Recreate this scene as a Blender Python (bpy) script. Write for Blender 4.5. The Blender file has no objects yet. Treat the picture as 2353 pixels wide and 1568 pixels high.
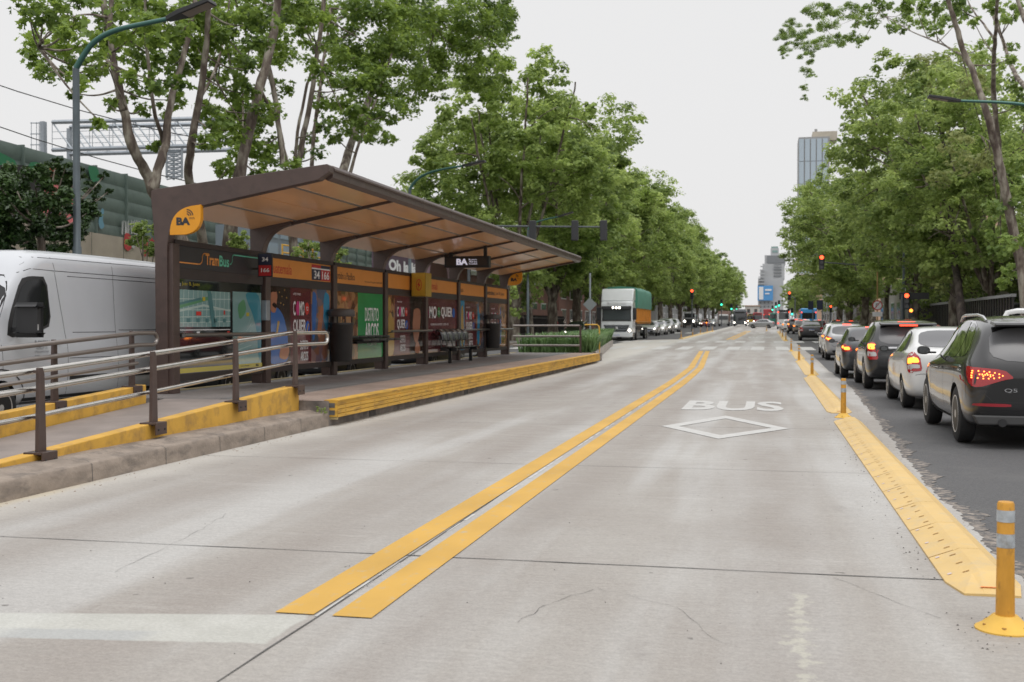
import bpy, bmesh, math, random
import numpy as np
from mathutils import Vector, Matrix
from mathutils.bvhtree import BVHTree
R = math.radians
random.seed(7)
SC = bpy.context.scene
# ------------------------------------------------------------------ camera
H = 1.55
YAW = math.atan(584/2600.); PIT = math.atan(39/2600.)
cam_d = bpy.data.cameras.new("camera"); cam = bpy.data.objects.new("camera", cam_d)
SC.collection.objects.link(cam); SC.camera = cam
cam.location = (0, 0, H); cam.rotation_euler = (math.pi/2 - PIT, 0, YAW)
cam_d.sensor_width = 36; cam_d.lens = 2600/2353*36
cam_d.clip_start = 0.1; cam_d.clip_end = 3000
cam_d.dof.use_dof = True; cam_d.dof.focus_distance = 11.0; cam_d.dof.aperture_fstop = 3.5
# ------------------------------------------------------------------ sky, sun, exposure
SUN_EL, SUN_AZ = R(62), R(150)
w = bpy.data.worlds.new("World"); SC.world = w; w.use_nodes = True
nt = w.node_tree; nt.nodes.clear()
def N(t, k, **kw):
    n = t.nodes.new(k)
    for a, b in kw.items(): setattr(n, a, b)
    return n
out = N(nt, 'ShaderNodeOutputWorld'); bg = N(nt, 'ShaderNodeBackground')
sky = N(nt, 'ShaderNodeTexSky'); sky.sky_type = 'NISHITA'; sky.sun_disc = False
sky.sun_elevation = SUN_EL; sky.sun_rotation = SUN_AZ; sky.dust_density = 6; sky.air_density = 1.2
hs = N(nt, 'ShaderNodeHueSaturation'); hs.inputs['Saturation'].default_value = 0.12
nt.links.new(sky.outputs[0], hs.inputs['Color'])
tc = N(nt, 'ShaderNodeTexCoord'); sx = N(nt, 'ShaderNodeSeparateXYZ')
nt.links.new(tc.outputs['Generated'], sx.inputs[0])
cr = N(nt, 'ShaderNodeValToRGB'); nt.links.new(sx.outputs['Z'], cr.inputs[0])
e = cr.color_ramp.elements
e[0].position = 0.0; e[0].color = (8.85, 8.8, 8.8, 1)
e[1].position = 1.0; e[1].color = (18.5, 18.5, 18.8, 1)
m_ = e.new(0.36); m_.color = (8.85, 8.85, 8.9, 1)
mx = N(nt, 'ShaderNodeMix', data_type='RGBA'); mx.inputs[0].default_value = 0.93
nt.links.new(hs.outputs[0], mx.inputs[6]); nt.links.new(cr.outputs[0], mx.inputs[7])
nt.links.new(mx.outputs[2], bg.inputs[0]); bg.inputs[1].default_value = 0.098
nt.links.new(bg.outputs[0], out.inputs[0])
sd = bpy.data.lights.new("sun", 'SUN'); sd.energy = 0.8; sd.angle = R(22); sd.color = (1, .97, .93)
so = bpy.data.objects.new("sun", sd); SC.collection.objects.link(so)
so.rotation_euler = Vector((-math.sin(SUN_AZ)*math.cos(SUN_EL), -math.cos(SUN_AZ)*math.cos(SUN_EL), -math.sin(SUN_EL))).to_track_quat('-Z', 'Y').to_euler()
SC.view_settings.view_transform = 'Standard'; SC.view_settings.look = 'None'
SC.view_settings.exposure = 0.0; SC.view_settings.gamma = 1
SC.render.engine = 'CYCLES'
SC.cycles.max_bounces = 6; SC.cycles.transparent_max_bounces = 4

# ------------------------------------------------------------------ placing helpers (photo measured in 2353x1568 units)
def ray(u, v):
    x = (u-1176.5)/2600.; z = -(v-784.)/2600.
    y2 = math.cos(PIT)+z*math.sin(PIT); z2 = -math.sin(PIT)+z*math.cos(PIT)
    return x*math.cos(YAW)-y2*math.sin(YAW), x*math.sin(YAW)+y2*math.cos(YAW), z2
SL = 0.0055
def gz(Y): return SL*max(0., Y-35.)
def G(u, v, dz=0.):
    X, Y, Z = ray(u, v); t = (dz-H)/Z if Z < 0 else 1e9
    if Y*t > 35 or t < 0: t = (H-dz+SL*35)/(SL*Y-Z)
    return Vector((X*t, Y*t, gz(Y*t)+dz))
def PX(u, v, x):
    X, Y, Z = ray(u, v); t = x/X; return Vector((x, Y*t, H+Z*t))
def PY(u, v, y):
    X, Y, Z = ray(u, v); t = y/Y; return Vector((X*t, y, H+Z*t))
def PD(u, v, d):
    X, Y, Z = ray(u, v); return Vector((X*d, Y*d, H+Z*d))

# ------------------------------------------------------------------ materials
def s2l(c):
    return tuple(((x/255.)/12.92 if x/255. <= .04045 else ((x/255.+.055)/1.055)**2.4) for x in c)
MATS = {}
def pmat(name, col, rough=.6, metal=0., var=.0, vscale=3., bump=0., bscale=40., coat=0., spec=.5, emit=0., ecol=None, isl=0., stretch=None, dirt=None, dscale=2., dthr=(.5, .68, .75)):
    """principled with noise variation of value, fine bump, optional dirt colour in patches"""
    if name in MATS: return MATS[name]
    m = bpy.data.materials.new(name); m.use_nodes = True; t = m.node_tree
    b = t.nodes['Principled BSDF']; MATS[name] = m
    b.inputs['Roughness'].default_value = rough; b.inputs['Metallic'].default_value = metal
    b.inputs['Specular IOR Level'].default_value = spec
    b.inputs['Coat Weight'].default_value = coat; b.inputs['Coat Roughness'].default_value = .04
    c4 = (*col, 1); b.inputs['Base Color'].default_value = c4
    tcn = N(t, 'ShaderNodeTexCoord'); src = tcn.outputs['Object']
    if stretch:
        mp = N(t, 'ShaderNodeMapping'); mp.inputs['Scale'].default_value = stretch
        t.links.new(src, mp.inputs[0]); src = mp.outputs[0]
    cur = None
    if var > 0:
        n = N(t, 'ShaderNodeTexNoise'); n.inputs['Scale'].default_value = vscale; n.inputs['Detail'].default_value = 6
        t.links.new(src, n.inputs['Vector'])
        r = N(t, 'ShaderNodeMapRange'); r.inputs[1].default_value = .3; r.inputs[2].default_value = .7
        r.inputs[3].default_value = 1-var; r.inputs[4].default_value = 1+var
        t.links.new(n.outputs[0], r.inputs[0])
        mm = N(t, 'ShaderNodeMix', data_type='RGBA', blend_type='MULTIPLY'); mm.inputs[0].default_value = 1
        mm.inputs[6].default_value = c4; t.links.new(r.outputs[0], mm.inputs[7]); cur = mm.outputs[2]
    if isl > 0:
        g = N(t, 'ShaderNodeNewGeometry'); r = N(t, 'ShaderNodeMapRange')
        r.inputs[3].default_value = 1-isl; r.inputs[4].default_value = 1+isl
        t.links.new(g.outputs['Random Per Island'], r.inputs[0])
        mm = N(t, 'ShaderNodeMix', data_type='RGBA', blend_type='MULTIPLY'); mm.inputs[0].default_value = 1
        if cur: t.links.new(cur, mm.inputs[6])
        else: mm.inputs[6].default_value = c4
        t.links.new(r.outputs[0], mm.inputs[7]); cur = mm.outputs[2]
    if dirt:
        n = N(t, 'ShaderNodeTexNoise'); n.inputs['Scale'].default_value = dscale; n.inputs['Detail'].default_value = 8; n.inputs['Roughness'].default_value = .65
        t.links.new(src, n.inputs['Vector'])
        r = N(t, 'ShaderNodeMapRange'); r.inputs[1].default_value, r.inputs[2].default_value, r.inputs[4].default_value = dthr
        t.links.new(n.outputs[0], r.inputs[0])
        mm = N(t, 'ShaderNodeMix', data_type='RGBA'); t.links.new(r.outputs[0], mm.inputs[0])
        if cur: t.links.new(cur, mm.inputs[6])
        else: mm.inputs[6].default_value = c4
        mm.inputs[7].default_value = (*dirt, 1); cur = mm.outputs[2]
    if cur: t.links.new(cur, b.inputs['Base Color'])
    if bump > 0:
        n = N(t, 'ShaderNodeTexNoise'); n.inputs['Scale'].default_value = bscale; n.inputs['Detail'].default_value = 4
        t.links.new(tcn.outputs['Object'], n.inputs['Vector'])
        bp = N(t, 'ShaderNodeBump'); bp.inputs['Strength'].default_value = bump; bp.inputs['Distance'].default_value = .01
        t.links.new(n.outputs[0], bp.inputs['Height']); t.links.new(bp.outputs[0], b.inputs['Normal'])
    if emit > 0:
        b.inputs['Emission Color'].default_value = (*(ecol or col), 1); b.inputs['Emission Strength'].default_value = emit
    return m
def leafmat(name, c1, c2, trans=.35, rough=.5):
    if name in MATS: return MATS[name]
    m = bpy.data.materials.new(name); m.use_nodes = True; t = m.node_tree; MATS[name] = m
    b = t.nodes['Principled BSDF']; o = t.nodes['Material Output']
    g = N(t, 'ShaderNodeNewGeometry'); tcn = N(t, 'ShaderNodeTexCoord')
    n = N(t, 'ShaderNodeTexNoise'); n.inputs['Scale'].default_value = .45; n.inputs['Detail'].default_value = 2
    t.links.new(tcn.outputs['Object'], n.inputs['Vector'])
    a = N(t, 'ShaderNodeMath', operation='MULTIPLY_ADD'); t.links.new(g.outputs['Random Per Island'], a.inputs[0]); a.inputs[1].default_value = .55
    s = N(t, 'ShaderNodeMath', operation='MULTIPLY_ADD'); t.links.new(n.outputs[0], s.inputs[0]); s.inputs[1].default_value = 1.9; s.inputs[2].default_value = -.72
    t.links.new(s.outputs[0], a.inputs[2])
    c = N(t, 'ShaderNodeMix', data_type='RGBA', clamp_factor=True); t.links.new(a.outputs[0], c.inputs[0])
    c.inputs[6].default_value = (*c1, 1); c.inputs[7].default_value = (*c2, 1)
    t.links.new(c.outputs[2], b.inputs['Base Color']); b.inputs['Roughness'].default_value = rough
    b.inputs['Specular IOR Level'].default_value = .35
    tr = N(t, 'ShaderNodeBsdfTranslucent'); hsn = N(t, 'ShaderNodeHueSaturation'); hsn.inputs['Value'].default_value = 1.5; hsn.inputs['Hue'].default_value = .485
    t.links.new(c.outputs[2], hsn.inputs['Color']); t.links.new(hsn.outputs[0], tr.inputs[0])
    ms = N(t, 'ShaderNodeMixShader'); ms.inputs[0].default_value = trans
    t.links.new(b.outputs[0], ms.inputs[1]); t.links.new(tr.outputs[0], ms.inputs[2]); t.links.new(ms.outputs[0], o.inputs[0])
    return m

# ------------------------------------------------------------------ mesh building
class MB:
    def __init__(s, off=(0, 0, 0)):
        s.v = []; s.f = []; s.m = []; s.o = Vector(off)
    def add(s, vs, fs, m=0):
        k = len(s.v); s.v += [tuple(Vector(p)-s.o) for p in vs]
        s.f += [tuple(i+k for i in f) for f in fs]; s.m += [m]*len(fs)
    def box(s, x0, x1, y0, y1, z0, z1, m=0, taper=None):
        if x0 > x1: x0, x1 = x1, x0
        if y0 > y1: y0, y1 = y1, y0
        s.add([(x0, y0, z0), (x1, y0, z0), (x1, y1, z0), (x0, y1, z0), (x0, y0, z1), (x1, y0, z1), (x1, y1, z1), (x0, y1, z1)],
              [(0, 3, 2, 1), (4, 5, 6, 7), (0, 1, 5, 4), (1, 2, 6, 5), (2, 3, 7, 6), (3, 0, 4, 7)], m)
    def rbox(s, x0, x1, y0, y1, z0, z1, r=.02, m=0, seg=2):
        bm = bmesh.new(); bmesh.ops.create_cube(bm, size=1)
        for v in bm.verts:
            v.co = Vector(((x0+x1)/2+v.co.x*(x1-x0), (y0+y1)/2+v.co.y*(y1-y0), (z0+z1)/2+v.co.z*(z1-z0)))
        bmesh.ops.bevel(bm, geom=bm.edges[:], offset=r, segments=seg, affect='EDGES', profile=.5)
        s.addbm(bm, m)
    def addbm(s, bm, m=0, mx=None):
        bm.verts.ensure_lookup_table()
        for i, v in enumerate(bm.verts): v.index = i
        vs = [(mx @ v.co) if mx else v.co.copy() for v in bm.verts]
        s.add(vs, [tuple(v.index for v in f.verts) for f in bm.faces], m); bm.free()
    def poly(s, pts, m=0): s.add(pts, [tuple(range(len(pts)))], m)
    def tube(s, pts, rad, n=8, m=0, cap=True):
        pts = [Vector(p) for p in pts]
        if not hasattr(rad, '__len__'): rad = [rad]*len(pts)
        vs = []; prev = None
        for i, p in enumerate(pts):
            d = (pts[min(i+1, len(pts)-1)]-pts[max(i-1, 0)]).normalized()
            if prev is None:
                a = Vector((0, 0, 1)) if abs(d.z) < .9 else Vector((1, 0, 0)); x = d.cross(a).normalized()
            else:
                x = (prev-d*prev.dot(d)).normalized()
            prev = x; y = d.cross(x)
            for k in range(n):
                t = 2*math.pi*k/n; vs.append(p+(x*math.cos(t)+y*math.sin(t))*rad[i])
        fs = [(i*n+k, i*n+(k+1) % n, (i+1)*n+(k+1) % n, (i+1)*n+k) for i in range(len(pts)-1) for k in range(n)]
        if cap: fs += [tuple(range(n))[::-1], tuple(range((len(pts)-1)*n, len(pts)*n))]
        s.add(vs, fs, m)
    def lathe(s, prof, c=(0, 0, 0), axis='Z', n=24, m=0):
        vs = []
        for r, h in prof:
            for k in range(n):
                t = 2*math.pi*k/n; a, b = r*math.cos(t), r*math.sin(t)
                p = (a, b, h) if axis == 'Z' else ((h, a, b) if axis == 'X' else (b, h, a))
                vs.append(Vector(p)+Vector(c))
        q = len(prof)
        fs = [(i*n+k, i*n+(k+1) % n, (i+1)*n+(k+1) % n, (i+1)*n+k) for i in range(q-1) for k in range(n)]
        if prof[0][0] > 1e-5: fs.append(tuple(range(n))[::-1])
        if prof[-1][0] > 1e-5: fs.append(tuple(range((q-1)*n, q*n)))
        s.add(vs, fs, m)
    def prism(s, poly, axis, a, b, m=0):
        """poly in the plane normal to axis, extruded from a to b"""
        def P(p, h): return {'X': (h, p[0], p[1]), 'Y': (p[0], h, p[1]), 'Z': (p[0], p[1], h)}[axis]
        n = len(poly); vs = [P(p, a) for p in poly]+[P(p, b) for p in poly]
        ar = sum(poly[i][0]*poly[(i+1) % n][1]-poly[(i+1) % n][0]*poly[i][1] for i in range(n))
        flip = (ar > 0) != (axis == 'Y')
        if b < a: flip = not flip
        f0 = tuple(range(n)); f1 = tuple(range(n, 2*n)); sd_ = [(i, (i+1) % n, n+(i+1) % n, n+i) for i in range(n)]
        if flip: f0 = f0[::-1]
        else: f1 = f1[::-1]; sd_ = [q[::-1] for q in sd_]
        s.add(vs, [f0, f1]+sd_, m)
    def plane(s, o, u, v, poly, m=0, lift=0.):
        o, u, v = Vector(o), Vector(u), Vector(v); n = u.cross(v).normalized()
        s.poly([o+u*p[0]+v*p[1]+n*lift for p in poly], m)
    def rect(s, o, u, v, x0, x1, y0, y1, m=0, lift=0.):
        s.plane(o, u, v, [(x0, y0), (x1, y0), (x1, y1), (x0, y1)], m, lift)
    def disc(s, o, u, v, cx, cy, r, m=0, lift=0., n=20, ry=None, a0=0, a1=2*math.pi):
        ry = ry or r; k = n if a1-a0 > 6.28 else n+1
        s.plane(o, u, v, [(cx+r*math.cos(a0+(a1-a0)*i/n), cy+ry*math.sin(a0+(a1-a0)*i/n)) for i in range(k)], m, lift)
    def text(s, txt, o, u, v, x, y, w, h, m=0, lift=0., bold=0.):
        """text fitted into the w x h box whose lower left corner is x, y"""
        V, F = textgeo(txt, bold); o, u, v = Vector(o), Vector(u), Vector(v); n = u.cross(v).normalized()
        xs = [p[0] for p in V]; ys = [p[1] for p in V]; x0, x1, y0, y1 = min(xs), max(xs), min(ys), max(ys)
        if w is None: w = (x1-x0)/(y1-y0)*h
        s.add([o+u*(x+(p[0]-x0)/(x1-x0)*w)+v*(y+(p[1]-y0)/(y1-y0)*h)+n*lift for p in V], F, m)
    def build(s, name, mats, parent=None, smooth=None, bevel=0., label=None, coll=None):
        me = bpy.data.meshes.new(name); me.from_pydata(s.v, [], s.f)
        if not isinstance(mats, (list, tuple)): mats = [mats]
        for m in mats: me.materials.append(m)
        me.polygons.foreach_set('material_index', s.m)
        if smooth is not None:
            me.polygons.foreach_set('use_smooth', [True]*len(s.f)); me.set_sharp_from_angle(angle=R(smooth))
        me.update(); o = bpy.data.objects.new(name, me); SC.collection.objects.link(o)
        if parent: o.parent = parent
        if label: o['label'] = label
        if bevel > 0:
            md = o.modifiers.new('bevel', 'BEVEL'); md.width = bevel; md.segments = 2; md.limit_method = 'ANGLE'
        return o
_tg = {}
def textgeo(txt, bold=0.):
    if (txt, bold) in _tg: return _tg[(txt, bold)]
    c = bpy.data.curves.new('t', 'FONT'); c.body = txt; c.offset = bold; c.resolution_u = 3
    o = bpy.data.objects.new('t', c); SC.collection.objects.link(o); bpy.context.view_layer.update()
    me = bpy.data.meshes.new_from_object(o.evaluated_get(bpy.context.evaluated_depsgraph_get()))
    r = ([tuple(v.co[:2]) for v in me.vertices], [tuple(p.vertices) for p in me.polygons])
    bpy.data.objects.remove(o); bpy.data.curves.remove(c); bpy.data.meshes.remove(me)
    _tg[(txt, bold)] = r; return r
def tag(o, label=None, cat=None, group=None, kind=None):
    if label: o['label'] = label
    if cat: o['category'] = cat
    if group: o['group'] = group
    if kind: o['kind'] = kind
    return o
def T(name, loc, label, cat, group=None, rz=0.):
    o = bpy.data.objects.new(name, None); SC.collection.objects.link(o)
    o.empty_display_size = .3; o.location = loc; o.rotation_euler = (0, 0, rz)
    return tag(o, label, cat, group)
KIDS = {}
def kids(o): return [c for c in bpy.data.objects if c.parent == o]
def dup(root, loc, rz, label=None, group=None, scale=None, recolor=None):
    r = root.copy(); SC.collection.objects.link(r); r.location = loc; r.rotation_euler = (0, 0, rz)
    if scale: r.scale = scale
    if label: r['label'] = label
    if group: r['group'] = group
    for ch in list(root.children):
        c = ch.copy(); SC.collection.objects.link(c); c.parent = r
        if recolor and ch.name.split('.')[0] in ('body', 'mirror', 'cab'):
            c.material_slots[0].link = 'OBJECT'; c.material_slots[0].material = recolor
        for g in list(ch.children):
            d = g.copy(); SC.collection.objects.link(d); d.parent = c
    return r
def chaikin(p, it=2, k=.2):
    for _ in range(it):
        q = []
        for i in range(len(p)):
            a, b = p[i], p[(i+1) % len(p)]
            q += [(a[0]+(b[0]-a[0])*k, a[1]+(b[1]-a[1])*k), (a[0]+(b[0]-a[0])*(1-k), a[1]+(b[1]-a[1])*(1-k))]
        p = q
    return p
UY, UZ, UX = Vector((0, 1, 0)), Vector((0, 0, 1)), Vector((1, 0, 0))
# ------------------------------------------------------------------ common materials
M_brown = pmat('brown_painted_steel', s2l((80, 65, 60)), .42, .1, var=.10, vscale=4, bump=.05, dirt=s2l((68, 56, 52)), dscale=5)
M_brown_dk = pmat('dark_brown_steel', s2l((54, 46, 44)), .5, .1, var=.1)
M_steel = pmat('brushed_steel', (.55, .53, .5), .22, 1., var=.1, vscale=8)
M_black = pmat('black_plastic', (.015, .015, .016), .4)
M_rub = pmat('rubber', (.018, .018, .019), .8, var=.2, vscale=9)
M_rim = pmat('alloy', (.62, .61, .60), .42, .55)
M_yel = pmat('yellow_paint', s2l((214, 164, 62)), .6, var=.1, vscale=3, bump=.15, dirt=s2l((150, 115, 60)), dscale=7)
M_galv = pmat('galvanised', (.3, .33, .36), .45, .5, var=.1)
M_pole = pmat('green_grey_pole', (.085, .105, .115), .45, .3, var=.15)
M_white = pmat('white_paint', (.72, .72, .72), .5)

# ================================================================== SETTING
def sheet(name, xf0, xf1, ys, z, mat, nx=1, kind='structure'):
    mb = MB(); 
    for i, y in enumerate(ys):
        a, b = xf0(y) if callable(xf0) else xf0, xf1(y) if callable(xf1) else xf1
        for k in range(nx+1): mb.v.append((a+(b-a)*k/nx, y, gz(y)+z))
    for i in range(len(ys)-1):
        for k in range(nx):
            q = i*(nx+1)+k; mb.f.append((q, q+1, q+nx+2, q+nx+1)); mb.m.append(0)
    return tag(mb.build(name, mat), kind=kind)
def plx(y): return -6.75-(y-45.6)*.105
def concrete():
    m = bpy.data.materials.new('road_concrete'); m.use_nodes = True; t = m.node_tree; L = t.links.new
    b = t.nodes['Principled BSDF']; b.inputs['Specular IOR Level'].default_value = .4
    tcn = N(t, 'ShaderNodeTexCoord'); P = tcn.outputs['Object']
    def noise(scale, sc=1., det=5, rough=.6, loc=(0, 0, 0)):
        mp = N(t, 'ShaderNodeMapping'); mp.inputs['Scale'].default_value = scale; mp.inputs['Location'].default_value = loc
        L(P, mp.inputs[0]); n = N(t, 'ShaderNodeTexNoise'); n.inputs['Scale'].default_value = sc
        n.inputs['Detail'].default_value = det; n.inputs['Roughness'].default_value = rough; L(mp.outputs[0], n.inputs['Vector']); return n.outputs[0]
    def rng(s, a, b_, c, d):
        r = N(t, 'ShaderNodeMapRange'); r.interpolation_type = 'SMOOTHSTEP'
        for i, x in enumerate((a, b_, c, d)): r.inputs[i+1].default_value = x
        L(s, r.inputs[0]); return r.outputs[0]
    def math_(op, a, b_):
        n = N(t, 'ShaderNodeMath', operation=op)
        for i, x in enumerate((a, b_)):
            if isinstance(x, (int, float)): n.inputs[i].default_value = x
            else: L(x, n.inputs[i])
        return n.outputs[0]
    def mix(f, a, b_, bt='MIX'):
        n = N(t, 'ShaderNodeMix', data_type='RGBA', blend_type=bt)
        for i, x in ((0, f), (6, a), (7, b_)):
            if isinstance(x, (int, float)): n.inputs[i].default_value = x
            elif isinstance(x, tuple): n.inputs[i].default_value = (*x, 1)
            else: L(x, n.inputs[i])
        return n.outputs[2]
    sp = N(t, 'ShaderNodeSeparateXYZ'); L(P, sp.inputs[0])
    light, dark, brown = (.385, .366, .338), (.30, .273, .246), (.245, .214, .188)
    f = rng(noise((.5, .5, 1), 1.0, 6, .55), .30, .70, .1, .95)
    c = mix(f, dark, light)
    lanes = rng(noise((1.0, .07, 1), 1.0, 4, .5, (3.3, 0, 0)), .42, .58, 0, 1.)   # wheel paths and washed strips running along the lanes
    def gauss(x0, w_):
        d = math_('DIVIDE', math_('SUBTRACT', wx, x0), w_); return math_('POWER', 2.718, math_('MULTIPLY', math_('MULTIPLY', d, d), -1.))
    wx = math_('ADD', sp.outputs[0], math_('MULTIPLY', math_('SUBTRACT', noise((.25, .12, 1), 1., 3, .5, (6, 6, 0)), .5), .9))
    bands = gauss(-5.15, .5)
    for x0, w_ in ((-3.15, .4), (-1.65, .3), (.05, .38)): bands = math_('ADD', bands, gauss(x0, w_))
    c = mix(lanes, mix(.35, c, (.305, .278, .25)), mix(f, (.38, .365, .345), (.44, .43, .41)))
    c = mix(math_('MULTIPLY', bands, rng(noise((.7, .25, 1), 1., 5, .6, (2, 9, 0)), .3, .6, .4, .95)), c, (.285, .256, .23))
    s = rng(noise((1.1, 9, 1), 1.0, 7, .78), .56, .76, 0, .32)                       # brushed streaks across the slab
    c = mix(s, c, brown)
    s2 = rng(noise((.5, 2.2, 1), 1.0, 8, .75, (9, 4, 0)), .56, .74, 0, .45)
    c = mix(s2, c, (.48, .46, .43))
    g1 = rng(noise((1, 1.6, 1), 16, 6, .75, (4, 2, 0)), .35, .65, .93, 1.06); c = mix(1., c, g1, 'MULTIPLY')
    oil = rng(noise((1.4, .5, 1), 1.3, 5, .65, (8, 3, 0)), .60, .78, 0, .45); c = mix(oil, c, (.22, .2, .185))
    s3 = rng(noise((2.5, 30, 1), 1.0, 5, .7, (5, 1, 0)), .3, .7, .96, 1.04); c = mix(1., c, s3, 'MULTIPLY')
    s4 = rng(noise((1, 1, 1), 90, 3, .6), .3, .7, .93, 1.06); c = mix(1., c, s4, 'MULTIPLY')
    spk = rng(noise((1, 1, 1), 7.5, 2, .5, (2, 7, 0)), .735, .76, 0, .75); c = mix(spk, c, (.12, .11, .1))
    # pale dusty band along the median kerb
    kx = math_('ADD', sp.outputs[0], math_('MULTIPLY', noise((.8, .5, 1), 1., 6, .6), .9))
    kb = rng(kx, -6.05, -5.3, .85, 0); c = mix(kb, c, (.50, .475, .43))
    yx = rng(math_('ADD', kx, math_('MULTIPLY', noise((2, .3, 1), 1., 4, .6, (1, 1, 0)), .5)), -5.95, -5.6, .7, 0)
    yy = rng(sp.outputs[1], 9.2, 10.5, 1, 0); c = mix(math_('MULTIPLY', yx, yy), c, (.62, .5, .3))
    # cement repair strip and pale lime splashes, soft-edged
    X_, Y_ = sp.outputs[0], sp.outputs[1]; nz = math_('MULTIPLY', math_('SUBTRACT', noise((1, 1, 1), 5., 6, .7), .5), .09)
    top = math_('SUBTRACT', math_('ADD', 5.62, math_('MULTIPLY', math_('ADD', X_, 2.43), .197)), Y_); bot = math_('SUBTRACT', Y_, math_('ADD', 5.07, math_('MULTIPLY', math_('ADD', X_, 2.33), .14)))
    rgt = math_('SUBTRACT', -2.36, X_)
    pm = math_('MINIMUM', math_('MINIMUM', math_('ADD', top, math_('MULTIPLY', nz, .3)), math_('ADD', bot, nz)), math_('ADD', rgt, nz))
    c = mix(rng(pm, -.005, .02, 0, .78), c, mix(rng(noise((1, 1, 1), 3., 6, .7, (3, 3, 0)), .35, .65, 0, 1), (.44, .44, .40), (.50, .50, .46)))
    gm = math_('MULTIPLY', rng(math_('ADD', bot, nz), .02, .05, 1, 0), math_('MULTIPLY', rng(math_('ADD', bot, 0), 0., .01, 0, 1), rng(math_('ADD', X_, math_('MULTIPLY', nz, 3.)), -2.95, -2.85, 1, 0)))
    gm2 = math_('MULTIPLY', rng(math_('ADD', bot, math_('MULTIPLY', nz, 1.5)), .16, .20, 1, 0), math_('MULTIPLY', rng(bot, 0., .01, 0, 1), math_('MULTIPLY', rng(X_, -3.1, -2.9, 1, 0), rng(X_, -3.9, -3.6, 0, 1))))
    c = mix(math_('MULTIPLY', gm2, .75), c, (.36, .365, .36))
    a_, b__ = G(1828, 1372), G(1842, 1600); sl = (b__.x-a_.x)/(b__.y-a_.y)
    dx = math_('ABSOLUTE', math_('SUBTRACT', X_, math_('ADD', a_.x+.02, math_('MULTIPLY', math_('SUBTRACT', Y_, a_.y), sl))), 0)
    sm_ = math_('ADD', math_('MULTIPLY', dx, -2.0), math_('MULTIPLY', noise((1.5, 1.7, 1), 4.0, 7, .7, (5, 0, 0)), 1.0))
    c = mix(math_('MULTIPLY', rng(sm_, .41, .50, 0, .6), rng(Y_, a_.y+.02, a_.y+.12, 1, 0)), c, (.47, .455, .38))
    gr = rng(noise((1, 1.3, 1), 42, 4, .8, (7, 7, 0)), .32, .68, .88, 1.1); c = mix(1., c, gr, 'MULTIPLY')
    L(c, b.inputs['Base Color'])
    L(rng(noise((1, 3, 1), 2., 5, .6), .3, .7, .55, .8), b.inputs['Roughness'])
    bp = N(t, 'ShaderNodeBump'); bp.inputs['Strength'].default_value = .25; bp.inputs['Distance'].default_value = .006
    L(math_('ADD', noise((4, 60, 1), 1., 4, .7), noise((1, 1, 1), 120, 3, .6)), bp.inputs['Height']); L(bp.outputs[0], b.inputs['Normal'])
    return m
M_conc = concrete()
M_asph = pmat('asphalt', (.092, .091, .092), .85, var=.25, vscale=60, bump=.6, bscale=90, dirt=(.12, .118, .115), dscale=.7)
M_asph.node_tree.nodes['Bump'].inputs['Distance'].default_value = .012
M_side = pmat('pavement_tiles', (.24, .23, .22), .8, var=.2, vscale=1.5)
M_kerb = pmat('old_kerb_stone', (.27, .222, .182), .88, var=.22, vscale=5, bump=.9, bscale=22, dirt=(.13, .11, .095), dscale=4., stretch=(1, .6, 1.5))
M_grnd = pmat('ground_soil', (.12, .12, .09), .95, var=.3, vscale=.3)
M_lane = pmat('lane_white', (.50, .495, .475), .7, var=.08, vscale=6, dirt=(.41, .39, .365), dscale=11, dthr=(.50, .68, .6))
M_laney = pmat('lane_yellow', (.56, .325, .055), .6, var=.13, vscale=1.6, bump=.1, dirt=(.42, .36, .25), dscale=13, dthr=(.58, .72, .85), stretch=(1, .5, 1))
M_joint = pmat('joint_dark', (.09, .088, .085), .9, var=.4, vscale=5)
YS = [-6, 0, 6, 12, 18, 25, 35, 45, 60, 80, 100, 130, 170, 220, 300, 420, 700]
YF = [-6]+[x*.03 for x in range(100, 700)]+[21+x*.15 for x in range(0, 107)]+[38, 41, 45.6, 52, 58, 64, 70, 70.5, 79, 88, 92, 100, 120, 200, 420, 700]
sheet('ground', -400, 400, [-60, 0, 35, 100, 700, 2500], -.05, M_grnd)
sheet('asphalt_road', -9.9, 10.2, [-12]+YS[1:], -.008, M_asph)
sheet('side_carriageway', -16.0, -9.9, [-12]+YS[1:], -.006, M_asph)
rn = random.Random(3)
jit = {y: rn.uniform(-.010, .010)+.018*math.sin(y*2.1)+.012*math.sin(y*5.7+1)+.010*math.sin(y*13)+.008*math.sin(y*29) for y in YF}
sheet('busway', lambda y: -6.6 if y <= 45.6 else (plx(y)-.05 if y <= 70 else (-9.9 if y < 88 else (-9.9+(y-88)*.7 if y < 92 else -6.9))), lambda y: 1.53+jit[y]+min(.5, max(0, y-12)*.03) if y < 60 else 2.0, YF, 0., M_conc)
M_crust = pmat('crumbled_edge', (.26, .225, .195), .95, var=.3, vscale=9, bump=1, bscale=40, dirt=(.09, .088, .088), dscale=11., dthr=(.42, .56, 1.))
sheet('crumbled_edge', lambda y: 1.5+jit[y], lambda y: 1.66+jit[y]*2+.04*math.sin(y*5.3)+min(.5, max(0, y-12)*.03), [y for y in YF if y < 30], -.004, M_crust)
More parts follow.
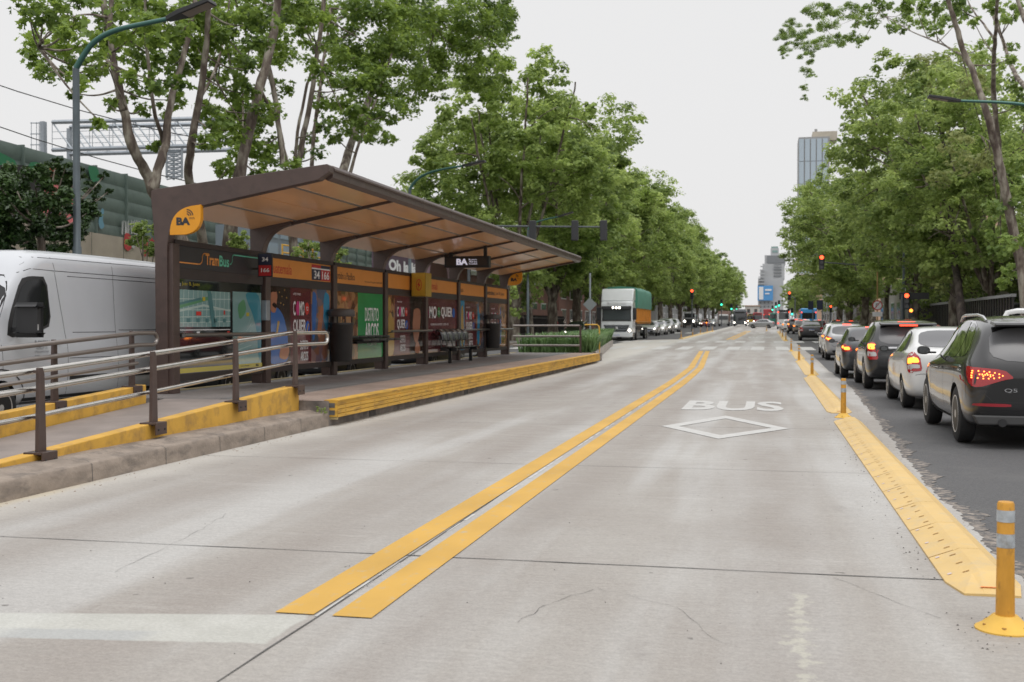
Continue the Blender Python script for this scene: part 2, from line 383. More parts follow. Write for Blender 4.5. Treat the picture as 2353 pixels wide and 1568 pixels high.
# pavements with kerbs on both sides of the avenue
for nm, xa, xb in (('pavement', 8.9, 40), ('pavement', -60, -16.0)):
    sheet(nm, xa, xb, [-12]+YS[1:], .14, M_side)
for nm, xa, xb in (('kerb', 8.75, 8.9), ('kerb', -16.0, -15.85)):
    mb = MB()
    for a, b in zip(([-12]+YS[1:])[:-1], YS[1:]):
        mb.add([(xa, a, gz(a)-.05), (xb, a, gz(a)-.05), (xb, a, gz(a)+.15), (xa, a, gz(a)+.15), (xa, b, gz(b)-.05), (xb, b, gz(b)-.05), (xb, b, gz(b)+.15), (xa, b, gz(b)+.15)],
               [(0, 3, 7, 4), (1, 5, 6, 2), (2, 6, 7, 3)])
    tag(mb.build(nm, M_kerb), kind='structure')
# ---- joints, cracks, patches in the concrete
def strip(mb, pts, wd, z=.004, m=0):
    pts = [Vector((p[0], p[1], 0)) for p in pts]
    L_, R_ = [], []
    for i, p in enumerate(pts):
        d = (pts[min(i+1, len(pts)-1)]-pts[max(i-1, 0)]).normalized(); n = Vector((-d.y, d.x, 0))
        w_ = wd[i] if hasattr(wd, '__len__') else wd
        L_.append(p+n*w_/2); R_.append(p-n*w_/2)
    vs = [(q.x, q.y, gz(q.y)+z) for q in L_+R_]; n = len(pts)
    mb.add(vs, [(i, n+i, n+i+1, i+1) for i in range(n-1)], m)
mb = MB(); r_ = random.Random(5)
for yj, w_ in ((7.2, .012), (12.2, .007), (17.2, .008), (22.2, .008), (27.2, .008), (32.2, .01), (37.2, .01), (42.2, .012), (52, .014)):
    xs = [-6.45+i*.4 for i in range(20)]
    strip(mb, [(x, yj+.03*(x+6)/7+r_.uniform(-.006, .006), 0) for x in xs], [w_*r_.uniform(.5, 1.5) for _ in xs])
ys = [-3+i*.5 for i in range(75)]
strip(mb, [(-2.31-.008*max(0, y-6)+r_.uniform(-.004, .004), y, 0) for y in ys if y < 22], [.009*r_.uniform(.6, 1.4) for y in ys if y < 22])
tag(mb.build('expansion_joint', M_joint), kind='structure')
mb = MB()
def crack(pts, wd=.006, n=7):
    q = []
    for a, b in zip(pts[:-1], pts[1:]):
        a, b = G(*a), G(*b)
        for i in range(n): q.append(a.lerp(b, i/n)+Vector((r_.uniform(-.02, .02), r_.uniform(-.03, .03), 0)))
    strip(mb, q, [wd*r_.uniform(.3, 1.2) for _ in q])
crack([(1195, 1432), (1262, 1388), (1375, 1352)], .0035); crack([(1375, 1352), (1560, 1395), (1680, 1500)], .002)
crack([(525, 1180), (470, 1215), (395, 1250), (240, 1330)], .003); crack([(1920, 1330), (2200, 1440)], .003)
tag(mb.build('crack', M_joint), kind='structure')
# ---- painted markings
def ribbon(mb, cx, ys, off0, off1, z=.006, m=0):
    mb2 = []; n = len(ys)
    vs = [(cx(y)+off0, y, gz(y)+z) for y in ys]+[(cx(y)+off1, y, gz(y)+z) for y in ys]
    mb.add(vs, [(i, n+i, n+i+1, i+1) for i in range(n-1)], m)
def cxl(y):
    return -2.29 if y < 30 else (-2.29-.1*(y-30)/10 if y < 40 else -2.39-.75*min(1, (y-40)/20))
mb = MB(); ya = [5.62+i*.8 for i in range(30)]+[30, 33, 36, 40, 42, 45, 48, 52, 56, 60]
ribbon(mb, cxl, ya, -.275, -.055); ribbon(mb, cxl, ya, .05, .27)
tag(mb.build('double_yellow_line', M_laney), kind='structure')
mb = MB()
for k in range(40):
    y0 = 5.6+k*.5
    if r_.random() < .7: ribbon(mb, cxl, [y0, y0+.25, y0+r_.uniform(.3, .5)], -.045+r_.uniform(-.004, .01), -.012-r_.uniform(0, .01), .002)
tag(mb.build('joint_seal', M_lane), kind='structure')
mb = MB(); a, b = G(1677, 781), G(1720, 761)
cf = lambda y: a.x+(b.x-a.x)*(y-a.y)/(b.y-a.y)
ribbon(mb, cf, [a.y, (a.y+b.y)/2, b.y], -.34, -.08); ribbon(mb, cf, [a.y, (a.y+b.y)/2, b.y], .08, .34)
tag(mb.build('double_yellow_line', M_laney), kind='structure')
mb = MB(); mb.text('BUS', (-1.5, 20.6, .006), UX, UY, 0, 0, 1.82, 2.5, bold=.03)
d = [(-1.54, 17.2), (-.62, 15.45), (.34, 17.2), (-.66, 19.4)]; c = (-.6, 17.3)
di = [(c[0]+(x-c[0])*.72, c[1]+(y-c[1])*.72) for x, y in d]
for i in range(4):
    j = (i+1) % 4; mb.poly([(*d[i], .006), (*d[j], .006), (*di[j], .006), (*di[i], .006)])
tag(mb.build('bus_lane_lettering', M_lane), kind='structure')
mb = MB(); mb.text('BUS', (-3.75, 48.3, gz(46)+.008), -UX, Vector((0, -1, -SL)), 0, 0, 2.0, 3.6, bold=.03)
tag(mb.build('bus_lane_lettering', M_lane), kind='structure')
pb = G(1719, 777); mb = MB(); mb.text('BUS', (pb.x, pb.y, gz(pb.y)+.01), UX, Vector((0, 1, SL)), 0, 0, 1.9, 5.0, bold=.03)
tag(mb.build('bus_lane_lettering', M_lane), kind='structure')
mb = MB()
for (v0, v1) in ((803.5, 796.5), (787.2, 783.6)):
    ya_, yb_ = G(1500, v0).y, G(1500, v1).y
    for i in range(-11, 9):
        x = -4.9+1.36*i
        if x < -15.4 or (x > 8.4) or (v0 > 800 and -9.9 < x < -8.2 and False): continue
        mb.add([(x, ya_, gz(ya_)+.006), (x+.72, ya_, gz(ya_)+.006), (x+.72, yb_, gz(yb_)+.006), (x, yb_, gz(yb_)+.006)], [(0, 1, 2, 3)])
tag(mb.build('zebra_crossing', M_lane), kind='structure')
yc = 128.; mb = MB()
for i in range(-6, 6):
    x = -4.9+1.36*i; mb.add([(x, yc, gz(yc)+.008), (x+.72, yc, gz(yc)+.008), (x+.72, yc+6, gz(yc+6)+.008), (x, yc+6, gz(yc+6)+.008)], [(0, 1, 2, 3)])
tag(mb.build('zebra_crossing', M_lane), kind='structure')
mb = MB()
for k in range(5):
    y0 = 6+k*9+3; mb.box(5.55, 5.68, y0, y0+3.2, -.03, -.002)
tag(mb.build('lane_dash', M_lane), kind='structure')

# ================================================================== STATION PLATFORM (structure)
def tiles(name, base, base2, sc, bs=.5):
    m = bpy.data.materials.new(name); m.use_nodes = True; t = m.node_tree; L = t.links.new; b = t.nodes['Principled BSDF']
    tcn = N(t, 'ShaderNodeTexCoord'); br = N(t, 'ShaderNodeTexBrick'); br.inputs['Scale'].default_value = sc
    br.inputs['Color1'].default_value = (*base, 1); br.inputs['Color2'].default_value = (*base2, 1); br.inputs['Mortar'].default_value = (base[0]*.4, base[1]*.4, base[2]*.4, 1)
    br.inputs['Mortar Size'].default_value = .03; br.offset = bs; br.inputs['Brick Width'].default_value = .5; br.inputs['Row Height'].default_value = .5 if bs == 0 else .25
    L(tcn.outputs['Object'], br.inputs['Vector']); n = N(t, 'ShaderNodeTexNoise'); n.inputs['Scale'].default_value = 1.4; n.inputs['Detail'].default_value = 6
    L(tcn.outputs['Object'], n.inputs['Vector']); r = N(t, 'ShaderNodeMapRange'); r.inputs[1].default_value = .3; r.inputs[2].default_value = .7; r.inputs[3].default_value = .8; r.inputs[4].default_value = 1.2
    L(n.outputs[0], r.inputs[0]); mm = N(t, 'ShaderNodeMix', data_type='RGBA', blend_type='MULTIPLY'); mm.inputs[0].default_value = 1; L(br.outputs[0], mm.inputs[6]); L(r.outputs[0], mm.inputs[7])
    L(mm.outputs[2], b.inputs['Base Color']); b.inputs['Roughness'].default_value = .75
    bp = N(t, 'ShaderNodeBump'); bp.inputs['Strength'].default_value = .6; bp.inputs['Distance'].default_value = .01; L(br.outputs[0], bp.inputs['Height']); L(bp.outputs[0], b.inputs['Normal'])
    return m
PH = .38
M_pav = tiles('platform_pavers', (.235, .21, .195), (.2, .185, .178), 5.)
M_tact = tiles('tactile_strip', (.2, .195, .19), (.17, .17, .168), 12., 0)
M_edge = tiles('edge_strip', (.36, .27, .22), (.32, .25, .21), 10.)
M_base = pmat('platform_base_concrete', (.2, .175, .16), .9, var=.35, vscale=3, bump=.7, bscale=20, dirt=(.06, .055, .05), dscale=2.4)
mb = MB(); mb.box(-10.15, -6.5, 16.12, 45.6, -.02, PH-.004, 0); mb.rect((0, 0, PH), UX, UY, -10.15, -6.5, 16.12, 45.6, 1)
tag(mb.build('platform', [M_base, M_pav]), kind='structure')
mb = MB(); mb.box(-6.5, -6.47, 16.12, 44.2, -.02, PH-.004)
for y in (17.9, 24.0, 31.2): mb.box(-6.475, -6.462, y, y+.32, .0, .16, 1)
tag(mb.build('platform_face', [M_base, M_joint]), kind='structure')
mb = MB()
mb.box(-7.6, -6.5, 16.14, 45.5, PH-.01, PH+.004, 1); mb.box(-8.35, -7.75, 16.3, 45.5, PH-.01, PH+.005, 0)
tag(mb.build('tactile_paving', [M_tact, M_edge]), kind='structure')
mb = MB(); mb.box(-6.62, -6.34, 16.16, 16.17, .1, .16); mb.box(-10.16, -10.05, 16.2, 45.6, .06, PH+.012)
tag(mb.build('platform_back_edge', pmat('worn_yellow_edge', (.42, .34, .17), .8, var=.3, vscale=4)), kind='structure')
# ramp down towards the camera
def rampz(y): return max(.06, PH-.06*(16.12-y))
mb = MB(); ysr = [-4, 4, 8, 10, 12, 14, 16.11]
for a_, b_ in zip(ysr[:-1], ysr[1:]):
    mb.add([(-9.2, a_, rampz(a_)), (-7.12, a_, rampz(a_)), (-7.12, b_, rampz(b_)), (-9.2, b_, rampz(b_))], [(0, 1, 2, 3)])
M_ramp = pmat('ramp_concrete', (.24, .205, .185), .85, var=.15, vscale=2, bump=.3, bscale=30)
tag(mb.build('ramp', M_ramp), kind='structure')
# low median kerb with worn, sagging top stones
mb = MB(); n = 90; rows = []
rk = random.Random(11)
prof = lambda y, j: 0
ysk = [-4+i*.2245 for i in range(n+1)]
for y in ysk:
    ph = (y*1.02) % 1.0; dip = .014*math.sin(y*3.1)+.008*math.sin(y*7.3)+rk.uniform(-.004, .004)
    e_ = rk.uniform(-.008, .008)
    z1 = .185+.003*(y-8)
    rows.append([(-6.47+e_*.6, y, -.02), (-6.475+e_*.6, y, z1-.075), (-6.482+e_*.6, y, z1-.02), (-6.497+e_*.6, y, z1-.004), (-6.53, y, z1+dip*.3), (-6.66, y, z1+.006+dip), (-6.74, y, z1+.018-dip*.8), (-6.80, y, z1+.034), (-6.84, y, z1+.022), (-7.0, y, z1+.03+dip*.4), (-7.06, y, z1+.03)])
for r0 in rows: mb.v += r0
q = len(rows[0])
for i in range(n):
    for k in range(q-1): mb.f.append((i*q+k, (i+1)*q+k, (i+1)*q+k+1, i*q+k+1)); mb.m.append(0)
for k in range(8):
    y = 6.0+k*1.3+rk.uniform(-.15, .15); z1 = .185+.003*(y-8); mb.add([(-6.466, y, 0), (-6.466, y+.008, 0), (-6.472, y+.008, z1-.02), (-6.472, y, z1-.02), (-6.53, y+.012, z1+.012), (-6.53, y+.004, z1+.012), (-6.72, y+.03, z1+.034), (-6.72, y+.02, z1+.034)], [(0, 1, 2, 3), (3, 2, 4, 5), (5, 4, 6, 7)], 1)
o = mb.build('median_kerb', [M_kerb, M_joint], smooth=50); tag(o, kind='structure')
# planter bed beyond the platform
def plx(y): return -6.75-(y-45.6)*.105
mb = MB(); ysp = [45.6, 52, 58, 64, 70]
for a_, b_ in zip(ysp[:-1], ysp[1:]):
    xa, xb = plx(a_), plx(b_)
    za, zb = gz(a_)+.36, gz(b_)+.36
    mb.add([(xa, a_, gz(a_)-.02), (xb, b_, gz(b_)-.02), (xb, b_, zb), (xa, a_, za), (xa-.15, a_, za), (xb-.15, b_, zb), (xb-.15, b_, zb-.1), (xa-.15, a_, za-.1)], [(0, 1, 2, 3), (3, 2, 5, 4), (4, 5, 6, 7)])
mb.box(-9.6, plx(70)-.002, 69.9, 70.1, 0, gz(70)+.36)
mb.add([(-10.15, 45.6, .2), (-6.9, 45.6, .2), (plx(70)-.15, 70, .45), (-9.6, 70, .45)], [(0, 1, 2, 3)], 1)
tag(mb.build('planter', [pmat('planter_concrete', (.4, .36, .33), .8, var=.2, vscale=2, bump=.3), M_grnd]), 'long pale concrete planter wall holding green grass beyond the bus platform', 'planter')

# ================================================================== SEPARATORS + FLEXIBLE POSTS
M_sep = pmat('separator_rubber_yellow', (.64, .44, .17), .55, var=.08, vscale=3, bump=.2, bscale=30, dirt=(.52, .40, .22), dscale=6)
M_refl = pmat('reflector_pinkish', (.62, .5, .47), .4)
M_slot = pmat('slot_brown', (.38, .2, .05), .8)
M_org = pmat('orange_reflector', (.75, .22, .04), .4, emit=.15)
def separator(y0, y1, x=1.08, lab='', fine=True):
    t = T('lane_separator', (x, y0, gz(y0)), lab, 'separator', 'yellow lane separators beside the bus lane')
    wd, h = .42, .085
    n = max(1, round((y1-y0)/1.0)); L_ = (y1-y0)/n
    prof = lambda k: [(0, 0), (0, .012), (.15, h*.8), (.19, h), (.31, h), (.42, .012), (.42, 0)]
    for i in range(n):
        a, b = i*L_, (i+1)*L_-.008
        mb = MB(); P = prof(0); qa = []
        first, last = i == 0, i == n-1
        secs = [a, a+.3, b] if first else ([a, b-.3, b] if last else [a, b])
        for s_, yy in enumerate(secs):
            end = (first and s_ == 0) or (last and s_ == len(secs)-1)
            qa.append([(px*(.72 if end else 1)+(.06 if end else 0), yy, (min(pz, .015) if end else pz)+gz(y0+yy)-gz(y0)) for px, pz in P])
        for r0 in qa: mb.v += r0
        k_ = len(P)
        for s_ in range(len(secs)-1):
            for k in range(k_-1): mb.f.append((s_*k_+k, s_*k_+k+1, (s_+1)*k_+k+1, (s_+1)*k_+k)); mb.m.append(0)
        mb.f += [tuple(range(k_))[::-1], tuple(range((len(secs)-1)*k_, len(secs)*k_))]; mb.m += [0, 0]
        if fine and y0 < 30:
            sl = Vector((.15, 0, h*.8-.012)).normalized(); nn = Vector((-sl.z, 0, sl.x))
            for k in range(4):
                yy = a+(k+.5)*L_/4
                if first and yy < a+.3: continue
                o_ = Vector((.0, yy, .012))
                mb.rect(o_, sl, UY, .118, .158, -.008, .008, 2, lift=.0035)
                mb.rect(Vector((.3, yy, h)), Vector((.11, 0, -.073)).normalized(), UY, .01, .05, -.008, .008, 2, lift=.003)
                if k % 2: mb.rect(o_, sl, UY, .035, .06, .04, .075, 1, lift=.003)
            if not first: mb.rect((.0, a, .012), sl, UY, .0, .16, -.004, .004, 2, lift=.002)
            if first: mb.rect((.21, .07, .035), UX, UY, -.05, .05, 0, .022, 3, lift=.003); 
        mb.build('segment', [M_sep, M_refl, M_slot, M_org], t)
    return t
labs = ['yellow rubber lane separator nearest the camera, from the nearest post to the second', 'yellow lane separator between the second and third yellow posts', 'yellow lane separator beyond the third post from the camera', 'short yellow separator just before the zebra crossing']
for (a_, b_), lb in zip(((6.85, 18.85), (20.35, 33.6), (35.2, 46.8), (48.8, 58.0)), labs): separator(a_, b_, 1.05+(.1 if a_ > 30 else 0)+(.05 if a_ > 40 else 0), lb)
M_fp = pmat('flex_post_orange', (.58, .28, .03), .5, var=.15, vscale=6, bump=.1, dirt=(.16, .09, .03), dscale=7, stretch=(3, 3, 1.2), dthr=(.56, .7, .7))
M_band = pmat('grey_reflective_band', (.42, .45, .47), .35, var=.2, vscale=20, dirt=(.2, .18, .15), dscale=12)
def flexpost():
    t = T('flexible_post', (0, 0, 0), '', 'post', 'yellow flexible posts along the separators')
    mb = MB(); mb.lathe([(.145, 0), (.145, .008), (.12, .022), (.085, .05), (.06, .075), (.0, .076)], n=28)
    for k in range(6):
        a = k*math.pi/3+.3; mb.lathe([(.012, .0), (.012, .033), (0, .033)], (.105*math.cos(a), .105*math.sin(a), 0), n=8, m=1)
    mb.build('base', [pmat('flex_base_yellow', (.7, .42, .06), .5, var=.1, vscale=6), M_slot], t, smooth=40)
    mb = MB(); mb.lathe([(.046, .07), (.043, .3), (.041, .64), (.036, .65), (0, .651)], n=24); p = mb.build('shaft', M_fp, t, smooth=40)
    for z0, z1 in ((.42, .49), (.55, .61)):
        mb = MB(); mb.lathe([(.0435, z0), (.0435, z1)], n=24); mb.f = mb.f[:-2]; mb.m = mb.m[:-2]; mb.build('band', M_band, p, smooth=40)
    return t
fp = flexpost()
fl = ['scuffed yellow flexible post nearest the camera at the right edge', 'yellow flexible post between the first and second separators', 'third yellow flexible post from the camera', 'fourth yellow flexible post beside the waiting cars', 'fifth yellow flexible post just before the zebra crossing']
fps = [(2312, 1450), (1938, 960), (1866, 866), (1836, 832), (1818, 808)]
for i, (p_, l_) in enumerate(zip(fps, fl)):
    g = G(*p_); g.y = g.y if i else 6.13
    o = fp if i == 0 else dup(fp, g, i, l_)
    o.location = g; o['label'] = l_
fp['label'] = fl[0]
def z4(x, y): return (1450+x*.25924)/1.088, (600+y*.25924)/1.088
far = [(*z4(975, 955), 'left far separator, nearest of its posts'), (*z4(1087, 930), 'second of the posts on the left far separator'), (*z4(1162, 905), 'third of the posts on the left far separator'), (*z4(1227, 893), 'fourth of the posts on the left far separator'), (*z4(1277, 885), 'last of the posts on the left far separator'),
       (*z4(1985, 975), 'right far separator end post beside the black sedan'), (*z4(1953, 945), 'second post on the right far separator'), (*z4(1930, 912), 'third post on the right far separator'), (*z4(1800, 880), 'post in front of the white car crossing')]
for u_, v_, l_ in far: dup(fp, G(u_, v_), 0, 'yellow flexible post, '+l_ if 'post' in l_ and not l_.startswith('post') else 'yellow flexible '+l_)
a, b = G(*z4(975, 958)), G(*z4(1285, 880))
def slimsep(a, b, lab):
    t = T('lane_separator', a, lab, 'separator', 'yellow lane separators beside the bus lane')
    d = (b-a); mb = MB(); n = d.cross(UZ).normalized()*.2
    mb.add([-n, n, n+d, d-n, -n*.4+UZ*.09, n*.4+UZ*.09, n*.4+d+UZ*.09, d-n*.4+UZ*.09], [(4, 5, 6, 7), (0, 1, 5, 4), (1, 2, 6, 5), (2, 3, 7, 6), (3, 0, 4, 7)])
    mb.build('segment', M_sep, t)
slimsep(a, b, 'yellow separator line on the left beyond the zebra crossing')
a, b = G(*z4(1985, 975)), G(*z4(1915, 885)); slimsep(a, b, 'yellow separator line on the right beyond the zebra crossing')

# grit, twigs and crumbs swept to the edges of the bus lane
rg0 = np.random.default_rng(9); mb = MB()
def chips(n, fx, fy, s0, s1, m):
    for _ in range(n):
        x, y = fx(), fy(); s = rg0.uniform(s0, s1); a = rg0.uniform(0, 3.1); el = rg0.uniform(.3, 1); c, d = math.cos(a), math.sin(a)
        P = [(1, 0), (.2, .7*el), (-.9, .3*el), (-.5, -.6*el)]
        vs = [(x+(p*c-q*d)*s, y+(p*d+q*c)*s, .002+gz(y)) for p, q in P]+[(x, y, .002+s*.6+gz(y))]
        mb.add(vs, [(0, 1, 4), (1, 2, 4), (2, 3, 4), (3, 0, 4)], m)
chips(90, lambda: rg0.normal(1.0, .05)-.02, lambda: rg0.uniform(6.3, 20), .003, .010, 0)
chips(160, lambda: rg0.normal(1.50, .05), lambda: rg0.uniform(5, 22), .004, .014, 1)
chips(160, lambda: -6.40+abs(rg0.normal())*.10, lambda: rg0.uniform(7, 20), .004, .012, 2)
chips(70, lambda: rg0.normal(1.2, .16), lambda: rg0.normal(6.0, .25), .003, .009, 0)
chips(90, lambda: rg0.uniform(-5, 1), lambda: rg0.uniform(4.3, 14), .003, .008, 0)
tag(mb.build('grit', [pmat('grit_dark', (.06, .055, .05), .9), pmat('grit_pale', (.35, .32, .28), .9), pmat('dry_leaf_crumbs', (.22, .13, .07), .9)]), 'crumbs, grit and dry leaf bits swept along the road edges', 'grit', kind='stuff')

# ================================================================== BUS SHELTER
PY0, PIT_ = 17.2, 3.6
posts = [PY0+PIT_*i for i in range(8)]
sh = T('bus_shelter', (-9.8, 29.8, PH), 'long brown steel bus shelter with an orange slanting roof on the platform', 'bus shelter')
SO = (-9.8, 29.8, PH)
def curve(p0, p1, p2, n=8):
    return [((1-t)**2*p0[0]+2*t*(1-t)*p1[0]+t*t*p2[0], (1-t)**2*p0[1]+2*t*(1-t)*p1[1]+t*t*p2[1]) for t in [i/n for i in range(n+1)]]
inner = curve((-9.74, 2.75), (-9.73, 3.42), (-9.12, 3.50), 10)
def ribpoly(drop):
    return [(-9.95, PH), (-9.74, PH), (-9.74, 2.0)]+inner+[(-7.05, 3.945-drop)]+[(-6.86, 4.0), (-6.86, 4.10), (-6.90, 4.125)]+[(-9.95, 3.80), (-10.02, 3.77), (-10.03, 3.66)]+[(-9.985, 3.2), (-9.96, 2.6)]
for i, y in enumerate(posts):
    end = i in (0, 7)
    mb = MB(SO); th = .2
    y0, y1 = (y-.06, y+.14) if i < 7 else (y-.1, y+.1)
    if end: mb.prism(ribpoly(.07), 'Y', y0, y1)
    else:
        mb.prism([(-9.95, PH), (-9.74, PH), (-9.74, 2.0)]+inner+[(-9.12, 3.58), (-9.98, 3.45), (-9.96, 2.6)], 'Y', y0, y1)
        mb.prism([(-9.13, 3.495), (-7.03, 3.90), (-7.03, 3.95), (-9.13, 3.58)], 'Y', y+.02, y+.075)
    mb.box(-9.80, -9.66, y0+.05, y1+.08, PH, 2.9)     # backing channel with a darker inner face
    if i == 0:
        mb.box(-9.88, -9.80, y0-.004, y0+.01, .42, .62)
    mb.build('rib', [M_brown], sh, bevel=.008)
# roof
M_pan = pmat('orange_wood_panel', s2l((236, 182, 132)), .3, var=.14, vscale=1.2, coat=.25, stretch=(1, .35, 1), dirt=s2l((214, 166, 126)), dscale=1.2)
M_al = pmat('aluminium_strip', (.42, .4, .38), .35, .8)
for i in range(7):
    y0, y1 = posts[i]+.08, posts[i+1]+.02
    if i == 0: y0 = posts[0]+.13
    def ux(x): return 3.945+(x+7.05)*.1815
    cuts = [-9.93, -9.02, -8.36, -7.67, -7.05]
    mb = MB(SO)
    for k in range(4):
        a_, b_ = cuts[k]+(.012 if k else 0), cuts[k+1]-.012
        mb.prism([(a_, ux(a_)), (b_, ux(b_)), (b_, ux(b_)+.03), (a_, ux(a_)+.03)], 'Y', y0, y1)
    mb.build('ceiling_panel', M_pan, sh)
    mb = MB(SO)
    for x in (-9.02, -7.67):
        mb.prism([(x-.02, ux(x)-.018), (x+.02, ux(x)-.011), (x+.02, ux(x)+.02), (x-.02, ux(x)+.02)], 'Y', y0, y1)
    mb.build('ceiling_strip', M_al, sh)
mb = MB(SO); mb.prism([(-10.0, 3.72), (-7.0, 4.075), (-7.0, 3.99), (-9.98, 3.46)], 'Y', posts[0]+.142, posts[7]-.1)
mb.build('roof', M_brown_dk, sh)
mb = MB(SO); mb.prism([(-7.05, 3.93), (-6.97, 3.88), (-6.88, 3.93), (-6.88, 4.03), (-6.845, 4.04), (-6.845, 4.07), (-6.875, 4.12), (-6.97, 4.125), (-7.05, 4.08)], 'Y', posts[0]+.142, posts[7]+.16)
for k in range(12): y = 18+k*2.1; mb.box(-6.846, -6.842, y, y+.006, 3.9, 4.1)
mb.build('gutter', [M_brown], sh, bevel=.006)
# back wall bays
M_orng = pmat('orange_sign_band', s2l((214, 140, 58)), .5, var=.04)
M_dksign = pmat('charcoal_sign', s2l((46, 46, 48)), .45, var=.08)
M_tx_dk = pmat('dark_lettering', (.03, .03, .035), .6)
M_tx_rd = pmat('red_lettering', s2l((190, 55, 45)), .6)
M_tx_wh = pmat('white_lettering', (.75, .75, .75), .5)
M_tx_or = pmat('orange_lettering', s2l((226, 150, 70)), .5)
M_tx_gn = pmat('teal_lettering', s2l((100, 190, 160)), .5)
M_navy = pmat('navy_sign', s2l((32, 38, 62)), .5); M_red = pmat('red_sign', s2l((178, 42, 44)), .5)
def gloss(n, c, **k): return pmat(n, s2l(c), .12, coat=.5, var=.06, vscale=4, **k)
M_mar = gloss('poster_maroon', (104, 52, 56)); M_grn = gloss('poster_green', (60, 150, 88)); M_pdk = gloss('poster_dark', (62, 52, 48))
M_pbl = gloss('poster_blue', (70, 112, 176)); M_skin = gloss('poster_skin', (176, 122, 96)); M_hair = gloss('poster_hair', (52, 36, 30))
M_pyl = gloss('poster_ochre', (186, 152, 84)); M_ppk = gloss('poster_pink', (206, 70, 130)); M_prd = gloss('poster_red', (206, 66, 58)); M_pcy = gloss('poster_cyan', (66, 150, 190))
M_plb = gloss('poster_bright_blue', (52, 108, 200))
def collage(name, cols, scale):
    m = bpy.data.materials.new(name); m.use_nodes = True; t = m.node_tree; L = t.links.new; b = t.nodes['Principled BSDF']
    b.inputs['Roughness'].default_value = .15; b.inputs['Coat Weight'].default_value = .4
    tcn = N(t, 'ShaderNodeTexCoord'); n = N(t, 'ShaderNodeTexNoise'); n.inputs['Scale'].default_value = scale*.7; n.inputs['Detail'].default_value = 5
    mp = N(t, 'ShaderNodeMix', data_type='RGBA', blend_type='ADD'); mp.inputs[0].default_value = .35
    L(tcn.outputs['Object'], n.inputs['Vector']); L(tcn.outputs['Object'], mp.inputs[6]); L(n.outputs[1], mp.inputs[7])
    v = N(t, 'ShaderNodeTexVoronoi'); v.inputs['Scale'].default_value = scale; L(mp.outputs[2], v.inputs['Vector'])
    s = N(t, 'ShaderNodeSeparateColor'); L(v.outputs['Color'], s.inputs[0]); r = N(t, 'ShaderNodeValToRGB'); r.color_ramp.interpolation = 'B_SPLINE'
    e = r.color_ramp.elements; e[0].color = (*s2l(cols[0]), 1); e[1].position = .98; e[1].color = (*s2l(cols[-1]), 1)
    for i, c in enumerate(cols[1:-1]): q = e.new((i+1)/(len(cols)-1)); q.color = (*s2l(c), 1)
    L(s.outputs[0], r.inputs[0]); L(r.outputs[0], b.inputs['Base Color']); MATS[name] = m; return m
M_food = collage('poster_food', [(60, 40, 32), (150, 96, 60), (196, 160, 112), (122, 60, 44), (84, 96, 60), (180, 120, 92)], 5.)
M_food2 = collage('poster_crowd', [(54, 44, 40), (168, 112, 84), (60, 120, 150), (120, 62, 50), (180, 140, 100), (40, 70, 90)], 3.5)
PM = [M_mar, M_grn, M_pdk, M_pbl, M_skin, M_hair, M_pyl, M_ppk, M_prd, M_pcy, M_tx_wh, M_food, M_food2, M_plb]
mar, grn, pdk, pbl, skn, hai, pyl, ppk, prd, pcy, wht, foo, fo2, plb = range(14)
XB = -9.72
def bay_y(i): return posts[i]+.15, posts[i+1]-.06
def como(mb, o, x, y, w, sc=1.):
    """the two-line slogan lettering"""
    mb.text('AFTER OFFICE', o, UY, UZ, x, y+.98*sc, w*.45, .05*sc, wht, .009)
    mb.text('C', o, UY, UZ, x, y+.5*sc, w*.14, .34*sc, wht, .009, .02)
    mb.disc(o, UY, UZ, x+w*.27, y+.67*sc, w*.10, ppk, .009, ry=.17*sc); 
    mb.text('MO', o, UY, UZ, x+w*.36, y+.5*sc, w*.3, .34*sc, wht, .011, .02)
    mb.disc(o, UY, UZ, x+w*.83, y+.67*sc, w*.13, prd, .009, ry=.15*sc); mb.text('YO', o, UY, UZ, x+w*.77, y+.62*sc, w*.13, .1*sc, wht, .012)
    mb.text('QUIER', o, UY, UZ, x, y+.05*sc, w*.76, .36*sc, wht, .009, .02)
    mb.disc(o, UY, UZ, x+w*.87, y+.22*sc, w*.12, plb, .009, ry=.16*sc)
    mb.plane(o, UY, UZ, [(x+w*.80, y+.14*sc), (x+w*.85, y+.12*sc), (x+w*.94, y+.3*sc), (x+w*.89, y+.32*sc)], pyl, .012)
def arcos(mb, o, x, y, w, s=1.):
    mb.text('DISTRITO', o, UY, UZ, x, y+.24*s, w, .2*s, wht, .009, .01); mb.text('ARCOS', o, UY, UZ, x, y, w, .2*s, wht, .009, .02)
lab_b = ['charcoal sign band with orange and teal lettering', 'orange sign band with a red and navy route number box', 'orange sign band with black lettering', 'plain orange sign band half hidden by the yellow box', None, None, None]
lab_p = ['route map behind glass above a yellow strip', 'poster of a man in a blue T-shirt beside maroon lettering', 'green poster with white lettering beside a food photo', 'maroon poster between a yellow figure and a face', 'wide maroon poster behind the seats', 'maroon poster between blue pictures', 'maroon and brown poster in the last bay']
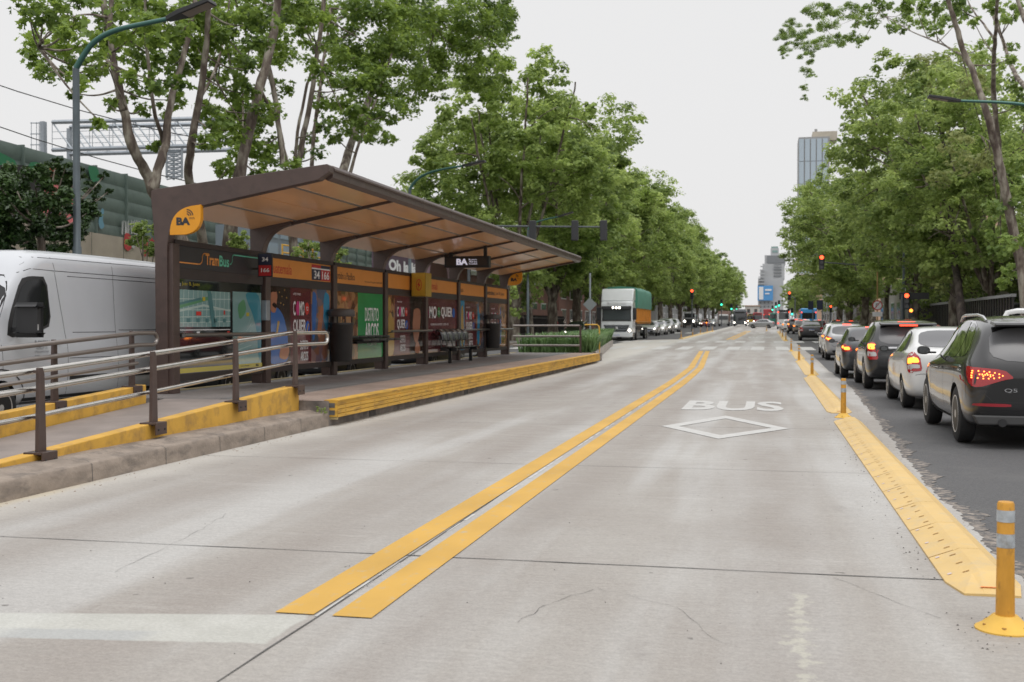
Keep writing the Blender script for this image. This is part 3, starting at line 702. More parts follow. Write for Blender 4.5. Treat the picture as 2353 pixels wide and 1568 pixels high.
for i in range(7):
    y0, y1 = bay_y(i); Wd = y1-y0; o = Vector((XB, y0, 0))-Vector(SO); o0 = Vector((XB, y0, 0))
    mb = MB(SO)
    for z0, z1, d in ((2.885, 2.975, .03), (2.32, 2.5, .02), (.58, .70, .02)): mb.box(XB-.05, XB+d, y0-.01, y1+.01, z0, z1)
    mb.build('cross_beam', M_brown_dk, sh, bevel=.006)
    # sign band
    mb = MB(SO); mb.box(XB-.03, XB, y0, y1, 2.5, 2.885, 0)
    mats = [M_dksign if i == 0 else M_orng, M_tx_or, M_tx_gn, M_tx_rd, M_tx_dk, M_navy, M_red, M_tx_wh]
    if i == 0:
        mb.text('Tram', o0, UY, UZ, 1.08, 2.60, .50, .20, 1, .004, .02); mb.text('Bus', o0, UY, UZ, 1.60, 2.60, .38, .20, 2, .004, .02)
        def path(pts, m, wd=.022):
            for a_, b_ in zip(pts[:-1], pts[1:]):
                a_, b_ = Vector(a_), Vector(b_); d = (b_-a_).normalized(); n = Vector((-d.y, d.x))*wd/2; e_ = d*wd*.3
                mb.plane(o0, UY, UZ, [tuple(a_-n-e_), tuple(b_-n+e_), tuple(b_+n+e_), tuple(a_+n-e_)], m, .004)
        path([(0, 2.60)]+[(.82, 2.60)]+curve((.82, 2.60), (.94, 2.60), (.96, 2.68), 4)+curve((.96, 2.72), (.97, 2.80), (1.06, 2.80), 4)+[(1.2, 2.80)], 1)
        path(curve((2.02, 2.66), (2.10, 2.66), (2.11, 2.74), 4)+curve((2.11, 2.78), (2.12, 2.84), (2.2, 2.84), 4)+[(Wd-.05, 2.84)], 2)
    if i in (1, 4): mb.text('Guatemala', o0, UY, UZ, .12 if i == 1 else .1, 2.58, 1.1, .22, 3, .004)
    if i == 1:
        x = Wd-1.1
        mb.rect(o0, UY, UZ, x, x+.52, 2.52, 2.76, 5, .005); mb.rect(o0, UY, UZ, x+.52, Wd-.03, 2.52, 2.76, 6, .005)
        mb.rect(o0, UY, UZ, x, x+.52, 2.79, 2.86, 6, .005); mb.rect(o0, UY, UZ, x+.52, Wd-.03, 2.79, 2.86, 5, .005); mb.rect(o0, UY, UZ, x, Wd-.03, 2.76, 2.79, 7, .005)
        mb.text('34', o0, UY, UZ, x+.12, 2.55, .32, .18, 7, .009, .02); mb.text('166', o0, UY, UZ, x+.58, 2.55, .42, .18, 7, .009, .02)
    if i == 2:
        mb.text('Sentido a Pac\u00edfico', o0, UY, UZ, .05, 2.60, 1.3, .17, 4, .004); mb.text('Av. Juan B. Justo 1500 600', o0, UY, UZ, Wd-1.35, 2.57, 1.3, .055, 4, .004)
    if i == 5: mb.text('a Pac\u00edfico', o0, UY, UZ, .05, 2.6, .6, .12, 4, .004)
    if i == 6: mb.text('metrobus', o0, UY, UZ, .1, 2.6, 1.3, .16, 4, .004, .02); mb.text('Juan B. Justo', o0, UY, UZ, 1.55, 2.6, 1.4, .14, 4, .004)
    mb.build('sign_band', mats, sh, label=lab_b[i])
    if i == 0: continue
    mb = MB(SO); z0, z1 = .70, 2.32
    mb.box(XB-.03, XB, y0, y1, z0, z1, mar)
    def pic(x0, x1, m, za=z0, zb=z1, l=.003): mb.rect(o0, UY, UZ, x0, x1, za, zb, m, l)
    if i == 1:
        pic(0, 1.15, pdk); pic(2.25, Wd, fo2)
        mb.plane(o0, UY, UZ, chaikin([(.05, .72), (1.05, .72), (1.0, 1.35), (.8, 1.72), (.5, 1.9), (.2, 1.85), (.02, 1.6)]), pbl, .006)   # blue shirt
        mb.plane(o0, UY, UZ, chaikin([(.2, 1.78), (.42, 1.78), (.46, 2.0), (.5, 2.12), (.44, 2.24), (.3, 2.28), (.14, 2.2), (.12, 1.98)]), skn, .008)
        mb.plane(o0, UY, UZ, chaikin([(.12, 2.12), (.1, 2.28), (.3, 2.31), (.46, 2.26), (.44, 2.2), (.2, 2.2)]), hai, .010)
        mb.plane(o0, UY, UZ, chaikin([(.22, 1.93), (.4, 1.86), (.46, 1.93), (.42, 1.97), (.3, 1.99)]), hai, .010)
        mb.plane(o0, UY, UZ, chaikin([(.55, .85), (.95, .8), (1.1, 1.0), (.98, 1.15), (.65, 1.1)]), skn, .009)
        for a_, b_ in ((.6, 2.2), (.72, 2.12), (.85, 2.25), (.8, 1.95), (.95, 2.1), (.66, 1.98)): mb.disc(o0, UY, UZ, a_, b_, .018, pyl, .006, n=8)
        mb.plane(o0, UY, UZ, [(.42, 1.35), (.5, 1.35), (.6, 1.6), (.5, 1.62)], pyl, .009)
        como(mb, o0, 1.28, 1.28, .88, .9); arcos(mb, o0, 1.65, .76, .42)
        mb.plane(o0, UY, UZ, chaikin([(2.3, 1.2), (2.45, 1.2), (2.6, 2.2), (2.3, 2.3)]), pbl, .006); mb.plane(o0, UY, UZ, chaikin([(2.55, 1.35), (2.75, 1.2), (3.0, 1.9), (2.8, 2.0)]), skn, .007)
        mb.plane(o0, UY, UZ, chaikin([(2.9, 1.7), (3.2, 1.3), (3.35, 2.2), (3.0, 2.3)]), pcy, .006)
    if i == 2:
        pic(0, 1.55, foo); pic(1.55, Wd, grn)
        mb.text('DISTRITO', o0, UY, UZ, 2.05, 1.62, 1.0, .34, wht, .009, .01); mb.text('ARCOS', o0, UY, UZ, 2.05, 1.16, 1.0, .42, wht, .009, .02); mb.text('PALERMO', o0, UY, UZ, 2.2, 1.02, .7, .05, wht, .009)
    if i == 3:
        pic(0, .75, foo); pic(2.1, Wd, hai)
        mb.plane(o0, UY, UZ, chaikin([(.1, .72), (.72, .72), (.7, 1.6), (.4, 1.9), (.2, 1.7)]), pyl, .006); mb.disc(o0, UY, UZ, .32, 2.08, .14, pyl, .008, ry=.19)
        mb.plane(o0, UY, UZ, chaikin([(2.3, 1.5), (2.45, 1.1), (2.7, .95), (3.0, 1.3), (3.1, 1.9), (2.9, 2.2), (2.5, 2.15)]), skn, .006)
        mb.plane(o0, UY, UZ, chaikin([(2.3, 1.9), (2.5, 2.28), (3.1, 2.28), (3.2, 1.7), (3.0, 2.0), (2.6, 2.0)]), hai, .008)
        mb.plane(o0, UY, UZ, chaikin([(2.5, .72), (3.1, .72), (2.9, 1.05), (2.6, 1.05)]), skn, .008)
        como(mb, o0, .95, 1.35, .95, .8); arcos(mb, o0, 1.2, .8, .45)
    if i == 4:
        mb.disc(o0, UY, UZ, .15, 1.9, .12, ppk, .006, ry=.16); mb.text('MO', o0, UY, UZ, .35, 1.72, .75, .36, wht, .009, .02); mb.disc(o0, UY, UZ, 1.35, 1.9, .16, grn, .006)
        mb.text('YO', o0, UY, UZ, 1.26, 1.84, .18, .12, wht, .01); mb.text('QUIER', o0, UY, UZ, 1.6, 1.72, 1.25, .36, wht, .009, .02); mb.disc(o0, UY, UZ, 3.02, 1.9, .15, plb, .006)
        mb.text('EXPERIENCIA DISTRITO, COMO VOS', o0, UY, UZ, .5, 1.5, 1.9, .07, wht, .009)
    if i == 5:
        pic(0, .75, pcy); pic(2.3, Wd, fo2); mb.plane(o0, UY, UZ, chaikin([(.3, .8), (.7, .9), (.6, 2.2), (.3, 2.1)]), pyl, .006)
        mb.plane(o0, UY, UZ, chaikin([(2.4, .9), (2.75, .8), (2.8, 2.0), (2.5, 2.25)]), pcy, .006); mb.disc(o0, UY, UZ, 2.8, 2.05, .14, skn, .008)
        como(mb, o0, .95, 1.3, 1.1, .8); arcos(mb, o0, 1.3, .8, .5)
    if i == 6:
        pic(0, .7, pdk); pic(2.1, Wd, food := foo); mb.plane(o0, UY, UZ, chaikin([(2.2, .8), (2.5, .8), (2.4, 2.2), (2.2, 2.2)]), pbl, .006)
        como(mb, o0, .9, 1.3, 1.1, .8); arcos(mb, o0, 1.2, .8, .5)
    for _m in (0,): pass
    mb.build('poster', PM, sh, label=lab_p[i])
# bay 0: map behind glass
y0, y1 = bay_y(0); Wd = y1-y0; o0 = Vector((XB, y0, 0)); mb = MB(SO)
M_mapbg = pmat('map_background', s2l((126, 160, 158)), .08, coat=1., spec=1., emit=.03); M_mapblk = pmat('map_black_glass', (.012, .014, .014), .03, coat=1., spec=1.)
M_mapln = pmat('map_lines', s2l((180, 200, 194)), .1, coat=1.); M_mapwt = pmat('map_water', s2l((72, 140, 156)), .08, coat=1.); M_mapgr = pmat('map_green', s2l((96, 150, 110)), .1, coat=1.)
M_mapyl = pmat('map_yellow', s2l((182, 168, 60)), .2, coat=.6); M_mapbt = pmat('map_block', s2l((84, 128, 130)), .1, coat=1.)
MM = [M_mapblk, M_mapbg, M_mapln, M_mapwt, M_mapgr, M_mapyl, M_tx_wh, M_mapbt, M_prd, M_tx_dk]
mb.box(XB-.03, XB, y0, y1, .70, 2.32, 0)
mb.rect(o0, UY, UZ, .02, 2.02, 1.50, 2.14, 1, .003)
for k in range(12): x = .1+k*.165; mb.plane(o0, UY, UZ, [(x, 1.5), (x+.018, 1.5), (x+.05, 2.14), (x+.032, 2.14)], 2, .005)
for z in (1.56, 1.66, 1.78, 1.97): mb.plane(o0, UY, UZ, [(.02, z), (2.02, z+.03), (2.02, z+.045), (.02, z+.014)], 2, .006)
mb.plane(o0, UY, UZ, [(.02, 1.74), (1.0, 1.86), (2.02, 1.78), (2.02, 1.81), (1.0, 1.90), (.02, 1.78)], 2, .0065)
mb.plane(o0, UY, UZ, [(.02, 1.86), (1.15, 2.04), (1.2, 1.98), (.02, 1.80)], 4, .007); mb.plane(o0, UY, UZ, [(.05, 1.90), (.9, 2.02), (.92, 1.98), (.05, 1.86)], 7, .009)
mb.plane(o0, UY, UZ, [(1.12, 2.14), (1.28, 2.14), (1.45, 1.5), (1.3, 1.5)], 7, .008)
for k in range(5): mb.rect(o0, UY, UZ, .4+k*.33, .52+k*.33, 1.58, 1.65, 7, .008)
mb.rect(o0, UY, UZ, .95, 1.05, 1.96, 2.03, 5, .011); mb.rect(o0, UY, UZ, .72, .9, 1.70, 1.77, 8, .011); mb.rect(o0, UY, UZ, 1.75, 1.8, 1.72, 1.8, 8, .011)
mb.rect(o0, UY, UZ, 2.12, Wd-.05, .78, 2.16, 1, .003); mb.plane(o0, UY, UZ, chaikin([(2.62, 2.16), (Wd-.05, 2.16), (Wd-.05, .78), (3.2, .9), (3.15, 1.4), (2.95, 1.75), (2.75, 1.95)], 2), 3, .005)
mb.plane(o0, UY, UZ, chaikin([(2.3, 1.9), (2.6, 2.05), (2.7, 1.8), (2.4, 1.6)], 2), 4, .006); mb.rect(o0, UY, UZ, 2.68, 2.8, 1.7, 1.77, 5, .008)
for k in range(6): mb.plane(o0, UY, UZ, [(2.2+k*.1, .95+k*.1), (2.9, 1.0+k*.14), (2.9, 1.01+k*.14), (2.2+k*.1, .96+k*.1)], 2, .007)
mb.rect(o0, UY, UZ, .02, 2.02, 1.44, 1.455, 6, .004); mb.rect(o0, UY, UZ, .75, .86, 1.36, 1.42, 6, .004); mb.rect(o0, UY, UZ, 1.9, 2.0, 1.36, 1.42, 8, .004)
mb.text('metrobus', o0, UY, UZ, .0, 2.2, .2, .07, 6, .004); mb.text('Juan B. Justo', o0, UY, UZ, .24, 2.195, .62, .08, 5, .004)
mb.rect(o0, UY, UZ, .02, Wd-.02, .71, .79, 5, .009); mb.text('BA', o0, UY, UZ, Wd-.3, .725, .12, .05, 9, .012, .04); mb.text('buenosaires.gob', o0, UY, UZ, Wd-.95, .735, .35, .03, 9, .012)
mb.build('route_map', MM, sh, label=lab_p[0])
# lean rails on the back wall
for i in (0, 3, 5, 6):
    y0, y1 = bay_y(i); mb = MB(SO); mb.tube([(-9.5, y0-.1, 1.36), (-9.5, y1+.1, 1.36)], .035, 10)
    for y in (y0+.1, y1-.1): mb.tube([(-9.5, y, 1.36), (-9.72, y, 1.3)], .014, 6)
    mb.build('lean_rail', pmat('grey_lean_rail', (.2, .185, .175), .3, .8), sh, smooth=40)
# leaf shaped wifi signs at both ends
M_leaf_s = pmat('leaf_sign_orange', s2l((222, 150, 28)), .35, var=.05); M_leaf_e = pmat('leaf_sign_edge', s2l((190, 120, 30)), .4)
for k, (ys_, lb) in enumerate(((17.1, 'orange leaf shaped wireless sign on the near end'), (posts[7]-.13, 'orange leaf shaped wireless sign on the far end'))):
    mb = MB(SO); P = [(-9.10, 3.52)]+[(-9.10, 3.35)]+curve((-9.10, 3.3), (-9.12, 3.06), (-9.4, 3.03), 6)+[(-9.66, 3.03)]+curve((-9.66, 3.1), (-9.63, 3.44), (-9.28, 3.50), 8)
    mb.prism(P, 'Y', ys_, ys_+.09, 0); o1 = Vector((-9.66, ys_, 3.03))
    mb.text('BA', o1, UX, UZ, .12, .155, .25, .13, 1, .003, .06); mb.text('WiFi', o1, UX, UZ, .35, .25, .1, .035, 1, .003)
    for r in (.05, .085, .12):
        pp = [(.31+r*math.cos(a), .30+r*math.sin(a)) for a in [R(8+i*82/8) for i in range(9)]]; qq = [(.31+(r-.018)*math.cos(a), .30+(r-.018)*math.sin(a)) for a in [R(8+i*82/8) for i in range(9)]]
        mb.plane(o1, UX, UZ, pp+qq[::-1], 1, .003)
    mb.build('leaf_sign', [M_leaf_s, M_tx_dk], sh, label=lb)
# ---- things on the shelter
def slot_t(name, loc, lab, cat, group=None): return T(name, loc, lab, cat, group)
t = T('route_number_sign', (-9.5, 20.28, 2.5), 'small navy and red flag sign with route numbers on the second shelter post', 'sign'); o = t.location.copy()
mb = MB(o); mb.box(-9.6, -9.3, 20.3, 20.33, 2.46, 2.92); mb.rect((-9.6, 20.3, 2.46), UX, UZ, .02, .28, .235, .44, 1, .003); mb.rect((-9.6, 20.3, 2.46), UX, UZ, .02, .28, .02, .225, 2, .003)
mb.text('34', (-9.6, 20.3, 2.46), UX, UZ, .09, .3, .13, .08, 3, .006, .02); mb.text('166', (-9.6, 20.3, 2.46), UX, UZ, .07, .09, .17, .08, 3, .006, .02)
mb.build('panel', [M_dksign, M_navy, M_red, M_tx_wh], t); mb = MB(o); mb.box(-9.74, -9.6, 20.305, 20.325, 2.6, 2.64); mb.build('bracket', M_brown_dk, t)
t = T('intercom_box', (-9.64, 20.9, 1.6), 'small grey box mounted on the second shelter post', 'box'); mb = MB(t.location); mb.rbox(-9.735, -9.62, 20.72, 20.9, 1.62, 2.02, .012); mb.build('casing', M_galv, t)
t = T('electrical_box', (-9.5, 30.2, 2.3), 'yellow electrical cabinet with a red lightning bolt on the shelter wall', 'electrical box'); o = t.location.copy()
mb = MB(o); mb.rbox(-9.66, -9.24, 30.2, 30.75, 2.32, 2.98, .012); mb.build('cabinet', pmat('cabinet_mustard', s2l((168, 138, 40)), .5, var=.1, vscale=3), t)
mb = MB(o); q = (-9.66, 30.2, 2.32); mb.rect(q, UX, UZ, .02, .4, .02, .64, 0, .004); mb.disc(q, UX, UZ, .22, .32, .085, 1, .006, ry=.16); mb.disc(q, UX, UZ, .22, .32, .068, 0, .008, ry=.135)
mb.plane(q, UX, UZ, [(.24, .44), (.17, .31), (.215, .31), (.19, .2), (.27, .34), (.225, .34), (.25, .44)], 1, .010)
mb.build('door', [pmat('cabinet_mustard_door', s2l((196, 156, 48)), .5, var=.1), M_tx_rd], t)
t = T('display_sign', (-8.5, 31.4, 3.2), 'black hanging electronic display with white city lettering under the shelter roof', 'display sign'); o = t.location.copy()
mb = MB(o); mb.rbox(-9.05, -7.72, 31.4, 31.62, 3.17, 3.5, .01); mb.build('housing', M_black, t)
mb = MB(o); q = (-9.05, 31.4, 3.17); mb.rect(q, UX, UZ, .07, 1.25, .06, .28, 0, .003); mb.text('BA', q, UX, UZ, .36, .075, .34, .18, 1, .006, .05)
for k, s_ in enumerate(('Buenos', 'Aires', 'Ciudad')): mb.text(s_, q, UX, UZ, .73, .205-k*.06, .24, .045, 1, .006, .01)
mb.build('screen', [pmat('led_screen', (.03, .02, .015), .4), pmat('screen_letters', (.7, .7, .85), .5, emit=.45)], t)
for x in (-8.92, -7.9): mb = MB(o); mb.box(x, x+.09, 31.45, 31.54, 3.5, 3.66 if x < -8.5 else 3.84); mb.build('hanger', M_black, t)
# bins
def litter_bin(y, lab):
    t = T('litter_bin', (-9.42, y, PH), lab, 'litter bin', 'dark litter bins under the shelter')
    mb = MB(); mb.lathe([(.0, .32), (.22, .32), (.235, .36), (.265, 1.14), (.28, 1.16), (.28, 1.2), (.25, 1.2), (.24, .9), (0, .9)], n=28); mb.build('bucket', pmat('bin_plastic', (.03, .028, .027), .45, var=.2), t, smooth=35)
    mb = MB(); mb.lathe([(.3, 1.34), (.31, 1.36), (.31, 1.44), (.28, 1.5), (.0, 1.53)], n=28); mb.f.append(tuple(range(28))); mb.m.append(0); mb.build('lid', pmat('bin_lid', (.07, .06, .055), .5), t, smooth=35)
    for a in (.8, 2.3, 3.9, 5.4): mb = MB(); mb.box(.26*math.cos(a)-.012, .26*math.cos(a)+.012, .26*math.sin(a)-.012, .26*math.sin(a)+.012, 1.15, 1.38); mb.build('stay', M_black, t)
    mb = MB(); mb.box(-.3, -.2, -.03, .03, .6, .75); mb.box(-.3, -.2, -.03, .03, 1.0, 1.1); mb.build('bracket', M_black, t); return t
litter_bin(24.25, 'dark litter bin on the third shelter post beside the green poster'); litter_bin(38.9, 'dark litter bin near the far end of the shelter')
# slatted leaning bench and seat row
t = T('leaning_bench', (-9.3, 26.3, PH), 'dark slatted leaning bench in front of the green poster', 'bench'); o = t.location.copy()
for k in range(5): mb = MB(o); y = 24.95+k*.56; mb.rbox(-9.42, -9.14, y, y+.53, 1.14, 1.2, .02); mb.rbox(-9.6, -9.44, y, y+.53, 1.2, 1.27, .02); mb.build('seat', M_black, t, smooth=40)
mb = MB(o); mb.box(-9.7, -9.4, 25.2, 25.25, 1.08, 1.14); mb.box(-9.7, -9.4, 27.2, 27.25, 1.08, 1.14); mb.tube([(-9.5, 24.95, 1.11), (-9.5, 27.7, 1.11)], .03); mb.build('frame', M_black, t)
t = T('seat_row', (-9.3, 33.6, PH), 'row of black metal seats with curved perforated backrests under the wide maroon poster', 'bench'); o = t.location.copy()
M_seat = pmat('black_seat_metal', (.035, .035, .036), .25, .3, coat=.3)
for k in range(5):
    y = 32.2+k*.62; mb = MB(o); pts = [(-9.55, 1.32), (-9.53, 1.36), (-9.5, 1.37), (-9.42, 1.30), (-9.38, 1.2), (-9.36, 1.08), (-9.36, 1.04)]
    vs = [(x, yy, z) for x, z in pts for yy in (y, y+.56)]; mb.add(vs, [(2*i, 2*i+1, 2*i+3, 2*i+2) for i in range(len(pts)-1)])
    for j in range(4): mb.box(-9.405+j*.013, -9.39+j*.013, y+.1, y+.46, 1.28-j*.055, 1.292-j*.055, 1)
    b_ = mb.build('backrest', [M_seat, M_rim], t, smooth=60); b_.modifiers.new('thick', 'SOLIDIFY').thickness = .02
    mb = MB(o); mb.rbox(-9.34, -8.98, y+1.0, y+1.56, .80, .835, .015) if False else mb.rbox(-9.36, -8.95, y, y+.56, .84, .875, .015); mb.build('seat', M_seat, t, smooth=40)
mb = MB(o); mb.tube([(-9.2, 32.1, .79), (-9.2, 35.4, .79)], .035, 8); [mb.box(-9.5, -8.98, y, y+.05, .74, .84) for y in (32.5, 34.9)]; [mb.box(-9.25, -9.15, y, y+.06, PH, .8) for y in (32.5, 34.9)]
for k in range(6): mb.tube([(-9.36, 32.18+k*.62, .85), (-9.44, 32.18+k*.62, 1.2)], .015, 6)
mb.build('frame', M_seat, t)
# ================================================================== YELLOW EDGE BEAM
t = T('edge_beam', (-6.4, 30, PH), 'scuffed yellow fender beam along the platform edge', 'fender')
M_beam = pmat('beam_yellow', s2l((206, 160, 62)), .6, var=.16, vscale=3.5, bump=.3, bscale=12, dirt=s2l((128, 96, 58)), dscale=5, stretch=(1, .35, 2.2))
ye = [16.15, 20.9, 25.6, 30.3, 35.0, 39.6, 43.9]; rb = random.Random(2)
for a_, b_ in zip(ye[:-1], ye[1:]):
    mb = MB(t.location); yn = 24
    for zi in ((.135, .185), (.195, .25), (.26, .31), (.32, .384)):
        dx = .0 if zi[0] < .3 else .012
        mb.box(-6.47, -6.335-dx, a_+.01, b_-.01, zi[0], zi[1])
    mb.box(-6.47, -6.355, a_+.012, b_-.012, .14, .375); mb.box(-6.56, -6.33, a_+.01, b_-.01, .379, .396)
    for k in range(7):
        y = a_+.3+k*.66
        for z in (.16, .223, .285): mb.box(-6.336, -6.3335, y, y+.06, z-.006, z+.007, 1)
    mb.build('beam_section', [M_beam, M_slot], t, bevel=.008)
mb = MB(t.location); mb.box(-6.55, -6.34, 16.143, 16.152, .14, .38, 0)
for z in (.17, .28): mb.box(-6.50, -6.38, 16.135, 16.144, z, z+.07, 1)
mb.build('end_cap', [M_beam, M_joint], t)
# ================================================================== RAMP WALLS AND HANDRAILS
def wtop(y): return .62-.076*(16.15-y) if y > 11 else max(.2, .2287-.0*(11-y)+ (y-11)*.03)
M_rwall = pmat('ramp_wall_yellow', s2l((206, 160, 66)), .7, var=.12, vscale=2.5, bump=.3, bscale=10, dirt=s2l((150, 118, 70)), dscale=3.5)
def rampwall(x0, x1, ya, yb, f, lab):
    t = T('ramp_wall', ((x0+x1)/2, yb, 0), lab, 'wall'); mb = MB(t.location)
    ys_ = [ya+(yb-ya)*i/8 for i in range(9)]
    prof = [(y, f(y)) for y in ys_]; mb.prism([(ya, .1)]+[(yb, .1)]+prof[::-1], 'X', x0, x1)
    mb.build('wall', [M_rwall], t, bevel=.01); return t
fw = lambda y: .20+.42*max(0, (y-8.2))/7.95 if y > 8.2 else .2
rampwall(-7.12, -6.95, -4, 16.12, fw, 'yellow sloping kerb wall on the road side of the ramp')
fb = lambda y: .22+.40*max(0, (y-8.2))/7.3
rampwall(-9.4, -9.22, -4, 15.6, fb, 'yellow sloping kerb wall on the far side of the ramp')
def handrail(x, ys_, f, ht, lab, side=-1, loop=True, dark=False, ext=.45):
    t = T('handrail', (x, ys_[0], f(ys_[0])), lab, 'handrail', None)
    o = t.location.copy(); st = M_steel if not dark else pmat('dull_steel', (.3, .27, .25), .35, .9)
    for y in ys_:
        mb = MB(o); z = f(y); xs = x
        mb.prism([(y-.065, z-.03), (y+.065, z-.03), (y+.04, z+ht-.03), (y+.015, z+ht+.035), (y-.04, z+ht+.035), (y-.042, z+ht-.04)], 'X', x-.022, x+.022)
        for dz in (ht, ht-.18, ht-.45): mb.box(x-.1 if side < 0 else x, x if side < 0 else x+.1, y-.03, y+.03, z+dz-.015, z+dz+.012)
        mb.build('post', M_brown, t, bevel=.006)
        mb = MB(o); xo = (.105, .1) if side < 0 else (.1, .105)
        mb.box(x-xo[0], x+xo[1], y-.12, y+.12, z-.012, z+.012); mb.box(x+xo[1]-.012, x+xo[1]+.006, y-.12, y+.12, z-.13, z+.01); mb.box(x-xo[0]-.006, x-xo[0]+.012, y-.12, y+.12, z-.13, z+.01)
        for dy in (-.07, .07): mb.lathe([(.014, 0), (.014, .012), (0, .012)], (x+xo[1]+.004, y+dy, z-.07), 'X', 6, 1)
        mb.build('base_bracket', [M_brown, M_black], t, bevel=.004)
    xr = x+side*.09
    for k, dz in enumerate((ht, ht-.18, ht-.45)):
        pts = [Vector((xr, y, f(y)+dz)) for y in [ys_[0]-2.1]+list(ys_)]
        mb = MB(o); mb.tube(pts, .032 if k < 2 else .026, 12); mb.build('rail', st, t, smooth=50)
    if loop:
        e_ = Vector((xr, ys_[-1], f(ys_[-1])+ht)); lp = [e_, e_+Vector((0, ext, .0))]
        for i in range(1, 8): a = math.pi/2-i*math.pi/8; lp.append(e_+Vector((0, ext+.09*math.cos(a)*1.3, -.09+.09*math.sin(a))))
        lp += [e_+Vector((0, ext, -.18)), e_+Vector((0, 0, -.18))]
        mb = MB(o); mb.tube(lp, .031, 12); mb.build('end_loop', st, t, smooth=50)
handrail(-6.96, [7.75, 9.83, 11.93, 14.03, 16.0], fw, .80, 'bright steel handrail with brown posts on the near side of the ramp', -1, ext=1.4)
handrail(-9.31, [5.3, 7.35, 9.4, 11.45, 13.45, 15.35], fb, .80, 'dull steel handrail on the far side of the ramp in front of the white van', 1, dark=True)
# end rail of the platform
t = T('handrail', (-8.9, 45.2, PH), 'grey three-bar steel rail closing the far end of the platform', 'handrail'); o = t.location.copy()
for z in (1.48, 1.05, .68): mb = MB(o); mb.tube([(-10.1, 45.2, z), (-7.35, 45.2, z)], .045, 10); mb.build('rail', pmat('dull_steel', (.3, .27, .25), .35, .9), t, smooth=50)
mb = MB(o); mb.box(-7.36, -7.28, 45.17, 45.23, PH, 1.5); mb.build('post', M_brown, t)
t = T('barrier_frame', (-7.4, 49, gz(49)), 'yellow painted bar beside the planter behind the end rail', 'barrier'); mb = MB(t.location); mb.tube([(-7.75, 49, 1.52), (-7.2, 49, 1.52), (-7.12, 49, 1.45), (-7.1, 49, 1.25), (-7.1, 49, .3)], .03, 8); mb.build('bar', M_yel, t, smooth=60)

# ================================================================== VEHICLES
M_glass = pmat('car_glass', (.018, .022, .024), .03, spec=.9, coat=.6)
M_glass2 = pmat('tinted_light_glass', (.13, .13, .135), .24, spec=.4, coat=.0)
M_wheelwell = pmat('wheel_well_black', (.008, .008, .008), .9)
M_trim = pmat('black_trim', (.02, .02, .021), .45)
M_chrome = pmat('chrome', (.7, .7, .72), .12, 1.)
M_seam = pmat('panel_gap', (.01, .01, .01), .8)
M_lred = pmat('tail_red', (.36, .012, .015), .15, coat=1.)
M_lredlit = pmat('tail_red_lit', (.6, .03, .02), .3, emit=2.2, ecol=(1, .08, .03))
M_lorglit = pmat('tail_orange_lit', (.8, .2, .02), .3, emit=4., ecol=(1, .25, .03))
M_led = pmat('led_lit', (.9, .3, .1), .3, emit=6., ecol=(1, .2, .03))
M_lclr = pmat('lamp_clear', (.5, .5, .5), .08, coat=1.)
M_hl = pmat('headlight_lit', (.9, .9, .85), .3, emit=9., ecol=(1, .93, .8))
M_platew = pmat('plate_white', (.6, .6, .62), .4); M_platet = pmat('plate_text', (.05, .05, .06), .5); M_plateb = pmat('plate_blue', (.04, .12, .45), .5)
def paint(name, c, metal=.35, rough=.32, dirt=None):
    return pmat('paint_'+name, c, rough, metal if sum(c) < 1.2 else .05, coat=1., var=.04, vscale=1.5, dirt=dirt, dscale=1.3)
P_white = paint('white', (.62, .62, .61)); P_grey = paint('dark_grey', (.014, .0135, .014), .3); P_black = paint('black', (.010, .010, .012), .2)
P_silver = paint('silver', (.38, .385, .39), .5); P_red = paint('dark_red', (.22, .012, .02), .3); P_gm = paint('gunmetal', (.06, .065, .07), .5)
P_warm = paint('champagne', (.3, .275, .25), .4)
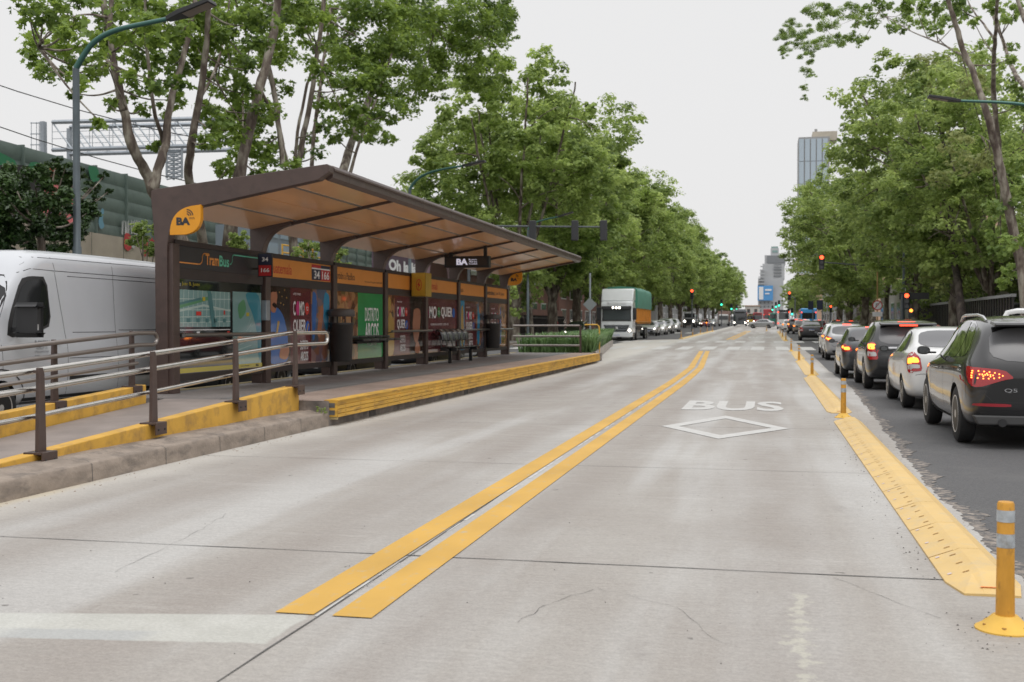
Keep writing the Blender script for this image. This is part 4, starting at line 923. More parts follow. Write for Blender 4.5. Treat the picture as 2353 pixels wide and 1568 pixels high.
def shell(stations, wheels, wr, halfW, bevel_top=1.):
    """body lofted over stations (y, zbot, zbelt, ztop, wbody, wroof), wheel arches cut out"""
    rings = []
    for (y, zb, zl, zt, wb, wr_) in stations:
        h = zt-zl
        half = [(0, zb), (wb*.84, zb), (wb*.955, zb+.07), (wb, zb+(zl-zb)*.45), (wb*.99, zl-.10), (wb*.945, zl), (wr_+(wb*.94-wr_)*.30, zl+h*.62), (wr_, zl+h*.93), (wr_*.72, zt), (0, zt+.008)]
        ring = [(x, y, z) for x, z in half]+[(-x, y, z) for x, z in half[-2:0:-1]]
        rings.append(ring)
    me = bpy.data.meshes.new('b'); n = len(rings[0]); V = [p for r in rings for p in r]; F = []
    for i in range(len(rings)-1):
        for k in range(n): F.append((i*n+k, i*n+(k+1) % n, (i+1)*n+(k+1) % n, (i+1)*n+k))
    F += [tuple(range(n))[::-1], tuple(range((len(rings)-1)*n, len(rings)*n))]
    me.from_pydata(V, [], F); bm = bmesh.new(); bm.from_mesh(me); bmesh.ops.recalc_face_normals(bm, faces=bm.faces)
    for f in [f for f in bm.faces if len(f.verts) > 4]: 
        r = bmesh.ops.inset_individual(bm, faces=[f], thickness=.06)
    bm.to_mesh(me); bm.free()
    o = bpy.data.objects.new('b', me); SC.collection.objects.link(o)
    sd = o.modifiers.new('s', 'SUBSURF'); sd.levels = 2
    cuts = []
    for wy in wheels:
        for s in (-1, 1):
            mb = MB(); mb.lathe([(wr+.045, 0), (wr+.045, .42)], ((halfW-.3) if s > 0 else -(halfW-.3)-.42, wy, wr), 'X', 32)
            c = mb.build('c', M_wheelwell); cuts.append(c); md = o.modifiers.new('bo', 'BOOLEAN'); md.object = c; md.operation = 'DIFFERENCE'; md.solver = 'EXACT'
    bpy.context.view_layer.update()
    res = bpy.data.meshes.new_from_object(o.evaluated_get(bpy.context.evaluated_depsgraph_get()))
    bpy.data.objects.remove(o)
    for c in cuts: bpy.data.objects.remove(c)
    # wheel wells dark
    res.materials.clear()
    pol = []
    for p in res.polygons:
        c = p.center; dk = 0
        for wy in wheels:
            d = math.hypot(c.y-wy, c.z-wr)
            if d < wr+.048 and abs(c.x) < halfW-.02 and (abs(d-(wr+.045)) < .02 or abs(abs(c.x)-(halfW-.3)) < .01): dk = 1
        pol.append(dk)
    res.polygons.foreach_set('material_index', pol)
    res.polygons.foreach_set('use_smooth', [True]*len(pol)); res.set_sharp_from_angle(angle=R(38))
    bv = BVHTree.FromPolygons([v.co.copy() for v in res.vertices], [tuple(p.vertices) for p in res.polygons])
    return res, bv
class Dec:
    """flat shapes wrapped onto the body: axis 'L','R' (sides), 'B' (rear), 'F' (front), 'T' (top)"""
    def __init__(s, bv): s.bv = bv; s.mb = MB()
    def add(s, poly, ax, m=0, off=.004, grid=.07, sm=2):
        if sm: poly = chaikin(poly, sm, .18)
        bm = bmesh.new(); vs = [bm.verts.new((p[0], p[1], 0)) for p in poly]; bm.faces.new(vs)
        xs = [p[0] for p in poly]; ys = [p[1] for p in poly]
        for lo, hi, nrm in ((min(xs), max(xs), (1, 0, 0)), (min(ys), max(ys), (0, 1, 0))):
            k = int((hi-lo)/grid)
            for i in range(1, k+1):
                c = lo+(hi-lo)*i/(k+1)
                bmesh.ops.bisect_plane(bm, geom=bm.verts[:]+bm.edges[:]+bm.faces[:], plane_co=(c*nrm[0], c*nrm[1], 0), plane_no=nrm)
        D = {'L': ((-5, 0, 0), (1, 0, 0)), 'R': ((5, 0, 0), (-1, 0, 0)), 'B': ((0, -9, 0), (0, 1, 0)), 'F': ((0, 9, 0), (0, -1, 0)), 'T': ((0, 0, 6), (0, 0, -1))}[ax]
        out = {}; ok = True
        for v in bm.verts:
            a, b = v.co.x, v.co.y
            org = Vector(D[0])+(Vector((0, a, b)) if ax in 'LR' else Vector((a, 0, b)) if ax in 'BF' else Vector((a, b, 0)))
            h = s.bv.ray_cast(org, Vector(D[1]))
            if h[0] is None:
                q = org.copy(); q2 = s.bv.find_nearest(org+Vector(D[1])*(5-.8 if ax in 'LR' else 6.8)); h = (q2[0], q2[1])
            nr = h[1] if h[1].dot(Vector(D[1])) < 0 else -h[1]
            out[v] = h[0]+nr*off
        vl = list(bm.verts); idx = {v: i for i, v in enumerate(vl)}
        fs = []
        flip = {'L': True, 'R': False, 'B': False, 'F': True, 'T': False}[ax]
        for f in bm.faces:
            t = tuple(idx[v] for v in f.verts); fs.append(t)
        vv = [out[v] for v in vl]
        if fs:
            f0 = fs[0]; nn = (vv[f0[1]]-vv[f0[0]]).cross(vv[f0[2]]-vv[f0[1]])
            if nn.dot(Vector(D[1])) > 0: fs = [f[::-1] for f in fs]
        s.mb.add(vv, fs, m); bm.free()
    def line(s, pts, ax, m=0, w=.008, off=.0025):
        for a, b in zip(pts[:-1], pts[1:]):
            a, b = Vector(a), Vector(b); d = (b-a).normalized(); n = Vector((-d.y, d.x))*w/2
            s.add([tuple(a-n), tuple(b-n), tuple(b+n), tuple(a+n)], ax, m, off, .12, 0)
    def build(s, name, mats, parent, label=None): return s.mb.build(name, mats, parent, smooth=60, label=label)
def wheel(parent, x, y, r, side, spokes=5, cover=False):
    """side -1 left / +1 right; wheel > rim"""
    w_ = .105; mb = MB(); c = (0, 0, 0)
    prof = [(r*.66, -w_), (r*.9, -w_), (r*.97, -w_+.015), (r, -w_+.04), (r, w_-.04), (r*.97, w_-.015), (r*.9, w_), (r*.66, w_)]
    mb.lathe(prof, c, 'X', 36); mb.f = mb.f[:-2]; mb.m = mb.m[:-2]
    for s in (-1, 1):
        mb.lathe([(r*.66, s*w_), (r*.64, s*(w_-.03))], c, 'X', 36); mb.f = mb.f[:-2]; mb.m = mb.m[:-2]
    o = mb.build('wheel', [M_rub], parent, smooth=35); o.location = (x, y, r)
    mb = MB(); s = side; h = s*(w_-.012)
    mb.lathe([(r*.655, s*w_), (r*.64, s*(w_-.012)), (r*.60, s*(w_-.03)), (r*.6, s*(w_-.07)), (.0, s*(w_-.07))], c, 'X', 36, 1)
    mb.lathe([(r*.665, s*(w_-.006)), (r*.665, s*(w_+.004)), (r*.62, s*(w_+.002)), (r*.60, s*(w_-.02))], c, 'X', 36, 0); mb.f = mb.f[:-2]; mb.m = mb.m[:-2]
    for k in range(spokes):
        a = 2*math.pi*k/spokes+.2
        for da in ((-.16, .16) if not cover else (0,)):
            wd = .022 if not cover else .05
            p0 = Vector((0, math.cos(a+da*.3), math.sin(a+da*.3))); p1 = Vector((0, math.cos(a+da), math.sin(a+da)))
            t0 = Vector((0, -math.sin(a), math.cos(a)))
            q = [p0*r*.12-t0*wd, p0*r*.12+t0*wd, p1*r*.62+t0*wd*.8, p1*r*.62-t0*wd*.8]
            hv = Vector((s*(w_-.02), 0, 0)); hb = Vector((s*(w_-.055), 0, 0))
            mb.add([p+hv+(Vector((s*.012, 0, 0)) if i < 2 else Vector()) for i, p in enumerate(q)]+[p+hb for p in q], [(0, 1, 2, 3), (4, 7, 6, 5), (0, 4, 5, 1), (1, 5, 6, 2), (2, 6, 7, 3), (3, 7, 4, 0)], 0)
    mb.lathe([(r*.16, s*(w_-.04)), (r*.15, s*(w_-.0)), (0, s*(w_+.003))], c, 'X', 16, 0)
    rim = mb.build('rim', [M_rim, M_trim], o, smooth=35); return o
def mirror(t, x, y, z, mat, s, big=1.):
    mb = MB(); mb.prism(chaikin([(x+s*.05, z), (x+s*.22, z-.005), (x+s*.235, z+.07), (x+s*.20, z+.125), (x+s*.06, z+.115)], 2, .25), 'Y', y-.07, y+.05); mb.box(x-s*.04, x+s*.09, y-.02, y+.03, z+.01, z+.04)
    o = mb.build('mirror', [mat], t, smooth=45, bevel=.012); mb = MB(); mb.prism(chaikin([(x+s*.075, z+.015), (x+s*.205, z+.012), (x+s*.215, z+.07), (x+s*.19, z+.11), (x+s*.08, z+.10)], 2, .25), 'Y', y-.073, y-.07); mb.build('mirror_glass', [M_glass], o)
def plate(t, o, u, v, txt, w=.36, h=.12):
    mb = MB(); mb.rect(o, u, v, 0, w, 0, h, 0, .0); mb.rect(o, u, v, 0, w, h*.78, h, 2, .002)
    if txt: mb.text(txt, o, u, v, w*.06, h*.12, w*.88, h*.55, 1, .002, .02)
    mb.build('number_plate', [M_platew, M_platet, M_plateb], t)
# ---------------- body outlines: (y from rear, zbot, zbelt, ztop, halfwidth, half roof)
SUV = dict(L=4.63, W=.945, H=1.65, wy=(.93, 3.74), r=.37, st=[
 (0, .48, .86, .93, .70, .60), (.03, .36, .98, 1.05, .85, .68), (.12, .30, 1.06, 1.22, .90, .70), (.30, .25, 1.10, 1.50, .93, .68), (.50, .23, 1.11, 1.61, .94, .66), (.95, .22, 1.10, 1.65, .945, .66), (1.7, .22, 1.08, 1.665, .945, .665),
 (2.35, .22, 1.06, 1.64, .945, .65), (2.72, .22, 1.05, 1.50, .945, .65), (3.1, .22, 1.04, 1.24, .94, .70), (3.32, .22, 1.03, 1.10, .94, .74), (3.8, .23, .99, 1.03, .92, .74), (4.3, .25, .88, .93, .88, .66), (4.55, .30, .74, .79, .80, .56), (4.63, .38, .64, .68, .66, .45)])
SED = dict(L=4.27, W=.85, H=1.51, wy=(.92, 3.47), r=.30, st=[
 (0, .42, .80, .86, .62, .52), (.03, .30, .96, 1.02, .76, .62), (.12, .24, 1.02, 1.10, .82, .66), (.35, .21, 1.04, 1.13, .84, .66), (.55, .20, 1.04, 1.17, .85, .64), (.85, .19, 1.02, 1.38, .85, .60), (1.15, .19, 1.00, 1.485, .85, .58), (1.7, .19, .98, 1.51, .85, .58),
 (2.2, .19, .97, 1.49, .85, .57), (2.6, .19, .96, 1.38, .85, .57), (3.05, .19, .95, 1.10, .84, .62), (3.2, .19, .94, 1.02, .84, .66), (3.7, .20, .88, .93, .82, .64), (4.05, .23, .76, .81, .78, .56), (4.22, .28, .66, .70, .70, .48), (4.27, .35, .56, .60, .6, .42)])
HAT = dict(L=4.05, W=.86, H=1.50, wy=(.75, 3.32), r=.31, st=[
 (0, .42, .80, .88, .68, .58), (.03, .30, .92, 1.0, .80, .64), (.12, .25, .98, 1.14, .84, .64), (.32, .21, 1.01, 1.38, .855, .62), (.55, .19, 1.01, 1.47, .86, .60), (1.0, .19, .99, 1.50, .86, .60), (1.6, .19, .97, 1.51, .86, .60),
 (2.1, .19, .96, 1.47, .86, .59), (2.5, .19, .95, 1.33, .86, .59), (2.9, .19, .94, 1.08, .855, .64), (3.05, .19, .93, 1.0, .85, .66), (3.5, .20, .87, .92, .83, .64), (3.85, .23, .76, .81, .78, .56), (4.0, .28, .66, .70, .70, .48), (4.05, .35, .56, .60, .6, .42)])
_sh = {}
def car(kind, S, mat, label, center, rz=0, name='car', cat='car', group=None, det=None, txt='', lights='off', glass=None, rear_glass=None):
    key = kind
    if key not in _sh: _sh[key] = shell([(y-S['L']/2, *r) for y, *r in S['st']], [y-S['L']/2 for y in S['wy']], S['r'], S['W'])
    me, bv = _sh[key]; me = me.copy(); me.materials.append(mat); me.materials.append(M_wheelwell)
    t = T(name, center, label, cat, group, rz)
    b = bpy.data.objects.new('body', me); SC.collection.objects.link(b); b.parent = t
    h = S['L']/2; Y = lambda y: y-h
    gm = glass or M_glass; rg = rear_glass or gm
    for x_, s in ((-S['W']+.125, -1), (S['W']-.125, 1)):
        for wy in S['wy']: wheel(t, x_, Y(wy), S['r'], s, S.get('spokes', 5), S.get('cover', False))
    D = S['glz']
    for ax in 'LR':
        d = Dec(bv)
        for p in D['surround']: d.add([(Y(a), b_) for a, b_ in p], ax, 0, .003, sm=1)
        d.build('window_surround', [D.get('smat', M_trim)], t)
        for p in D['side']:
            d = Dec(bv); d.add([(Y(a), b_) for a, b_ in p], ax, 0, .006, sm=2); d.build('window', [gm], t)
        d = Dec(bv)
        for l in D['seams']: d.line([(Y(a), b_) for a, b_ in l], ax)
        for l in D.get('sill', []): d.add([(Y(a), b_) for a, b_ in l], ax, 1, .004, sm=0)
        d.build('door_seams', [M_seam, M_trim], t)
        for (a, z_) in D['handles']:
            d = Dec(bv); d.add([(Y(a)-.09, z_), (Y(a)+.09, z_), (Y(a)+.09, z_+.028), (Y(a)-.09, z_+.028)], ax, 0, .022, sm=1); d.build('door_handle', [D.get('hmat', mat)], t)
    d = Dec(bv); d.add(D['rear'], 'B', 0, .005, sm=2); d.build('rear_window', [rg], t)
    d = Dec(bv); d.add(D['wind'], 'T', 0, .005, sm=1) if False else d.add(D['front'], 'F', 0, .005, sm=2); d.build('windscreen', [gm], t)
    for s in (-1, 1):
        tl = Dec(bv); P = [(s*a, b_) for a, b_ in D['tail']]; tl.add(P, 'B', 0, .006, sm=1)
        if 'tail_side' in D: tl.add([(Y(a), b_) for a, b_ in D['tail_side']], 'L' if s < 0 else 'R', 0, .006, sm=1)
        if lights in ('brake', 'bright') and 'lit' in D: tl.add([(s*a, b_) for a, b_ in D['lit']], 'B', 1, .012, sm=2)
        if lights in ('brake', 'bright') and 'lit_side' in D: tl.add([(Y(a), b_) for a, b_ in D['lit_side']], 'L' if s < 0 else 'R', 1, .010, sm=2)
        if 'clear' in D: tl.add([(s*a, b_) for a, b_ in D['clear']], 'B', 2, .010, sm=1)
        if 'clear_side' in D: tl.add([(Y(a), b_) for a, b_ in D['clear_side']], 'L' if s < 0 else 'R', 2, .009, sm=1)
        tl.build('tail_light', [M_lred, D.get('litmat', M_lredlit), M_lclr], t)
        hd = Dec(bv); hd.add([(s*a, b_) for a, b_ in D['head']], 'F', 0, .006, sm=1)
        if lights == 'head': 
            cx_ = sum(a for a, _ in D['head'])/len(D['head']); cz = sum(b_ for _, b_ in D['head'])/len(D['head'])
            hd.add([(s*cx_+.055*math.cos(k*math.pi/4), cz+.05*math.sin(k*math.pi/4)) for k in range(8)], 'F', 1, .012, sm=1)
        hd.build('headlight', [M_lclr, M_hl], t)
    d = Dec(bv)
    for p in D.get('black_rear', []): d.add(p, 'B', 0, .004, sm=1)
    for p in D.get('grille', []): d.add(p, 'F', 0, .004, sm=1)
    for p in D.get('rear_seams', []): d.line(p, 'B', 0)
    d.build('bumper_trim', [M_trim], t)
    for s in (-1, 1): mirror(t, s*(S['W']-.03), Y(S['mir'][0]), S['mir'][1], S.get('mirmat', mat), s)
    hit = bv.ray_cast(Vector((0, -9, S['pl'])), Vector((0, 1, 0))); plate(t, (-.18, (hit[0].y if hit[0] else -h)-.012, S['pl']-.06), UX, UZ, txt)
    hit = bv.ray_cast(Vector((0, 9, .45)), Vector((0, -1, 0))); plate(t, (.18, (hit[0].y if hit[0] else h)+.02, .40), -UX, UZ, txt)
    if lights in ('brake', 'bright') and 'third' in D:
        d = Dec(bv); d.add(D['third'], 'B', 0, .03, sm=1); d.build('brake_light', [M_lredlit], t)
    if det: det(t, S, bv, Y, mat)
    return t
SUV['glz'] = dict(surround=[[(3.18, 1.07), (2.45, 1.585), (1.2, 1.60), (.72, 1.52), (.40, 1.14)]], smat=M_chrome,
  side=[[(3.10, 1.09), (2.42, 1.56), (2.0, 1.585), (1.97, 1.09)], [(1.93, 1.09), (1.95, 1.585), (1.22, 1.585), (1.08, 1.11)], [(1.04, 1.11), (1.16, 1.58), (.76, 1.51), (.46, 1.15)]],
  seams=[[(3.22, 1.02), (3.20, .60), (3.1, .30)], [(1.95, 1.05), (1.95, .32)], [(1.05, 1.05), (1.0, .85), (1.32, .55), (1.4, .32)], [(3.1, .30), (1.4, .30)], [(.4, 1.1), (.25, .85), (.22, .62)]],
  sill=[[(1.38, .22), (3.3, .22), (3.3, .30), (1.38, .30)]], handles=[(2.2, .93), (1.2, .95)], hmat=M_trim,
  rear=[(-.66, 1.08), (.66, 1.08), (.63, 1.50), (-.63, 1.50)], front=[(-.74, 1.10), (.74, 1.10), (.60, 1.55), (-.60, 1.55)],
  tail=[(.38, .88), (.50, .985), (.93, 1.02), (.93, .80), (.80, .76), (.5, .86)], tail_side=[(.02, .80), (.0, 1.0), (.26, 1.03), (.22, .92), (.12, .80)],
  head=[(.5, .64), (.78, .60), (.86, .78), (.55, .76)], black_rear=[[(-.72, .36), (.72, .36), (.85, .48), (-.85, .48)]], grille=[[(-.36, .38), (.36, .38), (.42, .74), (-.42, .74)]],
  rear_seams=[[(-.84, .80), (-.62, .58), (.62, .58), (.84, .80)]], third=[(-.2, 1.555), (.2, 1.555), (.2, 1.585), (-.2, 1.585)], wind=None)
SUV['mir'] = (3.02, 1.10); SUV['pl'] = .70; SUV['mirmat'] = M_trim
def suv_det(t, S, bv, Y, mat):
    for s in (-1, 1):
        mb = MB(); mb.tube([(s*.60, Y(.62), 1.595), (s*.61, Y(.80), 1.645), (s*.61, Y(1.15), 1.672), (s*.61, Y(2.1), 1.672), (s*.60, Y(2.4), 1.65), (s*.59, Y(2.6), 1.59)], [.014, .02, .02, .02, .02, .014], 8)
        mb.build('roof_rail', [pmat('satin_rail', (.62, .62, .63), .25, .8)], t, smooth=50)
    mb = MB(); mb.prism([(Y(.36), 1.60), (Y(.08), 1.565), (Y(.05), 1.535), (Y(.1), 1.52), (Y(.4), 1.55)], 'X', -.60, .60); mb.build('spoiler', [mat], t, bevel=.01, smooth=40)
    mb = MB(); mb.box(-.22, .22, Y(.045), Y(.06), 1.533, 1.553); mb.build('brake_light', [M_lredlit], t)
    for s in (-1, 1):
        d = Dec(bv)
        pts = []
        for a, b_ in ((.86, .885), (.86, .91), (.855, .94), (.85, .965), (.79, .965), (.73, .96), (.67, .955), (.61, .945), (.56, .93), (.52, .91), (.56, .89), (.62, .88), (.68, .875), (.74, .875), (.80, .88), (.72, .92), (.69, .92), (.66, .92), (.75, .925), (.78, .925), (.63, .915), (.70, .935), (.74, .905), (.66, .90)):
            d.add([(s*a+.009*math.cos(k*math.pi/3), b_+.009*math.sin(k*math.pi/3)) for k in range(6)], 'B', 0, .011, sm=0)
        d.build('led_pattern', [M_led], t)
        d = Dec(bv); d.add([(s*.42, .525), (s*.86, .535), (s*.84, .57), (s*.42, .565)], 'B', 0, .009, sm=1); d.build('reflector', [pmat('dark_red_reflector', (.3, .02, .03), .3)], t)
        mb = MB(); mb.lathe([(.05, 0), (.05, .12), (.04, .12), (.04, .02), (0, .02)], (s*.52, Y(-.0)-.02, .33), 'Y', 18); mb.build('exhaust', [M_trim], t, smooth=40)
    hit = bv.ray_cast(Vector((-.5, -9, .80)), Vector((0, 1, 0)))[0]
    mb = MB(); mb.text('Q5', (-.50, hit.y-.012, .70), UX, UZ, 0, 0, .15, .055, 0, .0, .01); mb.build('badge', [M_chrome], t)
    mb = MB(); mb.prism([(-.8, .30), (.8, .30), (.86, .42), (-.86, .42)], 'Y', Y(.0), Y(.12)); mb.build('bumper', [pmat('grey_lower_bumper', (.05, .05, .05), .55)], t, bevel=.02)
    mb = MB(); mb.box(-.05, .05, Y(.9), Y(1.05), 1.66, 1.69); mb.prism([(Y(1.1), 1.67), (Y(.8), 1.75), (Y(.78), 1.74), (Y(1.0), 1.665)], 'X', -.012, .012); mb.build('aerial', [M_trim], t)
SED['glz'] = dict(surround=[[(2.98, .99), (2.4, 1.40), (1.3, 1.42), (.92, 1.20), (.80, 1.06)]],
  side=[[(2.92, 1.0), (2.36, 1.38), (1.98, 1.42), (1.95, 1.01)], [(1.9, 1.01), (1.92, 1.42), (1.32, 1.40), (1.15, 1.04)]],
  seams=[[(3.02, .95), (3.04, .5), (2.95, .26)], [(1.92, .98), (1.95, .26)], [(1.12, 1.0), (1.02, .85), (1.3, .55), (1.36, .26)], [(2.95, .26), (1.36, .26)]],
  handles=[(2.12, .84), (1.28, .86)], rear=[(-.60, 1.13), (.60, 1.13), (.52, 1.43), (-.52, 1.43)], front=[(-.66, 1.04), (.66, 1.04), (.52, 1.42), (-.52, 1.42)],
  tail=[(.58, .72), (.70, .70), (.80, .72), (.80, 1.0), (.72, 1.06), (.62, .95)], tail_side=[(.02, .68), (.02, .98), (.18, 1.05), (.30, .97), (.22, .84), (.14, .68)],
  lit=[(.63, .86), (.78, .86), (.79, .95), (.66, .95)], lit_side=[(.06, .84), (.06, .93), (.19, .94), (.17, .84)], clear=[(.62, .76), (.8, .76), (.8, .83), (.63, .83)], clear_side=[(.04, .74), (.04, .82), (.17, .82), (.14, .74)], litmat=M_lorglit,
  head=[(.42, .62), (.66, .60), (.74, .76), (.48, .72)], black_rear=[[(-.3, .30), (.3, .30), (.34, .38), (-.34, .38)]], grille=[[(-.4, .34), (.4, .34), (.42, .50), (-.42, .50)], [(-.3, .58), (.3, .58), (.36, .66), (-.36, .66)]],
  rear_seams=[[(-.6, .66), (.6, .66)], [(-.78, .62), (-.6, .66)], [(.6, .66), (.78, .62)]], wind=None)
SED['mir'] = (2.86, 1.0); SED['pl'] = .80; SED['cover'] = True; SED['spokes'] = 8; SED['mirmat'] = M_trim
HAT['glz'] = dict(surround=[[(2.88, .97), (2.35, 1.36), (1.0, 1.42), (.55, 1.32), (.42, 1.06)]],
  side=[[(2.82, .98), (2.32, 1.34), (1.85, 1.40), (1.82, .99)], [(1.78, .99), (1.80, 1.40), (1.12, 1.39), (.98, 1.02)], [(.94, 1.03), (1.06, 1.38), (.66, 1.31), (.52, 1.08)]],
  seams=[[(2.9, .93), (2.9, .5), (2.8, .26)], [(1.8, .95), (1.8, .26)], [(.95, 1.0), (.88, .85), (1.14, .5), (1.2, .26)], [(2.8, .26), (1.2, .26)]],
  handles=[(2.0, .84), (1.12, .86)], rear=[(-.62, 1.04), (.62, 1.04), (.56, 1.38), (-.56, 1.38)], front=[(-.68, 1.02), (.68, 1.02), (.54, 1.42), (-.54, 1.42)],
  tail=[(.55, .78), (.82, .76), (.82, .97), (.6, .92)], tail_side=[(.02, .78), (.02, .98), (.32, .99), (.25, .85), (.12, .78)],
  lit=[(.62, .82), (.78, .82), (.79, .90), (.64, .90)], lit_side=[(.08, .86), (.08, .93), (.22, .94), (.18, .87)], litmat=M_lorglit,
  head=[(.44, .62), (.68, .60), (.76, .76), (.5, .72)], black_rear=[[(-.55, .28), (.55, .28), (.62, .42), (-.62, .42)]], grille=[[(-.42, .32), (.42, .32), (.45, .50), (-.45, .50)], [(-.36, .58), (.36, .58), (.4, .68), (-.4, .68)]],
  rear_seams=[[(-.74, .72), (-.55, .56), (.55, .56), (.74, .72)]], third=[(-.18, 1.425), (.18, 1.425), (.18, 1.45), (-.18, 1.45)], wind=None)
HAT['mir'] = (2.75, .98); HAT['pl'] = .66; HAT['mirmat'] = M_trim
RG = 'cars queueing in the right-hand lanes'; LG = 'vehicles queueing in the left carriageway'
XL = 2.42
S_ = SUV; car('suv', S_, P_grey, 'dark grey sport utility vehicle with roof rails and dotted tail light, nearest at right', (XL+S_['W'], 14.92+S_['L']/2, 0), name='sport_utility_vehicle', cat='car', group=RG, det=suv_det, rear_glass=M_glass2)
S_ = SED; car('sedan', S_, P_white, 'white sedan with orange-lit tail light between the grey and black sport utility vehicles', (XL+.03+S_['W'], 21.25+S_['L']/2, 0), name='sedan', group=RG, lights='brake', rear_glass=M_glass2)
# the black one ahead: its own tail lamps
B2 = dict(SUV); B2['glz'] = dict(SUV['glz']); B2['glz'].update(tail=[(.66, .72), (.90, .72), (.90, 1.1), (.76, 1.12), (.72, .9)], tail_side=[(.0, .74), (.02, 1.1), (.2, 1.14), (.25, 1.0), (.14, .76)], lit=[(.74, .96), (.88, .96), (.88, 1.08), (.77, 1.08)], lit_side=[(.06, .97), (.06, 1.08), (.18, 1.09), (.17, .97)],
   clear=[(.70, .80), (.9, .80), (.9, .90), (.73, .90)], clear_side=[(.03, .8), (.03, .9), (.17, .92), (.14, .8)], litmat=M_lorglit, smat=M_trim); B2['H'] = 1.6; B2['mirmat'] = M_trim
def b2det(t, S, bv, Y, mat):
    mb = MB(); mb.prism([(Y(.36), 1.60), (Y(.06), 1.565), (Y(.03), 1.535), (Y(.1), 1.51), (Y(.4), 1.55)], 'X', -.62, .62); mb.build('spoiler', [mat], t, bevel=.01, smooth=40)
    mb = MB(); mb.box(-.2, .2, Y(.02), Y(.04), 1.50, 1.535); mb.build('brake_light', [M_lredlit], t)
    mb = MB(); mb.box(-.5, .5, Y(.0)-.01, Y(.04), .98, 1.02); mb.build('chrome_strip', [M_chrome], t)
black_suv = car('suv', B2, P_black, 'glossy black sport utility vehicle with orange-lit tail lamp ahead of the white sedan', (2.28+.945, 27.6+2.31, 0), name='sport_utility_vehicle', group=RG, lights='brake', det=b2det, rear_glass=M_glass2)
hat1 = car('hatch', HAT, P_gm, 'dark grey hatchback with small orange-lit tail lamps ahead of the black sport utility vehicle', (2.08+.86, 33.3+2.02, 0), name='hatchback', group=RG, lights='brake', rear_glass=M_glass2)
hatoff = car('hatch', HAT, P_white, 'white hatchback sliver just before the right zebra stripes', (2.5+.86, 54.3+2.02, gz(54)), name='hatchback', group=RG, lights='brake')
hathead = car('hatch', HAT, P_silver, 'pale silver hatchback with a lit headlamp just behind the tarpaulin truck', (-10.6, 0, 0), rz=math.pi, name='hatchback', group=LG, lights='head', txt='AF 192 KD')
sedhead = car('sedan', SED, P_black, 'black car facing the camera behind the food poster with one lit headlamp', (-11.55, 27.9+2.13, 0), rz=math.pi, name='sedan', group=LG, lights='head', txt='AF 192 HC')
suvhead = car('suv', B2, P_black, 'tall dark vehicle', (0, -30, 0), rz=math.pi, name='sport_utility_vehicle', group=LG, lights='head')
def put(src, name, x, y, lab, grp, rz, mat, scale=None):
    o = dup(src, (x, y, gz(y)), rz, lab, grp, scale, mat); o.name = name; return o
put(hat1, 'hatchback', 2.35+.86, 47.6+2.0, 'silver car in the near lane ahead of the dark grey hatchback', RG, 0, P_silver)
put(hat1, 'hatchback', 5.9, 45.0+2.0, 'dark red hatchback in the outer right lane hidden behind the queue', RG, 0, P_red)
put(black_suv, 'sport_utility_vehicle', 7.0, 19.2, 'black vehicle roof beyond the nearest grey car at the right edge', RG, 0, P_black, (1, 1, 1.02))
# far traffic on the right beyond the crossing, (u centre, v bottom) of the rear
def zz(x, y): return (1840+x*.16578)/1.088, (600+y*.16578)/1.088
def rear_at(u, v, L): g = G(u, v); return g.x, g.y+L/2
